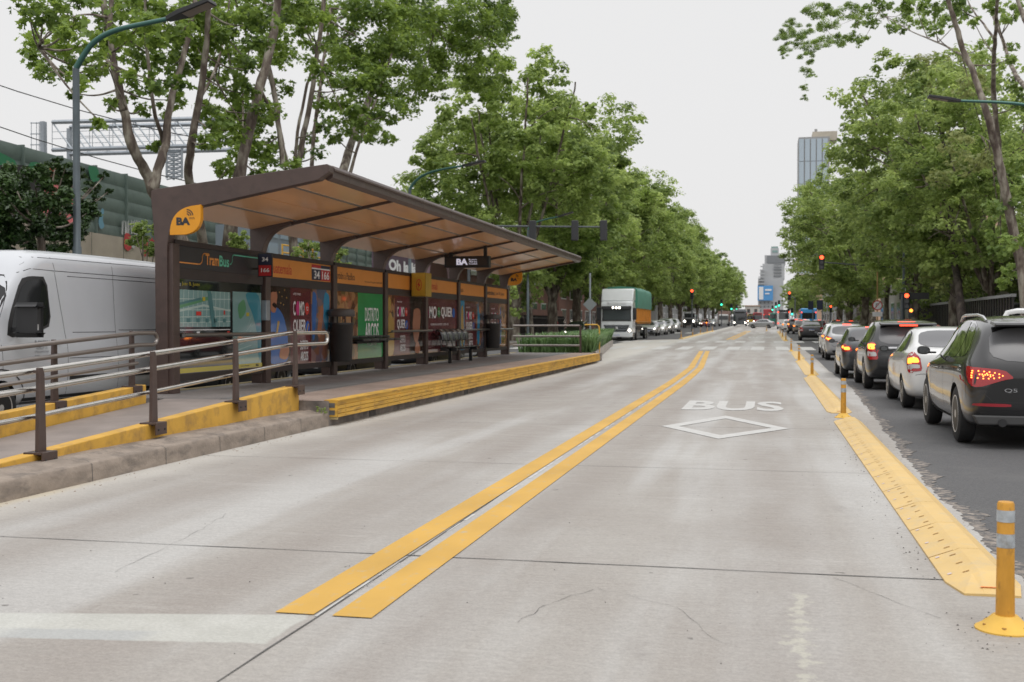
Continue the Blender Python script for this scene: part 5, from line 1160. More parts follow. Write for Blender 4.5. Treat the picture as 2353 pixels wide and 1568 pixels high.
# ---------------- white van
VAN = dict(L=6.9, W=.99, H=2.7, wy=(1.35, 5.9), r=.35, st=[
 (0, .55, 1.3, 2.52, .93, .80), (.04, .42, 1.3, 2.60, .965, .84), (.15, .37, 1.3, 2.66, .985, .86), (.6, .34, 1.3, 2.70, .99, .865), (2, .33, 1.3, 2.72, .99, .865), (3.5, .33, 1.3, 2.72, .99, .865), (4.6, .33, 1.3, 2.71, .99, .86), (4.95, .33, 1.3, 2.66, .99, .85), (5.25, .33, 1.3, 2.42, .985, .82),
 (5.45, .33, 1.3, 2.20, .98, .80), (5.85, .33, 1.28, 1.74, .97, .82), (6.15, .34, 1.24, 1.40, .96, .80), (6.45, .36, 1.10, 1.20, .92, .74), (6.75, .42, .90, .98, .84, .62), (6.9, .5, .74, .80, .72, .5)], spokes=5)
VAN['glz'] = dict(surround=[[(5.70, 1.34), (5.60, 1.62), (5.26, 2.22), (5.08, 2.27), (4.72, 2.27), (4.67, 1.53), (5.05, 1.42)]],
  side=[[(5.6, 1.38), (5.52, 1.62), (5.22, 2.2), (4.75, 2.24), (4.70, 1.56), (5.06, 1.46)]],
  seams=[[(5.86, 1.3), (5.78, 1.62), (5.36, 2.28), (5.05, 2.38), (4.52, 2.37), (4.38, 1.6), (4.33, 1.2), (4.36, .45), (5.3, .42)], [(2.9, 2.68), (2.93, 2.3), (2.95, 1.2), (2.92, .38)], [(4.5, 2.37), (.1, 2.36)], [(4.55, 2.68), (4.5, 2.37)],
         [(4.2, 2.30), (.3, 2.29)], [(4.15, 1.42), (2.95, 1.42)], [(2.85, 1.45), (.3, 1.45)], [(4.3, 1.02), (.3, 1.0)], [(5.85, 1.25), (5.86, .9)], [(5.25, 2.56), (.2, 2.575)]],
  sill=[[(1.85, .38), (5.4, .38), (5.4, .46), (1.85, .46)], [(1.85, .66), (4.3, .66), (4.3, .74), (1.85, .74)]], handles=[(4.58, 1.24)], hmat=M_trim, rear=[(-.7, 1.5), (-.05, 1.5), (-.05, 2.1), (-.7, 2.1)], front=[(-.84, 1.38), (.84, 1.38), (.78, 2.2), (-.78, 2.2)],
  tail=[(.82, 1.0), (.94, 1.0), (.94, 1.5), (.82, 1.5)], head=[(.5, .86), (.84, .84), (.86, 1.15), (.6, 1.0)], grille=[[(-.45, .62), (.45, .62), (.5, .88), (-.5, .88)], [(-.6, .42), (.6, .42), (.6, .55), (-.6, .55)]], wind=None)
VAN['mir'] = (5.8, 1.9); VAN['pl'] = .7
P_van = pmat('paint_van_white', (.50, .515, .54), .28, 0, coat=.6, var=.02)
def van_det(t, S, bv, Y, mat):
    for o in [c for c in t.children if c.name.startswith('mirror')]:
        for g in list(o.children): bpy.data.objects.remove(g)
        bpy.data.objects.remove(o)
    for s in (-1, 1):
        mb = MB(); mb.rbox(s*1.07, s*1.29, Y(5.48), Y(5.62), 1.42, 1.80, .065, 0, 4); mb.box(s*.9, s*1.1, Y(5.53), Y(5.58), 1.44, 1.5); mb.rbox(s*1.285, s*1.30, Y(5.50), Y(5.58), 1.46, 1.55, .004, 1); m_ = mb.build('mirror', [M_trim, M_lclr], t, smooth=45)
        mb = MB(); mb.box(s*1.12, s*1.24, Y(5.475), Y(5.48), 1.49, 1.74); mb.build('mirror_glass', [M_glass], m_)
    mb = MB(); x = -1.0
    o = Vector((-.997, Y(5.18), 1.05)); u = Vector((0, -1, 0))
    mb.text('EL GALGO S.A.', o, u, UZ, 0, .19, .38, .065, 0, .0, .04); mb.build('company_lettering', [M_tx_dk], t); mb = MB(); mb.text('HUMBOLDT 1331', o, u, UZ, .04, .12, .26, .04); mb.text('CTRO RAMOS MEJIA', o, u, UZ, .0, .06, .34, .04); mb.text('5294-0526', o, u, UZ, .0, -.01, .36, .045)
    mb.build('address_lettering', [M_tx_dk], t)
    for s in (-1, 1):
        d = Dec(bv); pts = []
        ww = S['wy'][1]
        for k in range(0, 13): a = R(-8+k*196/12); pts.append((Y(ww)+.56*math.cos(a), .35+.55*math.sin(a)))
        for p, q in zip(pts[:-1], pts[1:]): d.line([p, q], 'L' if s < 0 else 'R', 0, .02, .004)
        d.build('arch_lip', [M_trim], t)
van = car('van', VAN, P_van, 'white high-roof van with small door lettering, stopped behind the ramp handrails', (-11.6, 16.58, 0), rz=math.pi, name='van', cat='van', group=LG, det=van_det, glass=pmat('van_glass', (.012, .013, .014), .06, spec=.35))
# rest of the left queue, nearest first
hathead['label'] = 'dark silver car under the route map of the shelter, right behind the white van'; hathead.location = (-11.75, 21.0+2.02, 0)
for c in kids(hathead):
    if c.name.split('.')[0] == 'body': c.material_slots[0].link = 'OBJECT'; c.material_slots[0].material = P_gm
sedhead.location = (-11.55, 27.6+2.13, 0); sedhead['label'] = 'black car seen under the food posters, one round headlamp lit'
suvhead.location = (-11.5, 34.6+2.31, 0); suvhead['label'] = 'dark car with yellowish lit headlamps seen under the fourth shelter bay'
put(sedhead, 'sedan', -12.2, 41.2+2.13, 'white car seen under the black seat row of the shelter', LG, math.pi, P_white)
for i, (u_, v_, L_, src, mt, lb, nm, h2) in enumerate([(1511, 772.5, 4.05, hathead, P_silver, 'silver hatchback directly behind the tarpaulin truck, headlamp lit', 'hatchback', 1), (1530, 770, 4.27, sedhead, P_white, 'second pale car behind the tarpaulin truck', 'sedan', 1.0), (1543, 767.5, 4.63, suvhead, P_silver, 'third pale car behind the tarpaulin truck, tallest of them', 'sport_utility_vehicle', 1.02), (1558, 764, 4.63, suvhead, P_white, 'white utility car behind the silver ones and before the open jeep', 'sport_utility_vehicle', 1.05)]):
    g = G(u_, v_); put(src, nm, min(g.x-.9, -10.6), g.y+L_/2, lb, LG, math.pi, mt)
g = G(1352, 783); put(sedhead, 'sedan', -13.9, 84.5, 'black car beside the tarpaulin truck, half behind the planter grass', LG, math.pi, P_black)
for u_, v_, src, mt, lb, nm in [(1637, 751, sedhead, P_red, 'dark red car behind the motorcycle in the left carriageway', 'sedan'), (1643, 751, hathead, P_silver, 'small white car next to the box truck', 'hatchback'), (1612, 752, hathead, P_gm, 'dark car between the jeep and the motorcycle', 'hatchback')]:
    g = G(u_, v_); put(src, nm, g.x-.9, 215+(lb[0] == 's')*12, lb, LG, math.pi, mt)
# far cars on the right
sedoff = car('sedan', SED, P_black, 'black sedan with dim red lamps, first beyond the right zebra stripes', (3.35, 90.5, gz(90)), name='sedan', group=RG, lights='off', txt='AD 201')
sedoff.scale = (1.06, 1, 1)
FR = [ (1833, 768.5, hat1, P_warm, 4.05, 'beige car ahead of the black car beyond the crossing', 'hatchback', None, 1),
      (1822, 767.5, black_suv, P_black, 4.63, 'dark utility car with bright orange-lit lamps beyond the crossing', 'sport_utility_vehicle', None, 1), (1806, 762, hat1, P_white, 4.05, 'small white hatchback left of the orange-lit dark car', 'hatchback', None, 1)]
for u_, v_, src, mt, L_, lb, nm, xx, sc in FR:
    g = G(u_, v_); put(src, nm, xx or g.x+.35, g.y+L_/2, lb, RG, 0, mt, (sc, 1, sc))
for y, x, mt, lb in ((100, 6.9, P_silver, 'silver car in the outer right lane beyond the crossing'), (112, 6.6, P_grey, 'dark grey car in the outer right lane, second beyond the crossing'), (30.5, 6.9, P_warm, None), (66, 6.7, P_white, None), (135, 5.9, P_red, 'red car in the outer right lane further along'), (170, 5.5, P_white, 'white car just behind the blue bus')):
    if lb: put(hat1, 'hatchback', x, y, lb, RG, 0, mt)
g = G(1750, 754.5); o = put(sedhead, 'sedan', g.x, g.y-2, 'white sedan crossing the avenue from right to left', 'cars at the far crossing', 0, P_silver); o.rotation_euler.z = R(82)
# white pickup with roll bar in the outer lane
def vbox(name, o, specs, mat, parent, bevel=.03, label=None, smooth=None):
    mb = MB(o)
    for s in specs: mb.box(*s)
    return mb.build(name, [mat] if not isinstance(mat, list) else mat, parent, bevel=bevel, label=label, smooth=smooth)
t = T('pickup_truck', (5.9, 27.5, 0), 'white pickup with a curved roll bar and a lit orange lamp, behind the white sedan', 'pickup', RG)
O0 = (0, 0, 0)
vbox('bed', O0, [(-.9, .9, -2.6, -.6, .5, 1.12)], P_white, t, .06); vbox('body', O0, [(-.9, .9, -.55, 2.6, .45, 1.08)], P_white, t, .08)
mb = MB(); mb.prism([(-.5, 1.08), (-.4, 1.72), (.9, 1.74), (1.5, 1.10)], 'X', -.76, .76); mb.build('cab', [P_white], t, bevel=.06)
mb = MB(); mb.box(-.62, .62, -.50, -.47, 1.2, 1.62); mb.build('rear_window', [M_glass], t)
mb = MB(); mb.tube([(-.84, -.75, 1.12), (-.80, -.72, 1.6), (-.70, -.7, 1.80), (-.5, -.7, 1.84), (.5, -.7, 1.84), (.70, -.7, 1.80), (.80, -.72, 1.6), (.84, -.75, 1.12)], .06, 10); mb.tube([(-.80, -.75, 1.55), (-.9, -1.6, 1.15)], .05, 8); mb.tube([(.80, -.75, 1.55), (.9, -1.6, 1.15)], .05, 8); rb_ = mb.build('roll_bar', [P_white], t, smooth=50)
mb = MB(); mb.rbox(-.1, .1, -.79, -.76, 1.80, 1.87, .01); mb.build('brake_light', [M_lorglit], rb_)
for s in (-1, 1):
    for wy in (-1.6, 1.6): wheel(t, s*.8, wy, .38, s)
# ---------------- tarpaulin truck
tr = T('tarpaulin_truck', (-11.0, 84.9, gz(85)), 'white lorry with a green tarpaulin over orange wooden sides, headlamps lit', 'lorry', LG, 0); 
P_trk = paint('truck_white', (.68, .70, .71)); M_tarp = pmat('green_tarpaulin', s2l((70, 132, 112)), .55, var=.12, vscale=1.5, bump=.6, bscale=3); M_wood = pmat('orange_wood_boards', s2l((198, 134, 52)), .7, var=.2, vscale=2, stretch=(1, 8, 1)); M_tarpd = pmat('dark_green_tarpaulin', s2l((30, 112, 88)), .5, var=.1)
mb = MB(); mb.prism([(0, .55), (0, 1.15), (.03, 1.4), (.12, 2.72), (.22, 3.0), (2.0, 3.05), (2.0, .7), (1.9, .55)], 'X', -1.2, 1.2); cab = mb.build('cab', [P_trk], tr, bevel=.09, smooth=40)
mb = MB(); mb.prism([(.25, 2.98), (.75, 3.95), (1.9, 4.0), (2.0, 3.0)], 'X', -1.22, 1.22); mb.build('wind_deflector', [P_trk], tr, bevel=.1, smooth=40)
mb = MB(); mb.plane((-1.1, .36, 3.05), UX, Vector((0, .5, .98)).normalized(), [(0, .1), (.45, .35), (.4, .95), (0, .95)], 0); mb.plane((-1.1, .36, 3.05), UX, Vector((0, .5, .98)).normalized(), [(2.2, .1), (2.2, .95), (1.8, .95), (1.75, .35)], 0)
mb.build('deflector_side_shade', [pmat('shade_white', (.42, .43, .45), .5)], tr)  # flat patches on the deflector front, shade of its sides put into the colour
mb = MB(); q = (-1.2, -.012, 0)
mb.prism([(-.16, 2.40), (.14, 2.42), (.14, 2.64), (-.12, 2.60)], 'X', -1.12, 1.12); mb.build('visor', [M_trim], tr)
mb = MB(); mb.add([(-1.0, .0-.005, 1.58), (1.0, -.005, 1.58), (.98, .072, 2.34), (-.98, .072, 2.34)], [(0, 1, 2, 3)]); mb.v = [(a, b-.02+.02, c) for a, b, c in mb.v]; ws = mb.build('windscreen', [pmat('truck_glass', (.05, .06, .065), .12, coat=.4)], tr); ws.location = (0, -.0, 0)
mb = MB(); mb.add([(-1.1, -.0-.002, 1.50), (1.1, -.002, 1.50), (1.07, .085, 2.45), (-1.07, .085, 2.45)], [(0, 1, 2, 3)]); ob = mb.build('windscreen_frame', [M_trim], tr)
ws.location.y = -.012
mb = MB()
for k in range(3): mb.disc((-.24+k*.24, -.22, 2.50), UX, UZ, 0, 0, .07, 0, 0)
mb.v = [(a, b+.06, c) for a, b, c in mb.v]; mb.build('visor_light', [M_hl], tr)
mb = MB(); mb.prism([(-.98, 1.2), (.98, 1.2), (.66, .60), (-.66, .60)], 'Y', -.03, .02, 0)
for k in range(4): mb.box(-.86+k*.06, .86-k*.06, -.05, -.03, 1.1-k*.13, 1.14-k*.13, 3)
mb.lathe([(.13, -.06), (.11, -.06), (.11, -.045), (.13, -.045)], (0, 0, .98), 'Y', 20, 2)
for a in (90, 210, 330): mb.tube([(0, -.055, .98), (.12*math.cos(R(a)), -.055, .98+.12*math.sin(R(a)))], .012, 6, 2)
mb.build('grille', [M_trim, M_black, M_chrome, M_galv], tr)
mb = MB(); mb.prism([(-1.22, .30), (1.22, .30), (1.22, .62), (.95, .66), (-.95, .66), (-1.22, .62)], 'Y', -.12, .3); mb.build('bumper', [P_trk], tr, bevel=.04)
for s in (-1, 1):
    mb = MB(); mb.disc((s*1.0, -.13, .80), UX, UZ, 0, 0, .10, 0); mb.disc((s*1.0, -.126, .80), UX, UZ, 0, 0, .15, 1); mb.box(s*1.0-.18, s*1.0+.18, -.12, .1, .64, .97, 1); mb.build('headlight', [M_hl, M_lclr], tr)
    mb = MB(); mb.rbox(s*1.22, s*1.48, .15, .3, 1.6, 2.5, .05); mb.box(s*1.15, s*1.3, .2, .25, 2.4, 2.46); mb.build('mirror', [M_trim], tr, smooth=45)
    mb = MB(); x_ = s*1.203; mb.add([(x_, .25, 1.55), (x_, 1.15, 1.5), (x_, 1.15, 2.4), (x_, .35, 2.4)], [(0, 1, 2, 3) if s > 0 else (3, 2, 1, 0)]); mb.build('side_window', [M_glass], tr)
mb = MB(); mb.text('Mercedes-Benz', (-.72, .09, 2.78), UX, UZ, 0, 0, 1.44, .17, 0, 0, .03); mb.build('front_lettering', [M_tx_wh], tr)
mb = MB(); mb.text('El Campeador', (-.5, .58, 3.62), UX, Vector((0, .46, .89)).normalized(), 0, 0, 1.0, .1, 0, .04, .0); mb.build('deflector_lettering', [M_pbl], tr) if False else None
plate(tr, (-.25, -.13, .34), UX, UZ, '', .5, .12)
mb = MB(); mb.box(-1.25, 1.25, 2.6, 13.5, 1.45, 2.55); wd = mb.build('cargo_side', [M_wood], tr, bevel=.02)
mb = MB()
for k in range(23):
    y = 2.75+k*.46
    for s in (-1, 1): mb.box(s*1.25, s*1.285, y, y+.07, 1.3, 2.5)
mb.box(-1.29, 1.29, 2.58, 13.52, 1.42, 1.5); mb.build('cargo_stake', [M_wood], wd)
mb = MB(); nT = 12
pr = [(-1.30, 2.50), (-1.31, 3.0), (-1.30, 3.8), (-1.2, 4.05), (-.9, 4.16), (0, 4.22), (.9, 4.16), (1.2, 4.05), (1.30, 3.8), (1.31, 3.0), (1.30, 2.50)]
yy_ = [2.5+i*.92 for i in range(nT+1)]; vs = []; rt = random.Random(4)
for i, y in enumerate(yy_):
    dd = rt.uniform(-.04, .04)
    for x, z in pr: vs.append((x*(1+.012*math.sin(i*1.9)), y, z+(dd if z > 3.5 else (.03*math.sin(i*2.3) if z < 2.6 else 0))))
q_ = len(pr); mb.add(vs, [(i*q_+k, i*q_+k+1, (i+1)*q_+k+1, (i+1)*q_+k) for i in range(nT) for k in range(q_-1)]+[tuple(range(q_))[::-1], tuple(range(nT*q_, (nT+1)*q_))])
mb.build('tarpaulin', [M_tarp], tr, smooth=60)
mb = MB(); mb.box(-.5, .5, 1.5, 13.3, .75, 1.1); mb.box(-1.2, 1.2, 2.6, 13.4, 1.2, 1.42); mb.build('chassis', [M_trim], tr)
for wy in (1.1, 3.3, 9.6, 10.9):
    for s in (-1, 1): wheel(tr, s*1.08, wy, .5, s, 8)
# ---------------- generic boxy vehicle far away
def bus(x, y, rz, label, body, L=11, W=2.55, Hh=3.15, name='bus', cat='bus', roofm=None, group=None, head=True, blue=False):
    t = T(name, (x, y, gz(y)), label, cat, group, rz)
    vbox('body', O0, [(-W/2, W/2, -L/2, L/2, .35, Hh)], body, t, .12)
    if roofm: vbox('roof_pod', O0, [(-W/2+.2, W/2-.2, -L/2+.3, L/2-2, Hh-.02, Hh+.3)], roofm, t, .1)
    mb = MB(); mb.rbox(-W/2+.1, W/2-.1, L/2, L/2+.02, 1.15, 2.45, .009); mb.build('windscreen', [M_glass], t)
    mb = MB(); mb.rbox(-W/2+.35, W/2-.35, L/2, L/2+.025, 2.58, 2.95, .009); mb.build('destination_board', [M_trim], t)
    mb = MB(); mb.rbox(-W/2+.25, W/2-.25, -L/2-.02, -L/2, 1.5, 2.5, .009); mb.build('rear_window', [M_glass], t)
    for s in (-1, 1):
        for k in range(6): mb = MB(); y0 = -L/2+.8+k*(L-1.6)/6; mb.box(s*W/2-.01, s*W/2+.01, y0, y0+(L-1.6)/6-.12, 1.5, 2.5); mb.build('window', [M_glass], t)
        for wy in (-L/2+2.4, L/2-2.4): wheel(t, s*(W/2-.13), wy, .48, s, 8)
        mb = MB(); mb.rbox(s*(W/2)-.35 if s > 0 else s*W/2+.05, s*(W/2)-.05 if s > 0 else s*W/2+.35, L/2, L/2+.03, .65, .82, .01); mb.build('headlight', [M_hl if head else M_lclr], t)
        mb = MB(); mb.rbox(s*W/2-.28 if s > 0 else s*W/2+.08, s*W/2-.08 if s > 0 else s*W/2+.28, -L/2-.03, -L/2, 2.45, 2.65, .01); mb.rbox(s*W/2-.28 if s > 0 else s*W/2+.08, s*W/2-.08 if s > 0 else s*W/2+.28, -L/2-.03, -L/2, .8, 1.0, .01); mb.build('tail_light', [M_lredlit if not head else M_lred], t)
    return t
P_busd = paint('bus_dark', (.09, .1, .11)); P_blue = paint('blue', (.06, .30, .60)); P_redb = paint('bus_red', (.42, .03, .04)); P_ylw = paint('bus_yellow', (.6, .42, .05)); P_grn = paint('green', (.02, .22, .15))
x_ = lambda u, y: PY(u, 740, y).x
bus(x_(1700, 232), 237, math.pi, 'dark bus coming down the bus lane towards the camera', P_busd, roofm=P_busd)
bus(x_(1727, 370), 372, math.pi, 'yellow bus far down the avenue', P_ylw, L=9, Hh=2.8)
bus(x_(1741, 330), 332, math.pi, 'dark red bus behind the crossing white sedan', P_redb, L=9)
bus(x_(1764, 350), 352, 0, 'bright red double-height bus far down the avenue', P_redb, L=9, Hh=4.3, head=False)
bus(x_(1778, 290), 292, 0, 'green-sided lorry right behind the crossing sedan', P_grn, L=7, Hh=2.9, name='lorry', cat='lorry', head=False)
bus(x_(1858, 188), 193, 0, 'bright blue bus seen from behind in the right lanes', P_blue, L=10.5, Hh=3.2, W=2.55, head=False)
bus(x_(1801, 172), 175, 0, 'white delivery van seen from behind beyond the crossing', P_white, L=5, Hh=2.5, W=1.95, name='delivery_van', cat='van', head=False)
t = T('box_truck', (x_(1664, 240), 240, gz(240)), 'white box truck with a brown-edged cargo box in the left carriageway', 'lorry', LG, math.pi)
vbox('cab', O0, [(-1, 1, 2.4, 4.0, .4, 2.4)], P_white, t, .15); vbox('cargo_box', O0, [(-1.2, 1.2, -4, 2.3, .9, 3.1)], pmat('box_brown', (.3, .2, .17), .6), t, .03); mb = MB(); mb.rbox(-.9, .9, 4.0, 4.02, 1.3, 2.1, .009); mb.build('windscreen', [M_glass2], t)
for s in (-1, 1):
    for wy in (-2.4, 3.0): wheel(t, s*.95, wy, .42, s, 6)
t = T('delivery_van', (x_(1681, 262), 262, gz(262)), 'small white van between the box truck and the dark bus', 'van', LG, math.pi)
vbox('body', O0, [(-.95, .95, -2.4, 2.4, .35, 2.3)], P_white, t, .2); mb = MB(); mb.rbox(-.8, .8, 2.4, 2.42, 1.25, 1.95, .009); mb.build('windscreen', [M_glass2], t)
for s in (-1, 1):
    for wy in (-1.5, 1.5): wheel(t, s*.85, wy, .34, s, 6)
# old open jeep-like lorry with two round lamps
t = T('old_lorry', (x_(1584, 195), 197, gz(197)), 'old grey high-cab vehicle with two round white headlamps in the left queue', 'lorry', LG, math.pi)
vbox('cab', O0, [(-1.0, 1.0, -.6, 1.2, .9, 2.75)], P_silver, t, .12); vbox('bonnet', O0, [(-.8, .8, 1.2, 2.6, .7, 1.55)], P_grn if False else P_black, t, .1); vbox('bumper', O0, [(-1.05, 1.05, 2.6, 2.8, .5, .85)], M_trim, t, .03); vbox('cargo_bed', O0, [(-1.1, 1.1, -4.2, -.7, 1.0, 2.2)], P_gm, t, .03)
mb = MB(); mb.rbox(-.85, .85, 1.2, 1.23, 1.75, 2.45, .01); mb.build('windscreen', [M_glass], t)
for s in (-1, 1):
    mb = MB(); mb.lathe([(.17, 2.6), (.18, 2.68), (0, 2.69)], (s*.75, 0, 1.15), 'Y', 16); mb.build('headlight', [M_hl], t)
    for wy in (-2.8, 1.9): wheel(t, s*.95, wy, .48, s, 6)
# ---------------- people: continuous skinned bodies
def skin_body(pts, edges, name, mats, parent, matfn):
    me = bpy.data.meshes.new(name); me.from_pydata([p[0] for p in pts], edges, []); o = bpy.data.objects.new(name, me); SC.collection.objects.link(o)
    sk = o.modifiers.new('skin', 'SKIN'); sl = me.skin_vertices[0].data
    for i, p in enumerate(pts): r = p[1]; sl[i].radius = (r, r) if not hasattr(r, '__len__') else r
    sl[0].use_root = True; sb = o.modifiers.new('s', 'SUBSURF'); sb.levels = 2
    bpy.context.view_layer.update(); m2 = bpy.data.meshes.new_from_object(o.evaluated_get(bpy.context.evaluated_depsgraph_get())); bpy.data.objects.remove(o)
    m2.materials.clear(); [m2.materials.append(m) for m in mats]
    m2.polygons.foreach_set('material_index', [matfn(p.center) for p in m2.polygons]); m2.polygons.foreach_set('use_smooth', [True]*len(m2.polygons))
    o = bpy.data.objects.new(name, m2); SC.collection.objects.link(o); o.parent = parent; return o
M_sk = pmat('skin', (.42, .24, .17), .5); M_hr = pmat('hair', (.02, .015, .012), .6); M_shr = pmat('red_shirt', (.55, .05, .07), .8); M_trn = pmat('navy_trousers', (.02, .03, .13), .8); M_jk = pmat('black_jacket', (.015, .015, .017), .6)
def person(loc, rz, label, shirt, trou, ride=False):
    t = T('person', loc, label, 'person', None, rz)
    if not ride:
        P = [((0, 0, .95), (.16, .11)), ((0, 0, 1.15), (.15, .10)), ((0, 0, 1.38), (.18, .11)), ((0, 0, 1.5), .06), ((0, .01, 1.58), .07), ((0, .02, 1.68), .095), ((0, .01, 1.76), .07),
             ((.19, 0, 1.42), .055), ((.25, .02, 1.16), .042), ((.25, .1, .92), .033), ((.25, .13, .83), .03), ((-.19, 0, 1.42), .055), ((-.25, -.02, 1.16), .042), ((-.26, .06, .92), .033), ((-.26, .09, .83), .03),
             ((.1, 0, .88), .095), ((.11, .04, .5), .06), ((.11, -.05, .1), .045), ((.11, .1, .04), .04), ((-.1, 0, .88), .095), ((-.11, .0, .5), .06), ((-.11, -.12, .1), .045), ((-.11, .03, .04), .04)]
        E_ = [(0, 1), (1, 2), (2, 3), (3, 4), (4, 5), (5, 6), (2, 7), (7, 8), (8, 9), (9, 10), (2, 11), (11, 12), (12, 13), (13, 14), (0, 15), (15, 16), (16, 17), (17, 18), (0, 19), (19, 20), (20, 21), (21, 22)]
        fn = lambda c: 3 if c.z > 1.7 or (c.z > 1.6 and c.y < .0) else 0 if c.z > 1.5 else (0 if abs(c.x) > .21 and c.z < 1.12 else 1 if c.z > .98 else 2 if c.z > .08 else 3)
    else:
        P = [((0, -.25, .85), (.16, .12)), ((0, -.2, 1.1), .14), ((0, -.1, 1.35), (.18, .12)), ((0, -.05, 1.46), .06), ((0, -.02, 1.52), .09), ((0, 0, 1.62), .14), ((0, 0, 1.72), .10),
             ((.2, -.08, 1.36), .06), ((.28, .08, 1.15), .045), ((.3, .38, 1.05), .04), ((-.2, -.08, 1.36), .06), ((-.28, .08, 1.15), .045), ((-.3, .38, 1.05), .04),
             ((.12, -.2, .8), .1), ((.22, .25, .7), .07), ((.2, .1, .3), .05), ((.2, .25, .25), .04), ((-.12, -.2, .8), .1), ((-.22, .25, .7), .07), ((-.2, .1, .3), .05), ((-.2, .25, .25), .04)]
        E_ = [(0, 1), (1, 2), (2, 3), (3, 4), (4, 5), (5, 6), (2, 7), (7, 8), (8, 9), (2, 10), (10, 11), (11, 12), (0, 13), (13, 14), (14, 15), (15, 16), (0, 17), (17, 18), (18, 19), (19, 20)]
        fn = lambda c: 3 if c.z > 1.5 else 1 if c.z > .95 else 2
    skin_body(P, E_, 'body', [M_sk, shirt, trou, M_hr], t, fn); return t
g = PX(1275, 745, -15.2); person((-16.9, g.y*16.9/15.2, gz(g.y)+.14), R(170), 'person in a red top and navy trousers standing beyond the planter grass', M_shr, M_trn)
ym = 190; xm = x_(1624, ym)
t = T('motorcycle', (xm, ym, gz(ym)), 'motorcycle with a lit orange headlamp riding beside the far separator', 'motorcycle', None, math.pi)
for wy in (-.65, .68): mb = MB(); mb.lathe([(.30, -.05), (.32, -.03), (.32, .03), (.30, .05), (.24, .04), (.24, -.04), (.30, -.05)], (0, wy, .32), 'X', 24); mb.build('wheel', [M_rub], t, smooth=40)
vbox('frame', O0, [(-.12, .12, -.3, .3, .35, .75), (-.14, .14, -.1, .35, .75, .95)], P_redb, t, .05); vbox('seat', O0, [(-.13, .13, -.75, -.1, .75, .85)], M_black, t, .03)
mb = MB(); mb.tube([(0, .68, .32), (0, .5, .95)], .03); mb.tube([(-.34, .38, 1.05), (.34, .38, 1.05)], .02); mb.build('fork', [M_trim], t); mb = MB(); mb.lathe([(.1, .58), (.1, .64), (0, .65)], (0, 0, .92), 'Y', 14); mb.build('headlight', [M_lorglit], t)
person((xm, ym, gz(ym)), math.pi, 'rider in black with a dark helmet on the motorcycle', M_jk, M_trn, True)

# ================================================================== TREES
LEAF5 = np.array([(0, -.5), (.12, -.28), (.48, -.30), (.30, -.02), (.46, .26), (.18, .22), (0, .56), (-.18, .22), (-.46, .26), (-.30, -.02), (-.48, -.30), (-.12, -.28)])
LEAF4 = np.array([(0, -.5), (.34, -.05), (.2, .35), (0, .5), (-.34, -.05)])
LEAF3 = np.array([(0, -.5), (.26, 0), (0, .5), (-.26, 0)])
def leafmesh(name, clumps, size, tmpl, seed, mat, parent, sub=7, flat=.75, shell=.5, up=.9, blade=None):
    """clumps: (centre, radius, count); each clump is broken into smaller sprays so that gaps stay open"""
    rg = np.random.default_rng(seed); C_, Nn = [], []
    for c, r, n in clumps:
        c = np.array(c); k = max(2, int(sub)); per = max(3, int(n/k))
        d = rg.normal(size=(k, 3)); d /= np.linalg.norm(d, axis=1)[:, None]; rad = r*rg.uniform(.25, 1, k)**.6
        sc = c+d*rad[:, None]*np.array([1, 1, flat])
        for j in range(k):
            rr = r*rg.uniform(.28, .5); v = rg.normal(size=(per, 3)); v /= np.linalg.norm(v, axis=1)[:, None]
            q = v*(rr*rg.uniform(shell*.5, 1, per)**.7)[:, None]*np.array([1, 1, .62]); p = sc[j]+q; p[:, 2] -= (q[:, 0]**2+q[:, 1]**2)*.25/max(rr, .1)
            C_.append(p); nn = v*.8+rg.normal(size=(per, 3))*.55+np.array([0, 0, up]); Nn.append(nn)
    C_ = np.concatenate(C_); Nn = np.concatenate(Nn); n = len(C_); Nn /= np.linalg.norm(Nn, axis=1)[:, None]
    a = rg.normal(size=(n, 3)); U = np.cross(Nn, a); U /= np.linalg.norm(U, axis=1)[:, None]; V = np.cross(Nn, U)
    s = size*rg.uniform(.6, 1.25, n); m = len(tmpl)
    cup = (np.abs(tmpl[:, 0])*.35)
    P = C_[:, None, :]+(U[:, None, :]*tmpl[None, :, 0, None]+V[:, None, :]*tmpl[None, :, 1, None]+Nn[:, None, :]*cup[None, :, None])*s[:, None, None]
    me = bpy.data.meshes.new(name); me.vertices.add(n*m); me.vertices.foreach_set('co', P.reshape(-1).astype(np.float32))
    me.loops.add(n*m); me.loops.foreach_set('vertex_index', np.arange(n*m, dtype=np.int32))
    me.polygons.add(n); me.polygons.foreach_set('loop_start', np.arange(0, n*m, m, dtype=np.int32)); me.update(calc_edges=True); me.materials.append(mat)
    o = bpy.data.objects.new(name, me); SC.collection.objects.link(o); o.parent = parent; return o
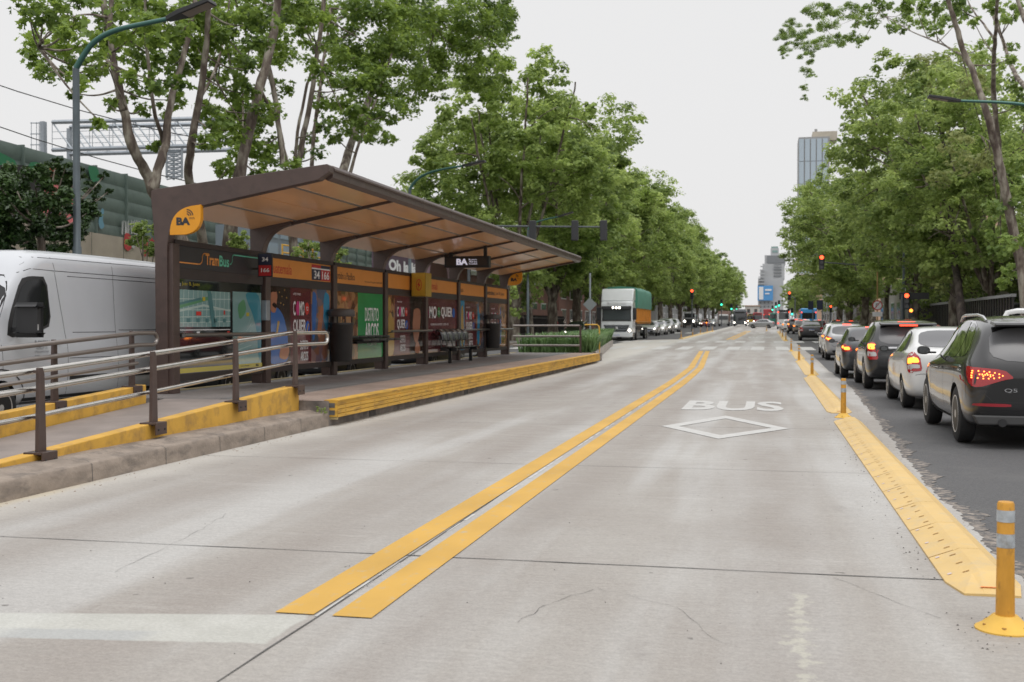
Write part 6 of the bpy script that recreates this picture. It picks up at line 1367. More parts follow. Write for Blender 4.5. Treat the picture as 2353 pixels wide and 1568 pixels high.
def barkmat(name, c1, c2, c3):
    m = bpy.data.materials.new(name); m.use_nodes = True; t = m.node_tree; L = t.links.new; b = t.nodes['Principled BSDF']; b.inputs['Roughness'].default_value = .85
    tcn = N(t, 'ShaderNodeTexCoord'); mp = N(t, 'ShaderNodeMapping'); mp.inputs['Scale'].default_value = (2.2, 2.2, .8); L(tcn.outputs['Object'], mp.inputs[0])
    n = N(t, 'ShaderNodeTexNoise'); n.inputs['Scale'].default_value = 1.6; n.inputs['Detail'].default_value = 6; n.inputs['Roughness'].default_value = .6; L(mp.outputs[0], n.inputs['Vector'])
    r = N(t, 'ShaderNodeValToRGB'); e = r.color_ramp.elements; e[0].position = .42; e[0].color = (*c1, 1); e[1].position = .62; e[1].color = (*c3, 1); q = e.new(.5); q.color = (*c2, 1)
    L(n.outputs[0], r.inputs[0]); L(r.outputs[0], b.inputs['Base Color']); bp = N(t, 'ShaderNodeBump'); bp.inputs['Strength'].default_value = .8; bp.inputs['Distance'].default_value = .05; L(n.outputs[0], bp.inputs['Height']); L(bp.outputs[0], b.inputs['Normal']); return m
M_bark = barkmat('plane_bark', (.085, .062, .05), (.15, .12, .095), (.30, .27, .22)); M_barkd = barkmat('dark_bark', (.03, .022, .02), (.06, .045, .038), (.10, .08, .07))
M_leafA = leafmat('plane_leaf', (.045, .088, .018), (.24, .35, .065), .46); M_leafB = leafmat('plane_leaf_mid', (.105, .165, .045), (.42, .54, .165), .5)
M_leafC = leafmat('plane_leaf_right', (.105, .165, .048), (.42, .53, .17), .5); M_leafD = leafmat('plane_leaf_edge', (.07, .125, .03), (.28, .39, .10), .45); M_leafS = leafmat('shrub_leaf', (.022, .052, .016), (.075, .13, .036), .2, .3); M_leafY = leafmat('willow_leaf', (.12, .155, .05), (.34, .38, .14), .4)
def smooth_path(pts, it=2):
    pts = [Vector(p) for p in pts]
    for _ in range(it):
        q = [pts[0]]
        for a, b in zip(pts[:-1], pts[1:]): q += [a.lerp(b, .25), a.lerp(b, .75)]
        pts = q+[pts[-1]]
    return pts
def limb(mb, pts, r0, r1, n=9, jit=.0, sd=0):
    p = smooth_path(pts); k = len(p); rr = random.Random(sd)
    if jit: p = [q+Vector((rr.uniform(-jit, jit), rr.uniform(-jit, jit), 0)) for q in p]
    mb.tube(p, [max(.01, (r0+(r1-r0)*(i/(k-1))**.6)*rr.uniform(.93, 1.09)) for i in range(k)], n)
TG = 'plane trees lining the left pavement'; TGR = 'plane trees lining the right pavement'
# ---- near left trees: limbs traced at their own distance on the pavement, leaf sprays in depth around them
def near_tree(label, basept, limbs, blobs, xp, seed, mat, leaf=.19, dens=1., grp=TG, depth=2.6, bark=None, name='plane_tree'):
    base = PX(*basept, xp); base.z = gz(base.y)+.12
    t = T(name, base, label, 'tree', grp); mb = MB(base); rr = random.Random(seed)
    lp = []
    for pts, r0, r1 in limbs:
        dx = rr.uniform(-.5, .5); q = []
        for i, (u_, v_) in enumerate(pts):
            w_ = PX(u_, v_, xp+dx*i*.6*(1 if xp > 0 else 1)); q.append(w_)
        if pts[0][1] > 600: q[0] = Vector((base.x+dx*.2, q[0].y, base.z-.05))
        limb(mb, q, r0*.72, r1*.6, 10, .02, seed); lp += smooth_path(q, 1)
    cl = []; tw = mb
    for (u_, v_, r_px) in blobs:
        x = xp+rr.uniform(-depth, depth); c = PX(u_, v_, x); d = c.y/ray(u_, v_)[1]; r = r_px*d/2600
        nn = int(r*r*760*dens*(.19/leaf)**2); cl.append((tuple(c-base), r*1.26, nn))
        near = min(lp, key=lambda p: (p-c).length)
        if (near-c).length < 5: limb(tw, [near, (near+c)/2+Vector((0, 0, -.15)), c], .05, .012, 5)
    mb.build('trunk', [bark or M_bark], t, smooth=60)
    leafmesh('crown', cl, leaf, LEAF5, seed, mat, t, sub=13); return t
A_ = [(100, 25, 45), (60, 10, 25), (160, 20, 50), (80, 95, 35), (112, 130, 42), (150, 115, 40), (190, 150, 40), (112, 165, 28), (180, 190, 25), (240, 60, 35), (230, 105, 30), (290, 105, 40), (165, 60, 40), (70, 50, 26), (320, 60, 55), (380, 50, 60), (350, 130, 50), (400, 150, 42), (215, 170, 22), (170, 215, 14), (335, 190, 32), (250, 240, 22), (292, 222, 18), (235, 285, 20), (385, 230, 34), (410, 190, 28), (360, 335, 14), (440, 60, 60), (430, 130, 35), (345, 20, 50), (260, 10, 40), (470, 20, 50), (290, 170, 25), (370, 95, 40), (205, 100, 30), (330, 250, 18)]
near_tree('plane tree with a forked pale trunk right behind the first shelter post', (438, 640), [
  ([(470, 650), (440, 590), (395, 520), (352, 440), (340, 400), (303, 345), (290, 280), (268, 180), (245, 60), (232, -40), (220, -160)], .42, .12), ([(352, 430), (365, 385), (382, 330), (390, 230), (425, 130), (440, 30), (470, -90)], .26, .09), ([(378, 335), (355, 260), (338, 150), (335, 20), (330, -80)], .10, .05), ([(262, 160), (250, 60), (262, -30), (280, -120)], .14, .06), ([(246, 40), (190, 30), (120, 60), (90, 110)], .06, .02), ([(290, 250), (262, 185), (238, 130)], .05, .02)], A_, -17.0, 21, M_leafA)
B_ = [(500, 30, 60), (560, 60, 60), (520, 120, 42), (580, 125, 40), (620, 40, 60), (500, 200, 30), (560, 215, 32), (640, 115, 40), (520, 300, 38), (560, 270, 42), (590, 330, 38), (480, 322, 24), (525, 385, 26), (610, 260, 32), (625, 350, 34), (600, 392, 26), (555, 350, 36), (500, 262, 32), (450, 100, 40), (480, 160, 35), (560, 160, 38), (640, 200, 25), (480, 70, 50), (475, 250, 25), (540, 20, 50), (480, 20, 40), (505, 345, 30), (635, 300, 28)]
near_tree('slender plane tree rising behind the second shelter bay', (480, 640), [([(482, 650), (468, 570), (452, 480), (430, 415), (436, 350), (455, 250), (470, 150), (478, 60), (480, -60)], .30, .11), ([(455, 240), (500, 150), (520, 60), (530, -40)], .08, .04)], B_[:14]+B_[18:24], -18.0, 22, M_leafA)
near_tree('plane tree with dark leaning trunk behind the shelter roof peak', (527, 640), [
  ([(540, 650), (527, 560), (535, 470), (552, 395), (572, 300), (598, 200), (628, 90), (640, -20), (650, -120)], .42, .16), ([(598, 210), (640, 280), (655, 350), (672, 420)], .12, .05), ([(610, 130), (632, 210), (640, 290), (650, 380)], .13, .16), ([(556, 390), (560, 300), (556, 200), (575, 100)], .08, .03), ([(625, 90), (660, 30), (670, -50)], .12, .06)], B_[6:18]+[(670, 380, 25), (650, 405, 20), (690, 30, 40), (650, 20, 50), (600, 0, 50)], -17.3, 23, M_leafA)
C__ = [(700, 30, 40), (720, 70, 50), (780, 40, 60), (850, 50, 70), (760, 130, 48), (820, 130, 60), (900, 120, 70), (960, 60, 70), (760, 215, 42), (800, 200, 45), (860, 200, 50), (930, 190, 50), (980, 140, 50), (748, 285, 24), (720, 160, 25), (735, 240, 20), (690, 345, 16), (735, 350, 16), (715, 315, 14), (850, 10, 50), (930, 10, 50)]
near_tree('many-stemmed plane tree behind the shelter roof ridge', (700, 640), [
  ([(690, 650), (672, 570), (680, 470), (683, 385), (700, 300), (722, 180), (738, 60), (750, -60)], .24, .12), ([(672, 600), (665, 500), (676, 400), (684, 290), (710, 180), (730, 110)], .14, .07), ([(700, 620), (712, 480), (716, 370), (728, 250), (745, 130), (760, 20)], .18, .08), ([(690, 60), (700, 30), (672, -20)], .1, .05)], C__, -17.6, 24, M_leafA)
D__ = [(800, 282, 40), (850, 272, 42), (870, 310, 30), (900, 252, 35), (940, 245, 28), (1000, 200, 33), (840, 312, 25), (768, 310, 22), (890, 325, 16), (1030, 60, 60), (1080, 40, 60), (1120, 60, 48), (1060, 120, 48), (1120, 120, 42), (1100, 170, 40), (1140, 200, 30), (1070, 165, 25), (1150, 30, 35), (1165, 85, 24), (1150, 140, 28), (990, 20, 60), (1010, 110, 50), (960, 170, 45), (1090, 195, 22), (1120, 225, 20), (830, 235, 45), (880, 150, 50), (1000, 160, 30), (1140, 10, 40), (1170, 50, 16)]
near_tree('plane tree leaning right over the middle of the shelter roof', (768, 640), [
  ([(740, 650), (752, 540), (775, 440), (798, 360), (820, 290), (852, 220), (890, 120), (930, 20), (960, -80)], .40, .15), ([(768, 560), (790, 450), (812, 370), (835, 300), (872, 210), (905, 110)], .16, .06), ([(885, 130), (980, 70), (1060, 60), (1120, 90), (1140, 160)], .12, .03), ([(700, 60), (735, 110), (760, 90)], .05, .03)], D__, -17.2, 25, M_leafA)
near_tree('young plane tree with low hanging leaves just past the end of the shelter', (1222, 740), [([(1222, 745), (1218, 700), (1212, 650), (1200, 590), (1190, 520)], .35, .12), ([(1215, 690), (1190, 670), (1165, 660)], .06, .03)],
  [(1170, 680, 24), (1198, 655, 28), (1218, 690, 20), (1150, 715, 16), (1240, 640, 26), (1188, 718, 14), (1160, 650, 20), (1215, 640, 28), (1180, 630, 26), (1235, 670, 16), (1205, 610, 28), (1170, 600, 26), (1240, 610, 26), (1265, 630, 20), (1150, 690, 14), (1205, 705, 12)], -16.6, 29, M_leafB, leaf=.26, dens=.9, depth=1.)
# low sprouting greenery seen between the shelter posts
for i, (u_, v_, r, lb) in enumerate([(330, 545, 34, 'light green sapling in front of the graffiti wall, left of the shelter'), (560, 560, 22, 'small leafy bush behind the dark sign band'), (715, 575, 26, 'leafy bush behind the second shelter bay'), (770, 590, 20, 'low bush behind the third shelter post')]):
    c = PX(u_, v_, -16.6+.4*i); base = Vector((c.x, c.y, .14)); t = T('bush', base, lb, 'bush', 'low greenery on the left pavement'); mb = MB(base); rr = random.Random(i)
    for k in range(5): limb(mb, [base, (base+c)/2+Vector((rr.uniform(-.4, .4), rr.uniform(-.4, .4), 0)), c+Vector((rr.uniform(-.5, .5), rr.uniform(-.5, .5), 0))], .03, .01, 5)
    mb.build('stem', [M_bark], t, smooth=60); rm = r*c.y/ray(u_, v_)[1]/2600
    leafmesh('foliage', [(tuple(c-base+Vector((rr.uniform(-1, 1), rr.uniform(-1, 1), rr.uniform(-.9, .8)))*rm), rm*.7, 140) for _ in range(7)], .12, LEAF4, 40+i, M_leafB if i == 0 else M_leafC, t)
# dark small-leaved shrub tree behind the van
sx_ = -15.6; rs = random.Random(8); base = PX(95, 640, sx_); base.z = .14; t = T('shrub_tree', base, 'dark glossy small-leaved tree behind the white van at the left edge', 'tree'); mb = MB(base)
SB = [(30, 420, 45), (80, 410, 40), (120, 400, 30), (150, 385, 22), (20, 470, 50), (70, 470, 50), (120, 460, 45), (165, 430, 32), (175, 470, 35), (110, 520, 45), (50, 520, 50), (10, 530, 45), (160, 520, 36), (200, 490, 24), (210, 430, 18), (240, 405, 10), (225, 455, 12), (185, 395, 14), (130, 368, 10), (0, 430, 40), (-40, 480, 60), (90, 560, 40), (30, 560, 40), (140, 555, 30), (250, 440, 8), (-60, 420, 50)]
cl = []; cc = PX(95, 520, sx_); mb2 = MB(base); limb(mb2, [base, cc], .12, .08)
for u_, v_, r in SB:
    c = PX(u_, v_, sx_+rs.uniform(-1, 1)); d = c.y/ray(u_, v_)[1]; rm = r*d/2600; cl.append((tuple(c-base), rm*1.15, int(rm*rm*8000))); limb(mb2, [cc, (cc+c)/2+Vector((0, 0, -.2)), c], .05, .008, 5)
mb2.build('trunk', [M_bark], t, smooth=60); leafmesh('crown', cl, .12, LEAF3, 77, M_leafS, t, sub=10)
# ---- generic plane trees for the two rows
def generic_tree(seed, mat, Ht=20., Rr=7.5, zlow=4.0, nleaf=15000, leaf=.30, sub_=8, bark=None, lean=0., label='', grp=TG, name='plane_tree'):
    t = T(name, (0, 0, 0), label, 'tree', grp); rr = random.Random(seed); mb = MB()
    forkz = rr.uniform(2.6, 3.6); limb(mb, [(0, 0, -.1), (.05, 0, forkz*.5), (.1, .05, forkz)], .46, .36, 12, .02, seed)
    limb(mb, [(0, 0, -.15), (0, 0, .5)], .62, .44, 12)
    tips = []; nb = 6
    for k in range(nb):
        a = 2*math.pi*k/nb+rr.uniform(-.3, .3); sp = rr.uniform(.35, .62)*Rr; zt = rr.uniform(.6, .88)*Ht
        p = [(.1, .05, forkz-.2), (math.cos(a)*sp*.25, math.sin(a)*sp*.25, forkz+2.2), (math.cos(a)*sp*.6+lean*.4, math.sin(a)*sp*.6, (forkz+zt)/2), (math.cos(a)*sp+lean, math.sin(a)*sp, zt)]
        limb(mb, p, .24, .05, 8, .08, seed+k)
        for j in range(3):
            b = a+rr.uniform(-1, 1); q = Vector(p[2]).lerp(Vector(p[3]), rr.uniform(-.3, .7)); e_ = q+Vector((math.cos(b)*Rr*.4, math.sin(b)*Rr*.4, rr.uniform(-1.5, 2.))); limb(mb, [q, (q+e_)/2+Vector((0, 0, .3)), e_], .08, .02, 5)
    mb.build('trunk', [bark or M_bark], t, smooth=60)
    cl = []; nc = 74; zc = (Ht+zlow)/2; hz = (Ht-zlow)/2
    for k in range(nc):
        v = Vector((rr.gauss(0, 1), rr.gauss(0, 1), rr.gauss(0, 1))).normalized(); f = rr.uniform(.45, 1)**.5 if k > 12 else rr.uniform(.1, .5)
        wz = v.z*f; shp = 1.0 if wz > -.2 else 1.0+.35*(wz+.2)
        c = (v.x*f*Rr*.86*shp+lean*(.5+.5*wz), v.y*f*Rr*.86*shp, zc+wz*hz*.92); r = rr.uniform(1.35, 2.25)*Rr/7.5
        cl.append((c, r, nleaf/nc))
    leafmesh('crown', cl, leaf, LEAF4, seed, mat, t, sub=8, flat=.8, up=1.1); return t
gl = [generic_tree(101, M_leafB, 20, 7.3, 3.2, 40000, .32, label='plane tree in the left row'), generic_tree(102, M_leafB, 20, 7.8, 3.6, 42000, .32, label='plane tree in the left row'), generic_tree(103, M_leafB, 19, 7.0, 2.8, 33000, .33, label='plane tree in the left row')]
rowL = [(-17.4, 78, 1.04, 'tallest plane tree of the left row, above the signal arm'), (-17.0, 91, 1.06, 'broad plane tree directly left of the tarpaulin truck'), (-17.0, 103, 1.0, 'plane tree behind the tarpaulin truck'), (-17.0, 117, .98, 'plane tree just right of the tarpaulin truck'), (-17.0, 132, 1.0, 'plane tree behind the pale cars that follow the truck'), (-26, 150, 1.0, None), (-16.8, 147, 1.02, None), (-16.6, 163, .98, None), (-16.4, 180, 1.02, None), (-16.2, 198, .97, None), (-16, 217, 1.05, None), (-15.8, 238, 1.0, None), (-15.4, 262, .96, None), (-15, 290, 1.04, None), (-14.6, 322, 1.0, None), (-14.2, 360, 1.02, None), (-14, 405, 1.0, None), (-14, 460, 1.1, None)]
far_lab = 'one of the far plane trees receding along the left pavement'
for i, (x, y, s, lb) in enumerate(rowL):
    src = gl[i % 3]; loc = (x, y, gz(y)+.1); lb = lb or far_lab
    if i < 3: src.location = loc; src.rotation_euler.z = i*2.1; src.scale = (s,)*3; src['label'] = lb
    else: dup(src, loc, i*1.7, lb, TG, (s,)*3)
gr = [generic_tree(111, M_leafC, 19.5, 7.0, 2.4, 30000, .30, label='plane tree in the right row', grp=TGR, lean=-2.0), generic_tree(112, M_leafC, 18.5, 6.8, 2.2, 28000, .30, label='plane tree in the right row', grp=TGR, lean=-1.2)]
rowR = [(11.6, 76, 1.0, 0, 'tall plane tree of the right row, nearest of the dense crowns'), (10.6, 88, .93, 1, 'plane tree right behind the red signal arm'), (12.5, 70, .92, 1, 'plane tree standing further back from the road beside the beige wall'), (8.2, 101, .80, 0, 'plane tree whose crown reaches furthest over the right lanes'), (7.8, 114, .86, 1, 'plane tree with pale twisted trunk on the right pavement'), (8.0, 132, .88, 0, 'plane tree near the far end of the close right group'), (15.5, 92, .9, 0, 'plane tree behind the right row over the dark fence'), (8.5, 265, .62, 1, 'round plane tree left of the beige building, right side'), (9.5, 285, .6, 0, 'far round plane tree beside the tower'), (9.8, 315, .7, 1, None), (9.6, 360, .7, 0, None), (18, 55, .75, 1, 'plane tree at the right edge behind the leaning trunk')]
for i, (x, y, s, k, lb) in enumerate(rowR):
    loc = (x, y, gz(y)+.1); lb = lb or 'one of the far plane trees receding along the right pavement'
    if i < 2: gr[k].location = loc; gr[k].scale = (s,)*3; gr[k]['label'] = lb
    else: o = dup(gr[k], loc, (i*.9) % 1.2-.5, lb, TGR, (s,)*3)
# ---- near right tree with tall bare limbs
def zr(x, y): return (1900+x/1.961)/1.088, y/1.961/1.088
def zrl(pts): return [zr(*p) for p in pts]
RB = [(130, 170, 45), (120, 240, 30), (200, 150, 45), (270, 60, 50), (330, 130, 45), (300, 200, 40), (230, 280, 35), (380, 200, 42), (450, 180, 36), (505, 200, 30), (420, 60, 50), (500, 50, 40), (560, 90, 40), (230, 340, 26), (255, 370, 20), (215, 430, 20), (222, 478, 18), (180, 200, 36), (250, 230, 36), (650, 130, 32), (700, 70, 45), (780, 100, 45), (850, 50, 50), (850, 150, 35), (920, 110, 45), (1000, 60, 45), (1050, 110, 30), (1100, 220, 36), (1085, 275, 24), (1210, 90, 40), (1225, 290, 26), (1250, 50, 50), (1225, 230, 30), (340, 50, 45), (600, 20, 45), (760, 20, 60), (960, 20, 60), (1150, 20, 50), (150, 120, 30), (120, 270, 18), (480, 110, 30), (690, 140, 28), (1060, 640, 26), (1100, 680, 24), (1240, 900, 70), (1180, 1100, 60), (1250, 1020, 60), (1150, 1010, 45), (1180, 1230, 50), (1230, 1330, 45), (1190, 1390, 36), (1130, 1170, 40), (1250, 1180, 60), (1210, 880, 45), (1260, 430, 30), (1280, 500, 40)]
near_tree('tall plane tree with bare pale limbs reaching over the road at the right edge', zr(1330, 1440), [
  (zrl([(1340, 1480), (1290, 1330), (1250, 1160), (1215, 1000), (1185, 850), (1150, 700), (1125, 600), (1085, 470), (1040, 340), (1000, 260), (965, 140), (935, 40), (900, -80)]), .36, .13), (zrl([(1180, 830), (1165, 680), (1150, 520), (1142, 380), (1150, 230), (1160, 100), (1165, -60)]), .24, .10),
  (zrl([(990, 270), (900, 220), (800, 180), (720, 145), (640, 90), (560, 60), (470, 90), (330, 150)]), .10, .025), (zrl([(1400, 520), (1290, 420), (1235, 340), (1195, 210), (1140, 70), (1110, -60)]), .2, .08), (zrl([(1150, 190), (1090, 110), (1040, 50), (1010, -20)]), .10, .04), (zrl([(1330, 150), (1280, 60), (1250, -60)]), .2, .1), (zrl([(330, 150), (240, 300), (215, 440)]), .03, .015), (zrl([(1180, 820), (1140, 700), (1070, 660)]), .06, .02)],
  [(*zr(x, y), r/1.961/1.088*1.0) for x, y, r in RB], 10.4, 31, M_leafD, leaf=.24, grp=TGR, depth=1.6, dens=1.25)
# dark leaning trunk with drooping yellowish foliage
WB = [(780, 330, 60), (860, 320, 60), (700, 380, 50), (640, 470, 50), (730, 480, 60), (820, 430, 70), (900, 420, 60), (700, 560, 50), (620, 560, 45), (780, 560, 60), (850, 600, 50), (900, 520, 50), (800, 700, 50), (750, 900, 40), (820, 950, 45), (900, 860, 50), (980, 960, 50), (850, 1080, 45), (900, 1180, 45), (820, 1200, 40), (960, 1120, 50), (880, 1280, 40), (1000, 1050, 45), (1020, 800, 60), (960, 700, 60), (1000, 560, 60), (840, 1330, 35), (900, 1400, 35), (1010, 1300, 30), (960, 350, 60), (1040, 420, 60), (1100, 760, 50), (760, 1020, 35), (860, 800, 40)]
t = near_tree('dark-trunked tree with drooping yellow-green foliage beside the beige wall', zr(990, 1480), [(zrl([(1000, 1500), (975, 1400), (945, 1250), (935, 1100), (935, 950), (915, 800), (890, 650), (850, 480)]), .42, .12), (zrl([(940, 1000), (1010, 860), (1080, 800)]), .1, .04), (zrl([(925, 900), (860, 820), (800, 760)]), .1, .03), (zrl([(930, 1150), (900, 1080), (850, 1020)]), .07, .02)],
  [(*zr(x, y), r/1.961/1.088*1.15) for x, y, r in WB], 10.6, 33, M_leafY, leaf=.22, dens=.75, grp=TGR, depth=1.4, bark=M_barkd, name='drooping_tree')
t['category'] = 'tree'
# slender bare trunks of the right row
for i, (pts, r0, r1, xx, lb) in enumerate([([(1957, 745), (1945, 700), (1922, 660), (1912, 620), (1895, 580)], .45, .12, 9.0, 'twisted pale trunk near the red signal arm'), ([(1983, 745), (1975, 700), (1968, 660), (1955, 600), (1950, 545)], .5, .15, 9.2, 'straight pale trunk left of the no-turn sign'), ([(2010, 745), (2000, 705), (1985, 670), (1975, 620)], .5, .15, 9.6, 'thick trunk just left of the no-turn sign'), ([(2040, 745), (2035, 700), (2042, 650), (2045, 600)], .35, .12, 10.4, 'thin trunk right of the no-turn sign')]):
    q = [PX(u_, v_, xx) for u_, v_ in pts]; q[0].z = gz(q[0].y); base = q[0].copy(); t = T('plane_tree', base, lb, 'tree', TGR); mb = MB(base); limb(mb, q, r0, r1, 10, .03, i); limb(mb, [q[2], q[2]+Vector((2, 0, 2)), q[2]+Vector((3, 0, 5))], r1*1.2, .05); mb.build('trunk', [M_bark], t, smooth=60)
    cl = [((random.Random(i*9+k).uniform(-2.5, 3), random.Random(i*7+k).uniform(-2, 2), 5+k*.8), 1.5, 220) for k in range(8)]; leafmesh('crown', cl, .3, LEAF4, 60+i, M_leafC, t)
# grass of the planter
rg_ = np.random.default_rng(5); vs = []; fs = []; 
nb = 11000; ys_ = rg_.uniform(45.8, 69.8, nb)**1.0
for i in range(nb):
    y = ys_[i] if i % 3 else rg_.uniform(45.8, 53); xl = plx(y)-.12; x = rg_.uniform(-10.0, xl) if y > 45 else 0
    if i % 2 == 0: x = xl-abs(rg_.normal())*.5
    x = max(-10.1, x)
    h = rg_.uniform(.45, 1.05); a = rg_.uniform(0, 6.28); bx, by = math.cos(a), math.sin(a); w_ = .024+.016*rg_.random(); z = gz(y)+.2; b1 = h*.25; b2 = h*.75*rg_.uniform(.3, .9)
    k = len(vs); vs += [(x-by*w_, y+bx*w_, z), (x+by*w_, y-bx*w_, z), (x+bx*b1+by*w_, y+by*b1-bx*w_, z+h*.75), (x+bx*b1-by*w_, y+by*b1+bx*w_, z+h*.75), (x+bx*b2, y+by*b2, z+h*.9)]; fs += [(k, k+1, k+2, k+3), (k+3, k+2, k+4)]
me = bpy.data.meshes.new('planter_grass'); me.from_pydata(vs, [], fs); me.materials.append(leafmat('agapanthus', (.05, .12, .03), (.22, .34, .14), .25, .35)); o = bpy.data.objects.new('planter_grass', me); SC.collection.objects.link(o); tag(o, kind='stuff')
tag(o, 'long green strap-leaved grass filling the planter', 'grass')
# weeds at the kerb
t = T('weed', G(812, 968), 'small weed growing at the near corner of the platform', 'weed'); w0 = Vector((-6.52, 15.95, .17)); t.location = w0
leafmesh('leaves', [((0, 0, .09), .08, 40)], .05, LEAF3, 5, M_leafB, t, sub=4); mb = MB(); [mb.tube([(0, 0, 0), (.02*math.cos(k), .02*math.sin(k), .12)], .003, 5) for k in range(4)]; mb.build('stem', [M_leafB], t)

# ================================================================== STREET LAMPS, SIGNALS, SIGNS
def lamp(label, base, ztop, pts, head_dir, col=M_pole, r=.078):
    """pole from base to ztop, then curved arm through pts (absolute), head at the end"""
    t = T('street_lamp', base, label, 'street lamp', 'curved street lamps'); b = Vector(base); mb = MB(b)
    mb.tube([b, b+UZ*(ztop*.45), b+UZ*(ztop*.45+.02), b+UZ*ztop], [r*1.25, r*1.2, r, r*.9], 12); mb.build('pole', [col], t, smooth=40)
    mb = MB(b); p = smooth_path([b+UZ*ztop]+[Vector(q) for q in pts], 2); mb.tube(p, [r*.9-(r*.35)*i/(len(p)-1) for i in range(len(p))], 10); mb.build('arm', [pmat('green_arm', (.05, .13, .11), .35, .4)], t, smooth=60)
    e_ = p[-1]; d = Vector(head_dir).normalized(); s = d.cross(UZ).normalized(); n = s.cross(d)
    mb = MB(b); q = lambda a, bb, c: e_+d*a+s*bb+n*c
    mb.add([q(-.1, -.08, -.03), q(-.1, .08, -.03), q(-.1, .08, .06), q(-.1, -.08, .06), q(.25, -.19, -.05), q(.25, .19, -.05), q(.25, .19, .05), q(.25, -.19, .05), q(.95, -.19, -.05), q(.95, .19, -.05), q(.95, .19, .03), q(.95, -.19, .03)],
           [(0, 1, 2, 3), (0, 4, 5, 1), (1, 5, 6, 2), (2, 6, 7, 3), (3, 7, 4, 0), (4, 8, 9, 5), (5, 9, 10, 6), (6, 10, 11, 7), (7, 11, 8, 4), (8, 11, 10, 9)]); hd = mb.build('lamp_head', [M_trim], t, bevel=.01)
    mb = MB(b); mb.add([q(.3, -.15, -.056), q(.3, .15, -.056), q(.92, .15, -.056), q(.92, -.15, -.056)], [(0, 1, 2, 3), (3, 2, 1, 0)]); mb.build('diffuser', [pmat('lamp_diffuser', (.5, .42, .36), .4)], hd); return t
x0 = -14.2
b = PX(178, 745, x0); b.z = .1; zt = PX(178, 170, x0).z
e1 = PX(178, 170, x0); dep = [(190, 130), (215, 95), (260, 70), (330, 55), (395, 42)]
arm = [Vector((x0+(.2+i*.75), b.y+.1, PX(u_, v_, x0).z+.0)) for i, (u_, v_) in enumerate(dep)]
arm = [PY(u_, v_, b.y+.0) for u_, v_ in dep]
lamp('tall curved street lamp left of the shelter, above the white van', b, zt, arm, PY(460, 15, b.y)-PY(395, 42, b.y))
b = PX(942, 745, -15.5); b.z = gz(b.y); zt = PX(942, 440, -15.5).z; lamp('curved street lamp showing above the middle of the shelter roof', b, zt, [PY(u_, v_, b.y) for u_, v_ in [(950, 420), (975, 400), (1020, 388), (1068, 381)]], PY(1098, 374, b.y)-PY(1068, 381, b.y))
b = PX(1213, 745, -15.3); b.z = gz(b.y); zt = PX(1213, 535, -15.3).z; lamp('curved street lamp half hidden in foliage beyond the signal arm', b, zt, [PY(u_, v_, b.y) for u_, v_ in [(1220, 515), (1250, 505), (1285, 498)]], PY(1303, 492, b.y)-PY(1285, 498, b.y))
b = PX(2420, 745, 9.2); b.z = .1; zt = PX(2420, 290, 9.2).z; lamp('street lamp arm reaching in at the upper right edge', b, zt, [PY(u_, v_, b.y) for u_, v_ in [(2415, 262), (2380, 245), (2320, 236), (2200, 232)]], PY(2155, 225, b.y)-PY(2200, 232, b.y))
b = PX(2076, 745, 9.0); b.z = gz(b.y); zt = PX(2076, 470, 9.0).z; lamp('thin curved street lamp among the right trees', b, zt, [PY(u_, v_, b.y) for u_, v_ in [(2074, 440), (2070, 410), (2100, 385)]], PY(2055, 378, b.y)-PY(2078, 384, b.y))
M_sigp = pmat('signal_pole_grey', (.10, .11, .12), .5, .3); M_sig = pmat('signal_housing', (.035, .035, .04), .5); M_off = pmat('signal_lens_off', (.03, .03, .03), .2, coat=.5)
M_sr = pmat('signal_red', (.9, .05, .02), .3, emit=5, ecol=(1, .07, .02)); M_sg = pmat('signal_green', (.05, .8, .5), .3, emit=3.5, ecol=(.05, 1, .55)); M_so = pmat('signal_core', (1, .5, .1), .3, emit=14, ecol=(1, .3, .03))
def signal_head(t, c, s=1., lit=None, facing=-1, parent=None):
    mb = MB(t.location); w_, h = .17*s, .5*s
    mb.rbox(c.x-w_, c.x+w_, c.y-.12*s, c.y+.12*s, c.z-h, c.z+h, .04*s, 0)
    for k, dz in enumerate((.32, 0, -.32)):
        col = 1
        if lit == 'red' and k == 0: col = 2
        if lit == 'green' and k == 2: col = 3
        y = c.y+facing*(.125*s)
        mb.disc((c.x, y, c.z+dz*s), UX, UZ, 0, 0, .13*s, col, .0, 16); 
        pr = [( .15*s*math.cos(R(a)), .15*s*math.sin(R(a))) for a in range(0, 181, 20)]
        for a_, b_ in zip(pr[:-1], pr[1:]): mb.add([(c.x+a_[0], y, c.z+dz*s+a_[1]), (c.x+b_[0], y, c.z+dz*s+b_[1]), (c.x+b_[0], y+facing*.16*s, c.z+dz*s+b_[1]), (c.x+a_[0], y+facing*.16*s, c.z+dz*s+a_[1])], [(0, 1, 2, 3), (3, 2, 1, 0)], 0)
    return mb.build('signal_head', [M_sig, M_off, M_sr, M_sg], t)
SG = 'traffic signals at the crossings'
def sig(label, base, poletop, arm=None, heads=(), r=.08):
    t = T('traffic_signal', base, label, 'traffic signal', SG); b = Vector(base); mb = MB(b); mb.tube([b, Vector((b.x, b.y, poletop))], [r*1.2, r], 10); mb.build('pole', [M_sigp], t, smooth=40)
    if arm: mb = MB(b); mb.tube(arm, [r*.8, r*.55], 8); mb.build('arm', [M_sigp], t, smooth=40)
    for c, s, l, f in heads: signal_head(t, Vector(c), s, l, f)
    return t
yS = 64.; ar = [PY(1100, 519, yS), PY(1395, 522, yS)]; b = Vector((ar[0].x-.6, yS, gz(yS))); ar = [Vector((b.x, yS, ar[0].z)), ar[1]]
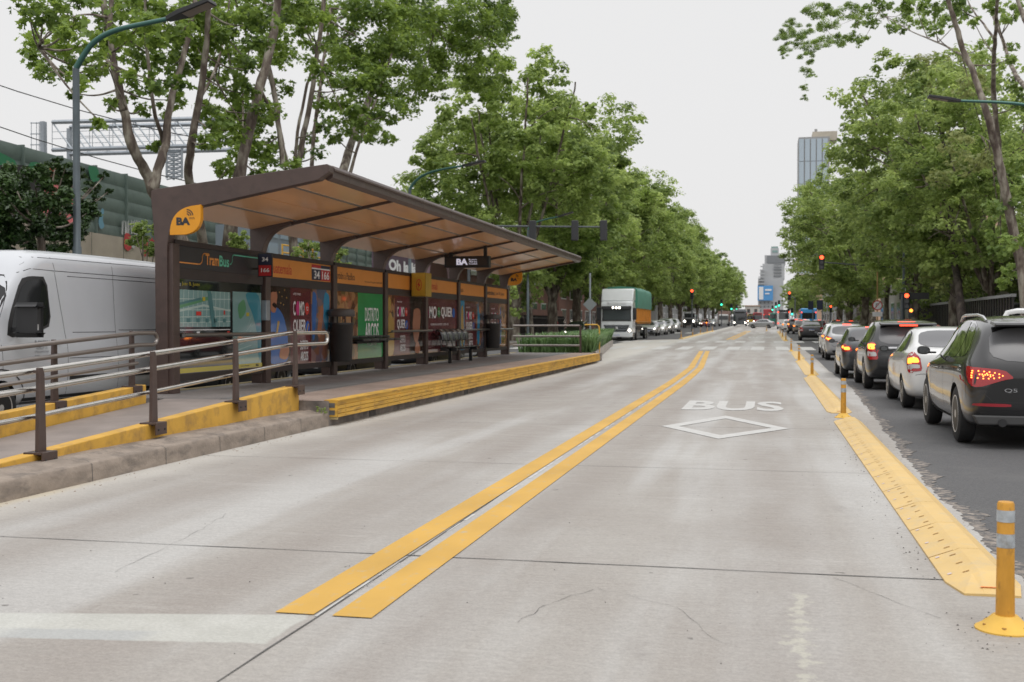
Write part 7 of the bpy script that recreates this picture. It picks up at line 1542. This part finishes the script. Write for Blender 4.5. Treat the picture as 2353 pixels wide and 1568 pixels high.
sig('signal mast arm with three dark signal heads seen from behind above the shelter end', b, ar[0].z+.2, ar, [(PY(u_, 530, yS), 1.15, None, 1) for u_ in (1224, 1321, 1387)])
b = G(1590, 755); y = 150.; b = PY(1590, 740, y); b.z = gz(y); c = PY(1590, 676, y); sig('red signal on a slim pole between the left trees and the bus lane', b, c.z-.5, None, [(c, 1.3, 'red', -1)])
y = 88.; a0, a1 = PY(1890, 603, y), PY(2020, 622, y); b = Vector((a1.x+2.2, y, gz(y))); sig('red signal hanging over the right lanes at the end of a long arm', b, a1.z+.5, [Vector((b.x, y, a1.z+.1)), a0], [(PY(1888, 603, y), 1.12, 'red', -1)])
y = 150.; c = PY(1814, 680, y); b = Vector((c.x+.7, y, gz(y))); sig('small red signal left of the beige building', b, c.z-.4, [Vector((b.x, y, c.z-.3)), c], [(c, 1.1, 'red', -1)])
y = 72.; c = PY(2083, 692, y); b = Vector((c.x-.25, y, gz(y)+.1)); t = sig('red signal with a black arrow board and a pedestrian light, right pavement', b, c.z+.4, None, [(c, 1., 'red', -1)]); c2 = PY(2093, 716, y)
mb = MB(b); mb.box(c.x-.4, c.x+1.3, y+.1, y+.13, c.z+.1, c.z+.5); mb.build('sign_board', [M_trim], t)
mb = MB(b); mb.rbox(c2.x-.15, c2.x+.15, y-.12, y+.1, c2.z-.35, c2.z+.2, .03, 0); mb.disc((c2.x, y-.123, c2.z+.05), UX, UZ, 0, 0, .1, 1); mb.build('pedestrian_light', [M_sig, M_lorglit], t)
y = 94.; c = PY(1168, 628, 60); sig('green signal just visible through the last shelter bay', Vector((c.x-.1, 60, gz(60))), c.z-.3, None, [(c, .6, 'green', -1)])
for i, (u_, v_, yy, lb) in enumerate([(1775, 713, 280, 'leftmost of the three green signals near the round tree'), (1783, 706, 260, 'middle one of the three green signals near the round tree'), (1790, 703, 240, 'highest and rightmost of the three green signals near the round tree'), (1812, 724, 210, 'left one of the two low green signals above the white van'), (1820, 723, 200, 'right one of the two low green signals above the white van'), (1604+54, 709-8, 230, 'green signal in front of the left far trees'), (1681, 711, 250, 'green signal above the dark bus, left'), (1693, 712, 250, 'green signal above the dark bus, right')]):
    c = PY(u_, v_, yy); b = Vector((c.x, yy, gz(yy))); c = c+UZ*.4*1.2; sig(lb, b, c.z-.5, None, [(c, 1.3, 'green', -1)])
y = 175; c = PY(1840+76-7, 710, 130); sig('small red signal low beside the right pavement trees', Vector((c.x, 130, gz(130))), c.z-.3, None, [(c, .8, 'red', -1)])
# warning sign seen from behind on a pole
y = 70.; c = PY(1356, 700, y); b = Vector((c.x, y, gz(y))); t = T('warning_sign', b, 'diamond-shaped sign seen from its grey back on a tall pole beside the truck', 'road sign'); mb = MB(b); mb.tube([b, Vector((b.x, y, PY(1356, 628, y).z))], .06, 8); mb.build('pole', [M_galv], t, smooth=40)
mb = MB(b); s = .44; mb.prism([(c.x-s, c.z), (c.x, c.z-s), (c.x+s, c.z), (c.x, c.z+s)], 'Y', y-.09, y-.07); mb.build('sign_plate', [pmat('sign_back', (.2, .22, .22), .6, .1)], t)
y = 80.; c = PY(1700*.2551/1.088+2000/1.088 if False else 2016, 693, y); c = PY(2016, 702, y); b = Vector((c.x, y, gz(y)+.1)); t = T('no_turn_sign', b, 'round red-bordered no-left-turn sign with a white plate below it', 'road sign'); mb = MB(b); mb.tube([b, Vector((b.x, y, PY(2016, 625, y).z))], .045, 8); mb.build('pole', [pmat('ochre_pole', (.35, .22, .08), .6)], t, smooth=40)
mb = MB(b); mb.lathe([(.34, y-.06), (.34, y-.05), (0, y-.05)], (c.x, 0, c.z), 'Y', 24, 1); mb.disc((c.x, y-.063, c.z), UX, UZ, 0, 0, .27, 0, .0, 24); mb.box(c.x-.1, c.x-.06, y-.067, y-.064, c.z-.15, c.z+.12, 2); mb.box(c.x-.1, c.x+.08, y-.067, y-.064, c.z+.08, c.z+.12, 2)
mb.prism([(c.x-.2, c.z-.2), (c.x-.16, c.z-.23), (c.x+.2, c.z+.2), (c.x+.16, c.z+.23)], 'Y', y-.071, y-.068, 1); mb.build('sign_plate', [M_white, M_red, M_tx_dk], t); mb = MB(b); mb.box(c.x-.32, c.x+.32, y-.06, y-.05, c.z-.75, c.z-.45); mb.build('sub_plate', [M_white], t)
for i, (p0, p1) in enumerate([(((0, 255)), (700, 470)), (((0, 160)), (640, 350))]):
    a, b_ = PX(p0[0]-400, p0[1]-100, -24), PX(*p1, -20); mid = (a+b_)/2-UZ*.6; t = MB(); t.tube(smooth_path([a, mid, b_]), .018, 5); o = t.build('overhead_wire', [M_trim]); tag(o, ('lower' if i == 0 else 'upper')+' dark overhead wire crossing the sky at the left', 'wire', 'overhead wires')
# ================================================================== LEFT: WALLS, GANTRY, BILLBOARD
def wallx(y): return -28-.0893*(y-20)
M_gw = pmat('green_wall_panel', s2l((92, 106, 100)), .6, 0, var=.1, vscale=.6, dirt=s2l((70, 84, 79)), dscale=.8)
t = T('noise_wall', (wallx(50), 50, 0), 'long green ribbed sound barrier wall behind the left trees', 'wall'); o = t.location.copy()
for k in range(46):
    y0, y1 = 14+k*3., 14+(k+1)*3.-.03; mb = MB(o)
    for j in range(5):
        z0 = 5.62+j*.65; pr = [(0.03, z0), (.05, z0+.1), (.085, z0+.3), (.05, z0+.55), (0.03, z0+.64)]
        vs = [(wallx(y)+a, y, z) for y in (y0, y1) for a, z in pr]; mb.add(vs, [(i, i+1, i+6, i+5) for i in range(4)])
    mb.add([(wallx(y0)-.05, y0, 4.4), (wallx(y1)-.05, y1, 4.4), (wallx(y1)-.05, y1, 8.86), (wallx(y0)-.05, y0, 8.86)], [(0, 1, 2, 3)])
    mb.box(wallx(y0)-.1, wallx(y0)+.18, y0-.06, y0+.02, 4.4, 8.9); mb.build('panel', [M_gw], t, smooth=50)
GP = [pmat('mural_pink', s2l((206, 112, 116)), .7), pmat('mural_green', s2l((40, 110, 74)), .7), pmat('mural_blue', s2l((96, 138, 156)), .7), pmat('mural_brown', s2l((120, 94, 76)), .7), pmat('mural_white', s2l((170, 172, 170)), .7), pmat('mural_red', s2l((170, 56, 56)), .7), pmat('mural_dark', s2l((40, 36, 38)), .7), pmat('mural_purple', s2l((110, 80, 120)), .7)]
def wallpoly(mb, pts, m, lift=.2, it=1):
    q = []
    for u_, v_ in (chaikin(pts, it) if it else pts):
        X, Y, Z = ray(u_, v_); tt = (-28-.0893*(-20))/(X+.0893*Y); q.append(Vector((X*tt+lift, Y*tt, H+Z*tt)))
    mb.poly(q, m)
mb = MB(o)
wallpoly(mb, [(-60, 330), (0, 355), (30, 372), (20, 400), (-60, 380)], 1, .2); wallpoly(mb, [(-60, 380), (60, 380), (110, 400), (100, 440), (-60, 440)], 6, .21); wallpoly(mb, [(100, 385), (140, 392), (150, 425), (180, 470), (170, 540), (120, 560), (80, 500), (95, 420)], 0, .22)
wallpoly(mb, [(140, 410), (170, 405), (165, 440), (150, 440)], 2, .23); wallpoly(mb, [(60, 370), (110, 385), (95, 400), (50, 388)], 1, .24); wallpoly(mb, [(190, 380), (215, 385), (220, 415), (200, 420)], 1, .23); wallpoly(mb, [(224, 478), (230, 482), (226, 505), (231, 522), (221, 528), (216, 512), (220, 495)], 2, .22); wallpoly(mb, [(100, 480), (130, 500), (120, 540), (90, 530)], 7, .25); wallpoly(mb, [(120, 440), (135, 455), (125, 480), (112, 460)], 4, .26); wallpoly(mb, [(100, 376), (122, 381), (118, 395), (98, 390)], 5, .27)
mb.build('mural', GP, t, label='colourful mural with a pink figure')
rg2 = random.Random(12); mb = MB(o)
for k in range(14):
    x = 272+k*3.6; wallpoly(mb, [(x, 510+rg2.uniform(-6, 6)), (x+1.6, 509), (x+rg2.uniform(-1, 4), 540+rg2.uniform(-6, 4)), (x-1, 538)], 4, .2, 0)
for k in range(10): x = 850+k*3; wallpoly(mb, [(x, 572+rg2.uniform(-4, 4)), (x+1.6, 572), (x+rg2.uniform(-2, 2), 606), (x-1, 605)], 4, .2, 0)
mb.build('graffiti_tag', GP, t, label='white scrawled graffiti tags')
cw = T('graffiti_wall', (wallx(40)+1.2, 40, 0), 'low beige concrete wall with red and grey graffiti below the green barrier', 'wall'); o2 = cw.location.copy()
mb = MB(o2); M_beige = pmat('beige_concrete', s2l((160, 148, 136)), .85, var=.12, vscale=1.)
for k in range(40): y0, y1 = 30+k*3., 30+(k+1)*3-.04; mb.add([(wallx(y0)+1, y0, -.1), (wallx(y1)+1, y1, -.1), (wallx(y1)+1, y1, 5.62), (wallx(y0)+1, y0, 5.62), (wallx(y0)+.3, y0, 5.62), (wallx(y1)+.3, y1, 5.62)], [(0, 1, 2, 3), (3, 2, 5, 4)])
mb.build('wall', [M_beige], cw); mb = MB(o2)
def wp2(pts, m, it=1): wallpoly(mb, pts, m, 1.06, it)
wp2([(240, 536), (252, 538), (262, 560), (250, 580), (238, 570)], 5); wp2([(254, 540), (268, 546), (264, 572), (256, 570)], 4)
for x in (286, 292, 304, 312, 322): wp2([(x, 548), (x+2.5, 547), (x+5+rg2.uniform(-3, 3), 590), (x+1, 591)], 5, 0)
wp2([(284, 548), (326, 556), (326, 559), (284, 552)], 5, 0)
mb.build('graffiti', GP, cw)
bk = T('grass_bank', (-22, 40, 0), 'green grass bank behind the left pavement', 'bank'); mb = MB(bk.location); mb.add([(-21, 10, .14), (-21, 95, .2), (wallx(95)+1.5, 95, 2.6), (wallx(10)+1.5, 10, 2.6)], [(0, 1, 2, 3)]); mb.build('turf', [pmat('bank_grass', (.09, .15, .04), .9, var=.3, vscale=1.5)], bk)
# gantry
yg = 75.; t = T('rail_gantry', PY(110, 600, yg), 'grey steel lattice gantry with a ladder above the sound barrier, far left', 'gantry'); o = t.location.copy(); P = lambda u_, v_, dy=0: PY(u_, v_, yg)+Vector((0, dy, 0))
for dy in (0, 2.2):
    mb = MB(o); top0, top1, bt0, bt1 = P(120, 281, dy), P(500, 272, dy), P(120, 345, dy), P(500, 334, dy)
    mb.tube([top0, top1], .16, 4); mb.tube([bt0, bt1], .16, 4); n = 8
    for k in range(n):
        a, b_ = top0.lerp(top1, k/n), bt0.lerp(bt1, (k+1)/n); mb.tube([a, b_], .06, 4); mb.tube([bt0.lerp(bt1, k/n), top0.lerp(top1, k/n)], .03, 4)
    for f in (.35, .6): mb.tube([top0.lerp(bt0, f), top1.lerp(bt1, f)], .02, 4)
    mb.build('truss', [M_galv], t)
mb = MB(o); c = P(100, 345); mb.box(c.x-.16, c.x+.16, yg-.2, yg+.2, 3, P(100, 280).z); c = P(118, 345); mb.box(c.x-.14, c.x+.14, yg+2.1, yg+2.4, 3, P(118, 284).z); mb.build('mast', [M_galv], t)
mb = MB(o)
for u_ in (72, 84, 90): mb.tube([P(u_, 400), P(u_, 281)], .03, 4)
for k in range(4): mb.tube([P(70, 283+k*25), P(98, 283+k*25)], .04, 4)
mb.build('ladder_cage', [M_galv], t)
mb = MB(o)
for u_ in (383, 418):
    for dy in (0, 1): mb.tube([P(u_, 340, dy), P(u_, 410, dy)], .1, 4)
for k in range(7): v_ = 345+k*10; mb.tube([P(383, v_), P(418, v_+8)], .05, 4); mb.tube([P(418, v_), P(383, v_+8)], .05, 4); mb.tube([P(383, v_), P(418, v_)], .04, 4)
mb.build('hanging_ladder', [M_galv], t)
# yellow railing and glass block seen through the second bay
t = T('glass_block', PX(690, 700, -27), 'pale glazed building with a yellow guard rail seen through the second bay', 'building'); c = PX(610, 600, -27); d = PX(745, 600, -27); o = t.location.copy(); o.z = 0; t.location.z = 0
mb = MB(o); mb.box(-30, -27, c.y, d.y, 0, PX(680, 528, -27).z); mb.build('wall', [pmat('glazed_grey', s2l((130, 140, 150)), .3, .1)], t)
for k in range(5):
    for j in range(4): mb = MB(o); y0 = c.y+.4+k*(d.y-c.y-.6)/5; mb.box(-27, -26.97, y0, y0+(d.y-c.y)/5-.5, 2.5+j*1.3, 3.5+j*1.3); mb.build('window', [pmat('pane_blue_grey', s2l((150, 165, 178)), .1)], t)
mb = MB(o)
for z in (PX(680, 585, -26).z, PX(680, 568, -26).z): mb.tube([Vector((-26, c.y, z)), Vector((-26, d.y, z))], .05, 5)
for k in range(7): y0 = c.y+k*(d.y-c.y)/6; mb.tube([(-26, y0, 1), (-26, y0, PX(680, 566, -26).z)], .05, 5)
mb.build('guard_rail', [M_yel], t)
# billboard
xb = -21.5; p0, p1 = PX(866, 650, xb), PX(1082, 650, xb); zt = PX(880, 540, xb).z; zb = PX(880, 660, xb).z
t = T('billboard', Vector((xb, p0.y+4, 0)), 'purple billboard with white rounded lettering and a brown photo, behind the middle of the shelter', 'billboard'); o = t.location.copy(); mb = MB(o); mb.box(xb-.3, xb, p0.y, p1.y, zb, zt+.4, 0)
q = Vector((xb, p0.y, 0)); sp_ = PX(972, 600, xb).y-p0.y; W_ = p1.y-p0.y; mb.rect(q, UY, UZ, sp_, W_-.2, zb+.1, zt+.3, 1, .01)
a, b_ = PX(893, 621, xb), PX(958, 621, xb); zz_ = a.z; hz_ = PX(905, 600, xb).z-zz_; mb.text('Oh la l\u00e1', q, UY, UZ, a.y-p0.y, zz_, (b_.y-a.y), hz_*1.15, 2, .01, .05)
f = W_-sp_; mb.plane(q, UY, UZ, chaikin([(sp_+.1*f, zb+.3), (sp_+.35*f, zb+.1), (sp_+.5*f, zb+.9), (sp_+.38*f, zt-.3), (sp_+.15*f, zt-.5)]), 3, .02); mb.plane(q, UY, UZ, chaikin([(sp_+.62*f, zb+.1), (sp_+.97*f, zb+.1), (sp_+.95*f, zt-1), (sp_+.7*f, zt-.3)]), 4, .02)
mb.build('panel', [pmat('billboard_purple', s2l((88, 70, 84)), .5), pmat('billboard_mauve', s2l((150, 124, 134)), .5), M_tx_wh, pmat('billboard_dark', s2l((76, 50, 46)), .5), pmat('billboard_flesh', s2l((120, 72, 64)), .5)], t)
mb = MB(o); [mb.tube([(xb-.2, p0.y+k*W_/3, 0), (xb-.2, p0.y+k*W_/3, zb)], .12, 6) for k in range(4)]; mb.build('post', [M_galv], t)
# ================================================================== BUILDINGS
M_win = pmat('window_dark', (.06, .07, .08), .1, spec=.8); M_win2 = pmat('window_grey', (.25, .28, .3), .15)
def building(label, x0, x1, y0, y1, h, mat, face='R', floors=3, cols=4, win=M_win, trim=True, cat='building', name='building', z0=None, front=True, roofm=None):
    t = T(name, ((x0+x1)/2, (y0+y1)/2, gz(y0)), label, cat, None); o = t.location.copy(); b0 = gz(y0)-.1; mb = MB(o); mb.box(x0, x1, y0, y1, b0, b0+h); mb.build('wall', [mat], t)
    if trim: mb = MB(o); mb.box(x0-.25, x1+.25, y0-.25, y1+.25, b0+h, b0+h+.35); mb.build('cornice', [roofm or M_white], t)
    xf, s = (x0, -1) if face == 'R' else (x1, 1)      # face towards the avenue
    fh = (h-1)/floors; cw_ = (y1-y0)/cols
    for f in range(floors):
        for k in range(cols):
            ya_, yb_ = y0+k*cw_+cw_*.25, y0+k*cw_+cw_*.75; za, zb_ = b0+1.1+f*fh, b0+1.1+f*fh+fh*.55; mb = MB(o)
            mb.box(min(xf, xf+s*.06), max(xf, xf+s*.06), ya_-.12, yb_+.12, za-.12, zb_+.12, 0); mb.box(min(xf+s*.06, xf+s*.075), max(xf+s*.06, xf+s*.075), ya_, yb_, za, zb_, 1); mb.build('window', [roofm or M_white, win], t)
    if front:
        cw2 = (x1-x0)/max(1, cols//2)
        for f in range(floors):
            for k in range(max(1, cols//2)):
                xa, xb_ = x0+k*cw2+cw2*.3, x0+k*cw2+cw2*.7; za, zb_ = b0+1.1+f*fh, b0+1.1+f*fh+fh*.55; mb = MB(o); mb.box(xa-.1, xb_+.1, y0-.06, y0, za-.1, zb_+.1, 0); mb.box(xa, xb_, y0-.075, y0-.06, za, zb_, 1); mb.build('window', [roofm or M_white, win], t)
    return t
Mb = lambda n, c, **k: pmat('facade_'+n, s2l(c), .8, var=.1, vscale=.4, **k)
F_be = Mb('beige', (178, 170, 156)); F_br = Mb('brick', (150, 112, 104), dirt=s2l((120, 96, 96)), dscale=.5); F_gr = Mb('grey', (150, 150, 150)); F_dk = Mb('dark', (66, 62, 62)); F_wh = Mb('white', (196, 194, 190)); F_tan = Mb('tan', (190, 160, 138))
building('beige windowless building behind the dark-trunked tree on the right', 14.5, 30, 60, 84, 6.5, F_be, 'R', 1, 3, front=False)
building('grey block over the right pavement behind the leaning tree', 20, 36, 40, 58, 8, F_gr, 'R', 2, 3, front=False)
building('low brick building with graffiti behind the truck on the left', -30, -22.5, 84, 122, 5.2, F_br, 'L', 1, 8, win=M_win)
building('second brick workshop further along the left side', -32, -22.5, 124, 170, 7, F_br, 'L', 2, 8, front=False)
building('pale building hidden behind the left row of trees', -34, -23, 172, 230, 12, F_be, 'L', 3, 8, front=False)
building('grey building closing the left side far away', -40, -22, 232, 330, 14, F_gr, 'L', 4, 8, front=False)
building('pale low house far off at the end of the left trees', x_(1712, 420), x_(1745, 420), 420, 440, 6, F_wh, 'R', 2, 4, roofm=F_tan)
building('long pale wall of buildings closing the far left side', -40, -20, 335, 640, 12, F_gr, 'L', 3, 8, front=False)
building('beige three-storey building behind the small red signal', 8.6, 22, 330, 352, 14, F_tan, 'R', 4, 4)
building('white shop with a purple sign band on the right side', 12.5, 24, 112, 133, 5, F_wh, 'R', 1, 4)
building('dark shop front on the right side', 13, 24, 95, 111, 5, F_dk, 'R', 1, 4)
building('tall tan block with a pointed blue-grey top further right', 16, 34, 178, 205, 22, F_tan, 'R', 6, 5)
building('grey row on the far right side', 14, 40, 208, 300, 12, F_gr, 'R', 3, 8, front=False)
def shs(u0, u1, v0, v1, y): a, b_ = PY(u0, v0, y), PY(u1, v1, y); return (a+b_)/2, b_.x-a.x, a.z-b_.z
SH = [(*shs(1843, 1861, 663, 673, 322), pmat('sign_coral', s2l((214, 84, 78)), .5), 'coral rooftop sign above the right pavement'), (*shs(1833, 1852, 683, 690, 320), pmat('sign_lilac', s2l((150, 140, 180)), .5), 'lilac shop sign band on the right'),
      (*shs(1845, 1855, 692, 699, 300), pmat('sign_orange', s2l((220, 150, 80)), .5), 'small orange shop poster on the right'), (*shs(1857, 1869, 692, 712, 108), M_navy, 'navy banner left of the right pavement trees'), (*shs(1877, 1891, 690, 712, 96), M_navy, 'second navy banner in front of the right trees')]
for c, w_, h, m, lb in SH:
    t = T('shop_sign', c, lb, 'sign', 'shop signs on the right side'); mb = MB(); mb.box(-w_/2, w_/2, -.06, .06, -h/2, h/2); mb.build('panel', [m], t); mb = MB(); mb.tube([(w_*.4, 0, -c.z), (w_*.4, 0, -h/2)], .06, 6); mb.build('pole', [M_galv], t)
# dark fence on the right and hedge
t = T('metal_fence', (11.9, 75, .1), 'dark corrugated fence behind the signal on the right pavement', 'fence'); o = t.location.copy()
mb = MB(o); [mb.box(11.9+(k % 2)*.06, 11.95+(k % 2)*.06, 60+k*.35, 60.34+k*.35, .1, 2.9) for k in range(110)]; mb.build('sheet_panel', [M_trim], t); mb = MB(o); mb.box(11.8, 12.05, 60, 98.5, 2.9, 3.05); mb.build('top_rail', [F_gr], t)
# picket fence on the left
t = T('picket_fence', (-21.8, 90, gz(90)), 'dark iron picket fence in front of the brick building on the left', 'fence'); o = t.location.copy(); mb = MB(o); [mb.box(-21.82, -21.78, 66+k*.25, 66.06+k*.25, .15, 2.4) for k in range(230)]; mb.box(-21.85, -21.75, 66, 123.5, 2.1, 2.2); mb.box(-21.85, -21.75, 66, 123.5, .6, .7); mb.build('railing', [M_trim], t)
rgx = random.Random(6)
t = T('mural_wall', (-22.3, 80, gz(80)), 'low wall covered in faded pink and violet graffiti behind the planter', 'wall'); o = t.location.copy(); mb = MB(o); mb.box(-22.3, -22.1, 66, 124, .2, 3.0, 8)
for k in range(46): y0 = 66+k*1.25; z0 = rgx.uniform(.4, 1.2); mb.plane((-22.09, y0, z0), UY, UZ, chaikin([(0, 0), (rgx.uniform(.5, 1.4), rgx.uniform(-.1, .2)), (rgx.uniform(.6, 1.3), rgx.uniform(.8, 1.5)), (rgx.uniform(0, .4), rgx.uniform(.6, 1.6))]), rgx.choice([0, 2, 3, 4, 5, 6, 7, 0, 7]), .004*(k % 3))
mb.build('wall', GP+[F_br], t)
# far tower under construction
yt = 520.; P = lambda u_, v_: PY(u_, v_, yt)
t = T('tower', P(1772, 735), 'tall grey stepped tower with a green-topped roof box at the end of the avenue', 'tower'); o = t.location.copy()
M_tw = pmat('tower_grey', (.42, .43, .44), .8, var=.1, vscale=.1); M_tb = pmat('tower_dark_floor', (.2, .21, .22), .7); M_tg = pmat('tower_green', (.22, .32, .30), .6)
def tb(u0, u1, v0, v1, m, nm, dy=0., dep=18): mb = MB(o); a, b_ = P(u0, v0), P(u1, v1); mb.box(a.x, b_.x, yt+dy, yt+dy+dep, b_.z, a.z); return mb.build(nm, [m], t)
tb(1742, 1800, 640, 745, M_tw, 'wall'); tb(1747, 1803, 622, 641, M_tw, 'wall', 1); tb(1752, 1803, 606, 623, M_tw, 'wall', 2); tb(1757, 1805, 586, 607, M_tw, 'wall', 3); tb(1771, 1790, 569, 587, M_tw, 'roof_box', 5, 8); tb(1772.5, 1788, 565, 570, M_tg, 'roof_cap', 5.5, 7)
tb(1775, 1787, 574, 579, M_tg, 'roof_window', 4.8, .3); tb(1763, 1804, 587, 604, M_tb, 'scaffold', 2.4, .5)
for v_ in (607, 613, 619, 626, 633): tb(1778, 1796, v_, v_+2.6, M_tb, 'window_band', -.2 if v_ > 640 else .6, .5)
for k, v_ in enumerate((612, 620, 628, 636, 644, 652)): tb(1745-k*.7+ (2 if k < 3 else 0), 1758-k*.5, v_, v_+2.2, M_tw, 'balcony', -2., 2.)
for k in range(5):
    for j in range(5): tb(1746+j*9, 1749.5+j*9, 694+k*9, 698+k*9, M_tb, 'window', -.3, .4)
t2 = T('advert_banner', P(1755, 690), 'large blue and white banner across the lower tower', 'banner'); mb = MB(t2.location); a, b_ = P(1741, 657), P(1776, 691); mb.box(a.x, b_.x, yt-2, yt-1.2, b_.z, a.z, 0); a, b_ = P(1744, 660), P(1754, 689); mb.box(a.x, b_.x, yt-2.2, yt-2, b_.z, a.z, 1); a, b_ = P(1758, 665), P(1773, 669); mb.box(a.x, b_.x, yt-2.2, yt-2, b_.z, a.z, 1); a, b_ = P(1758, 674), P(1768, 677); mb.box(a.x, b_.x, yt-2.2, yt-2, b_.z, a.z, 1)
mb.build('panel', [pmat('banner_blue', s2l((84, 146, 200)), .6), M_white], t2)
# glass tower on the right
yq = 420.; P = lambda u_, v_: PY(u_, v_, yq)
t = T('glass_tower', P(1865, 600), 'blue-grey glass office tower rising behind the right trees', 'tower'); t.location.z = 0; o = t.location.copy(); a, b_ = P(1835, 316), P(1902, 600)
mb = MB(o); mb.box(a.x, b_.x+.5, yq, yq+16, 0, a.z); mb.build('wall', [F_gr], t)
M_gl = pmat('tower_glass', (.40, .47, .53), .3, .1); nc = 5; wdt = (b_.x-a.x)/nc
for k in range(nc):
    for j in range(9): mb = MB(o); z1 = a.z-.7-j*8.1; mb.box(a.x+k*wdt+.2, a.x+(k+1)*wdt-.2, yq-.3, yq-.01, z1-7.9, z1); mb.build('window', [M_gl], t)
c, d = P(1868, 300), P(1905, 316); mb = MB(o); mb.box(c.x, d.x+3, yq+3, yq+12, d.z-.5, c.z); mb.build('roof_box', [F_be], t); mb = MB(o); mb.lathe([(.5, 0), (.5, 1), (0, 1.2)], (c.x+1.2, yq+4, c.z), n=12); mb.build('roof_vent', [F_gr], t)
# white shed roof seen through the last bay
t = T('glazed_shed', (-24, 62, 0), 'pale green glazed shed with a white roof seen through the last shelter bay', 'building'); o = t.location.copy(); a, b_ = PX(1122, 655, -24), PX(1190, 655, -24); mb = MB(o); zr_ = PX(1140, 628, -24).z; mb.box(-30, -24, a.y, b_.y, 0, zr_); mb.build('wall', [pmat('glass_green_grey', s2l((150, 170, 162)), .3)], t); mb = MB(o); mb.box(-30.3, -23.7, a.y-.3, b_.y, zr_, zr_+1.1); mb.build('roof', [M_white], t)
mb = MB(o); [mb.box(-24, -23.95, a.y+k*.9, a.y+k*.9+.08, 0, zr_) for k in range(int((b_.y-a.y)/.9))]; [mb.box(-24, -23.94, a.y, b_.y, zr_-.9*k-.08, zr_-.9*k) for k in range(1, 5)]; mb.build('glazing_bar', [F_gr], t)
for o_ in list(bpy.data.objects):
    if o_.name.startswith('sport_utility_vehicle') and o_.get('label') == 'tall dark vehicle': bpy.data.objects.remove(o_)
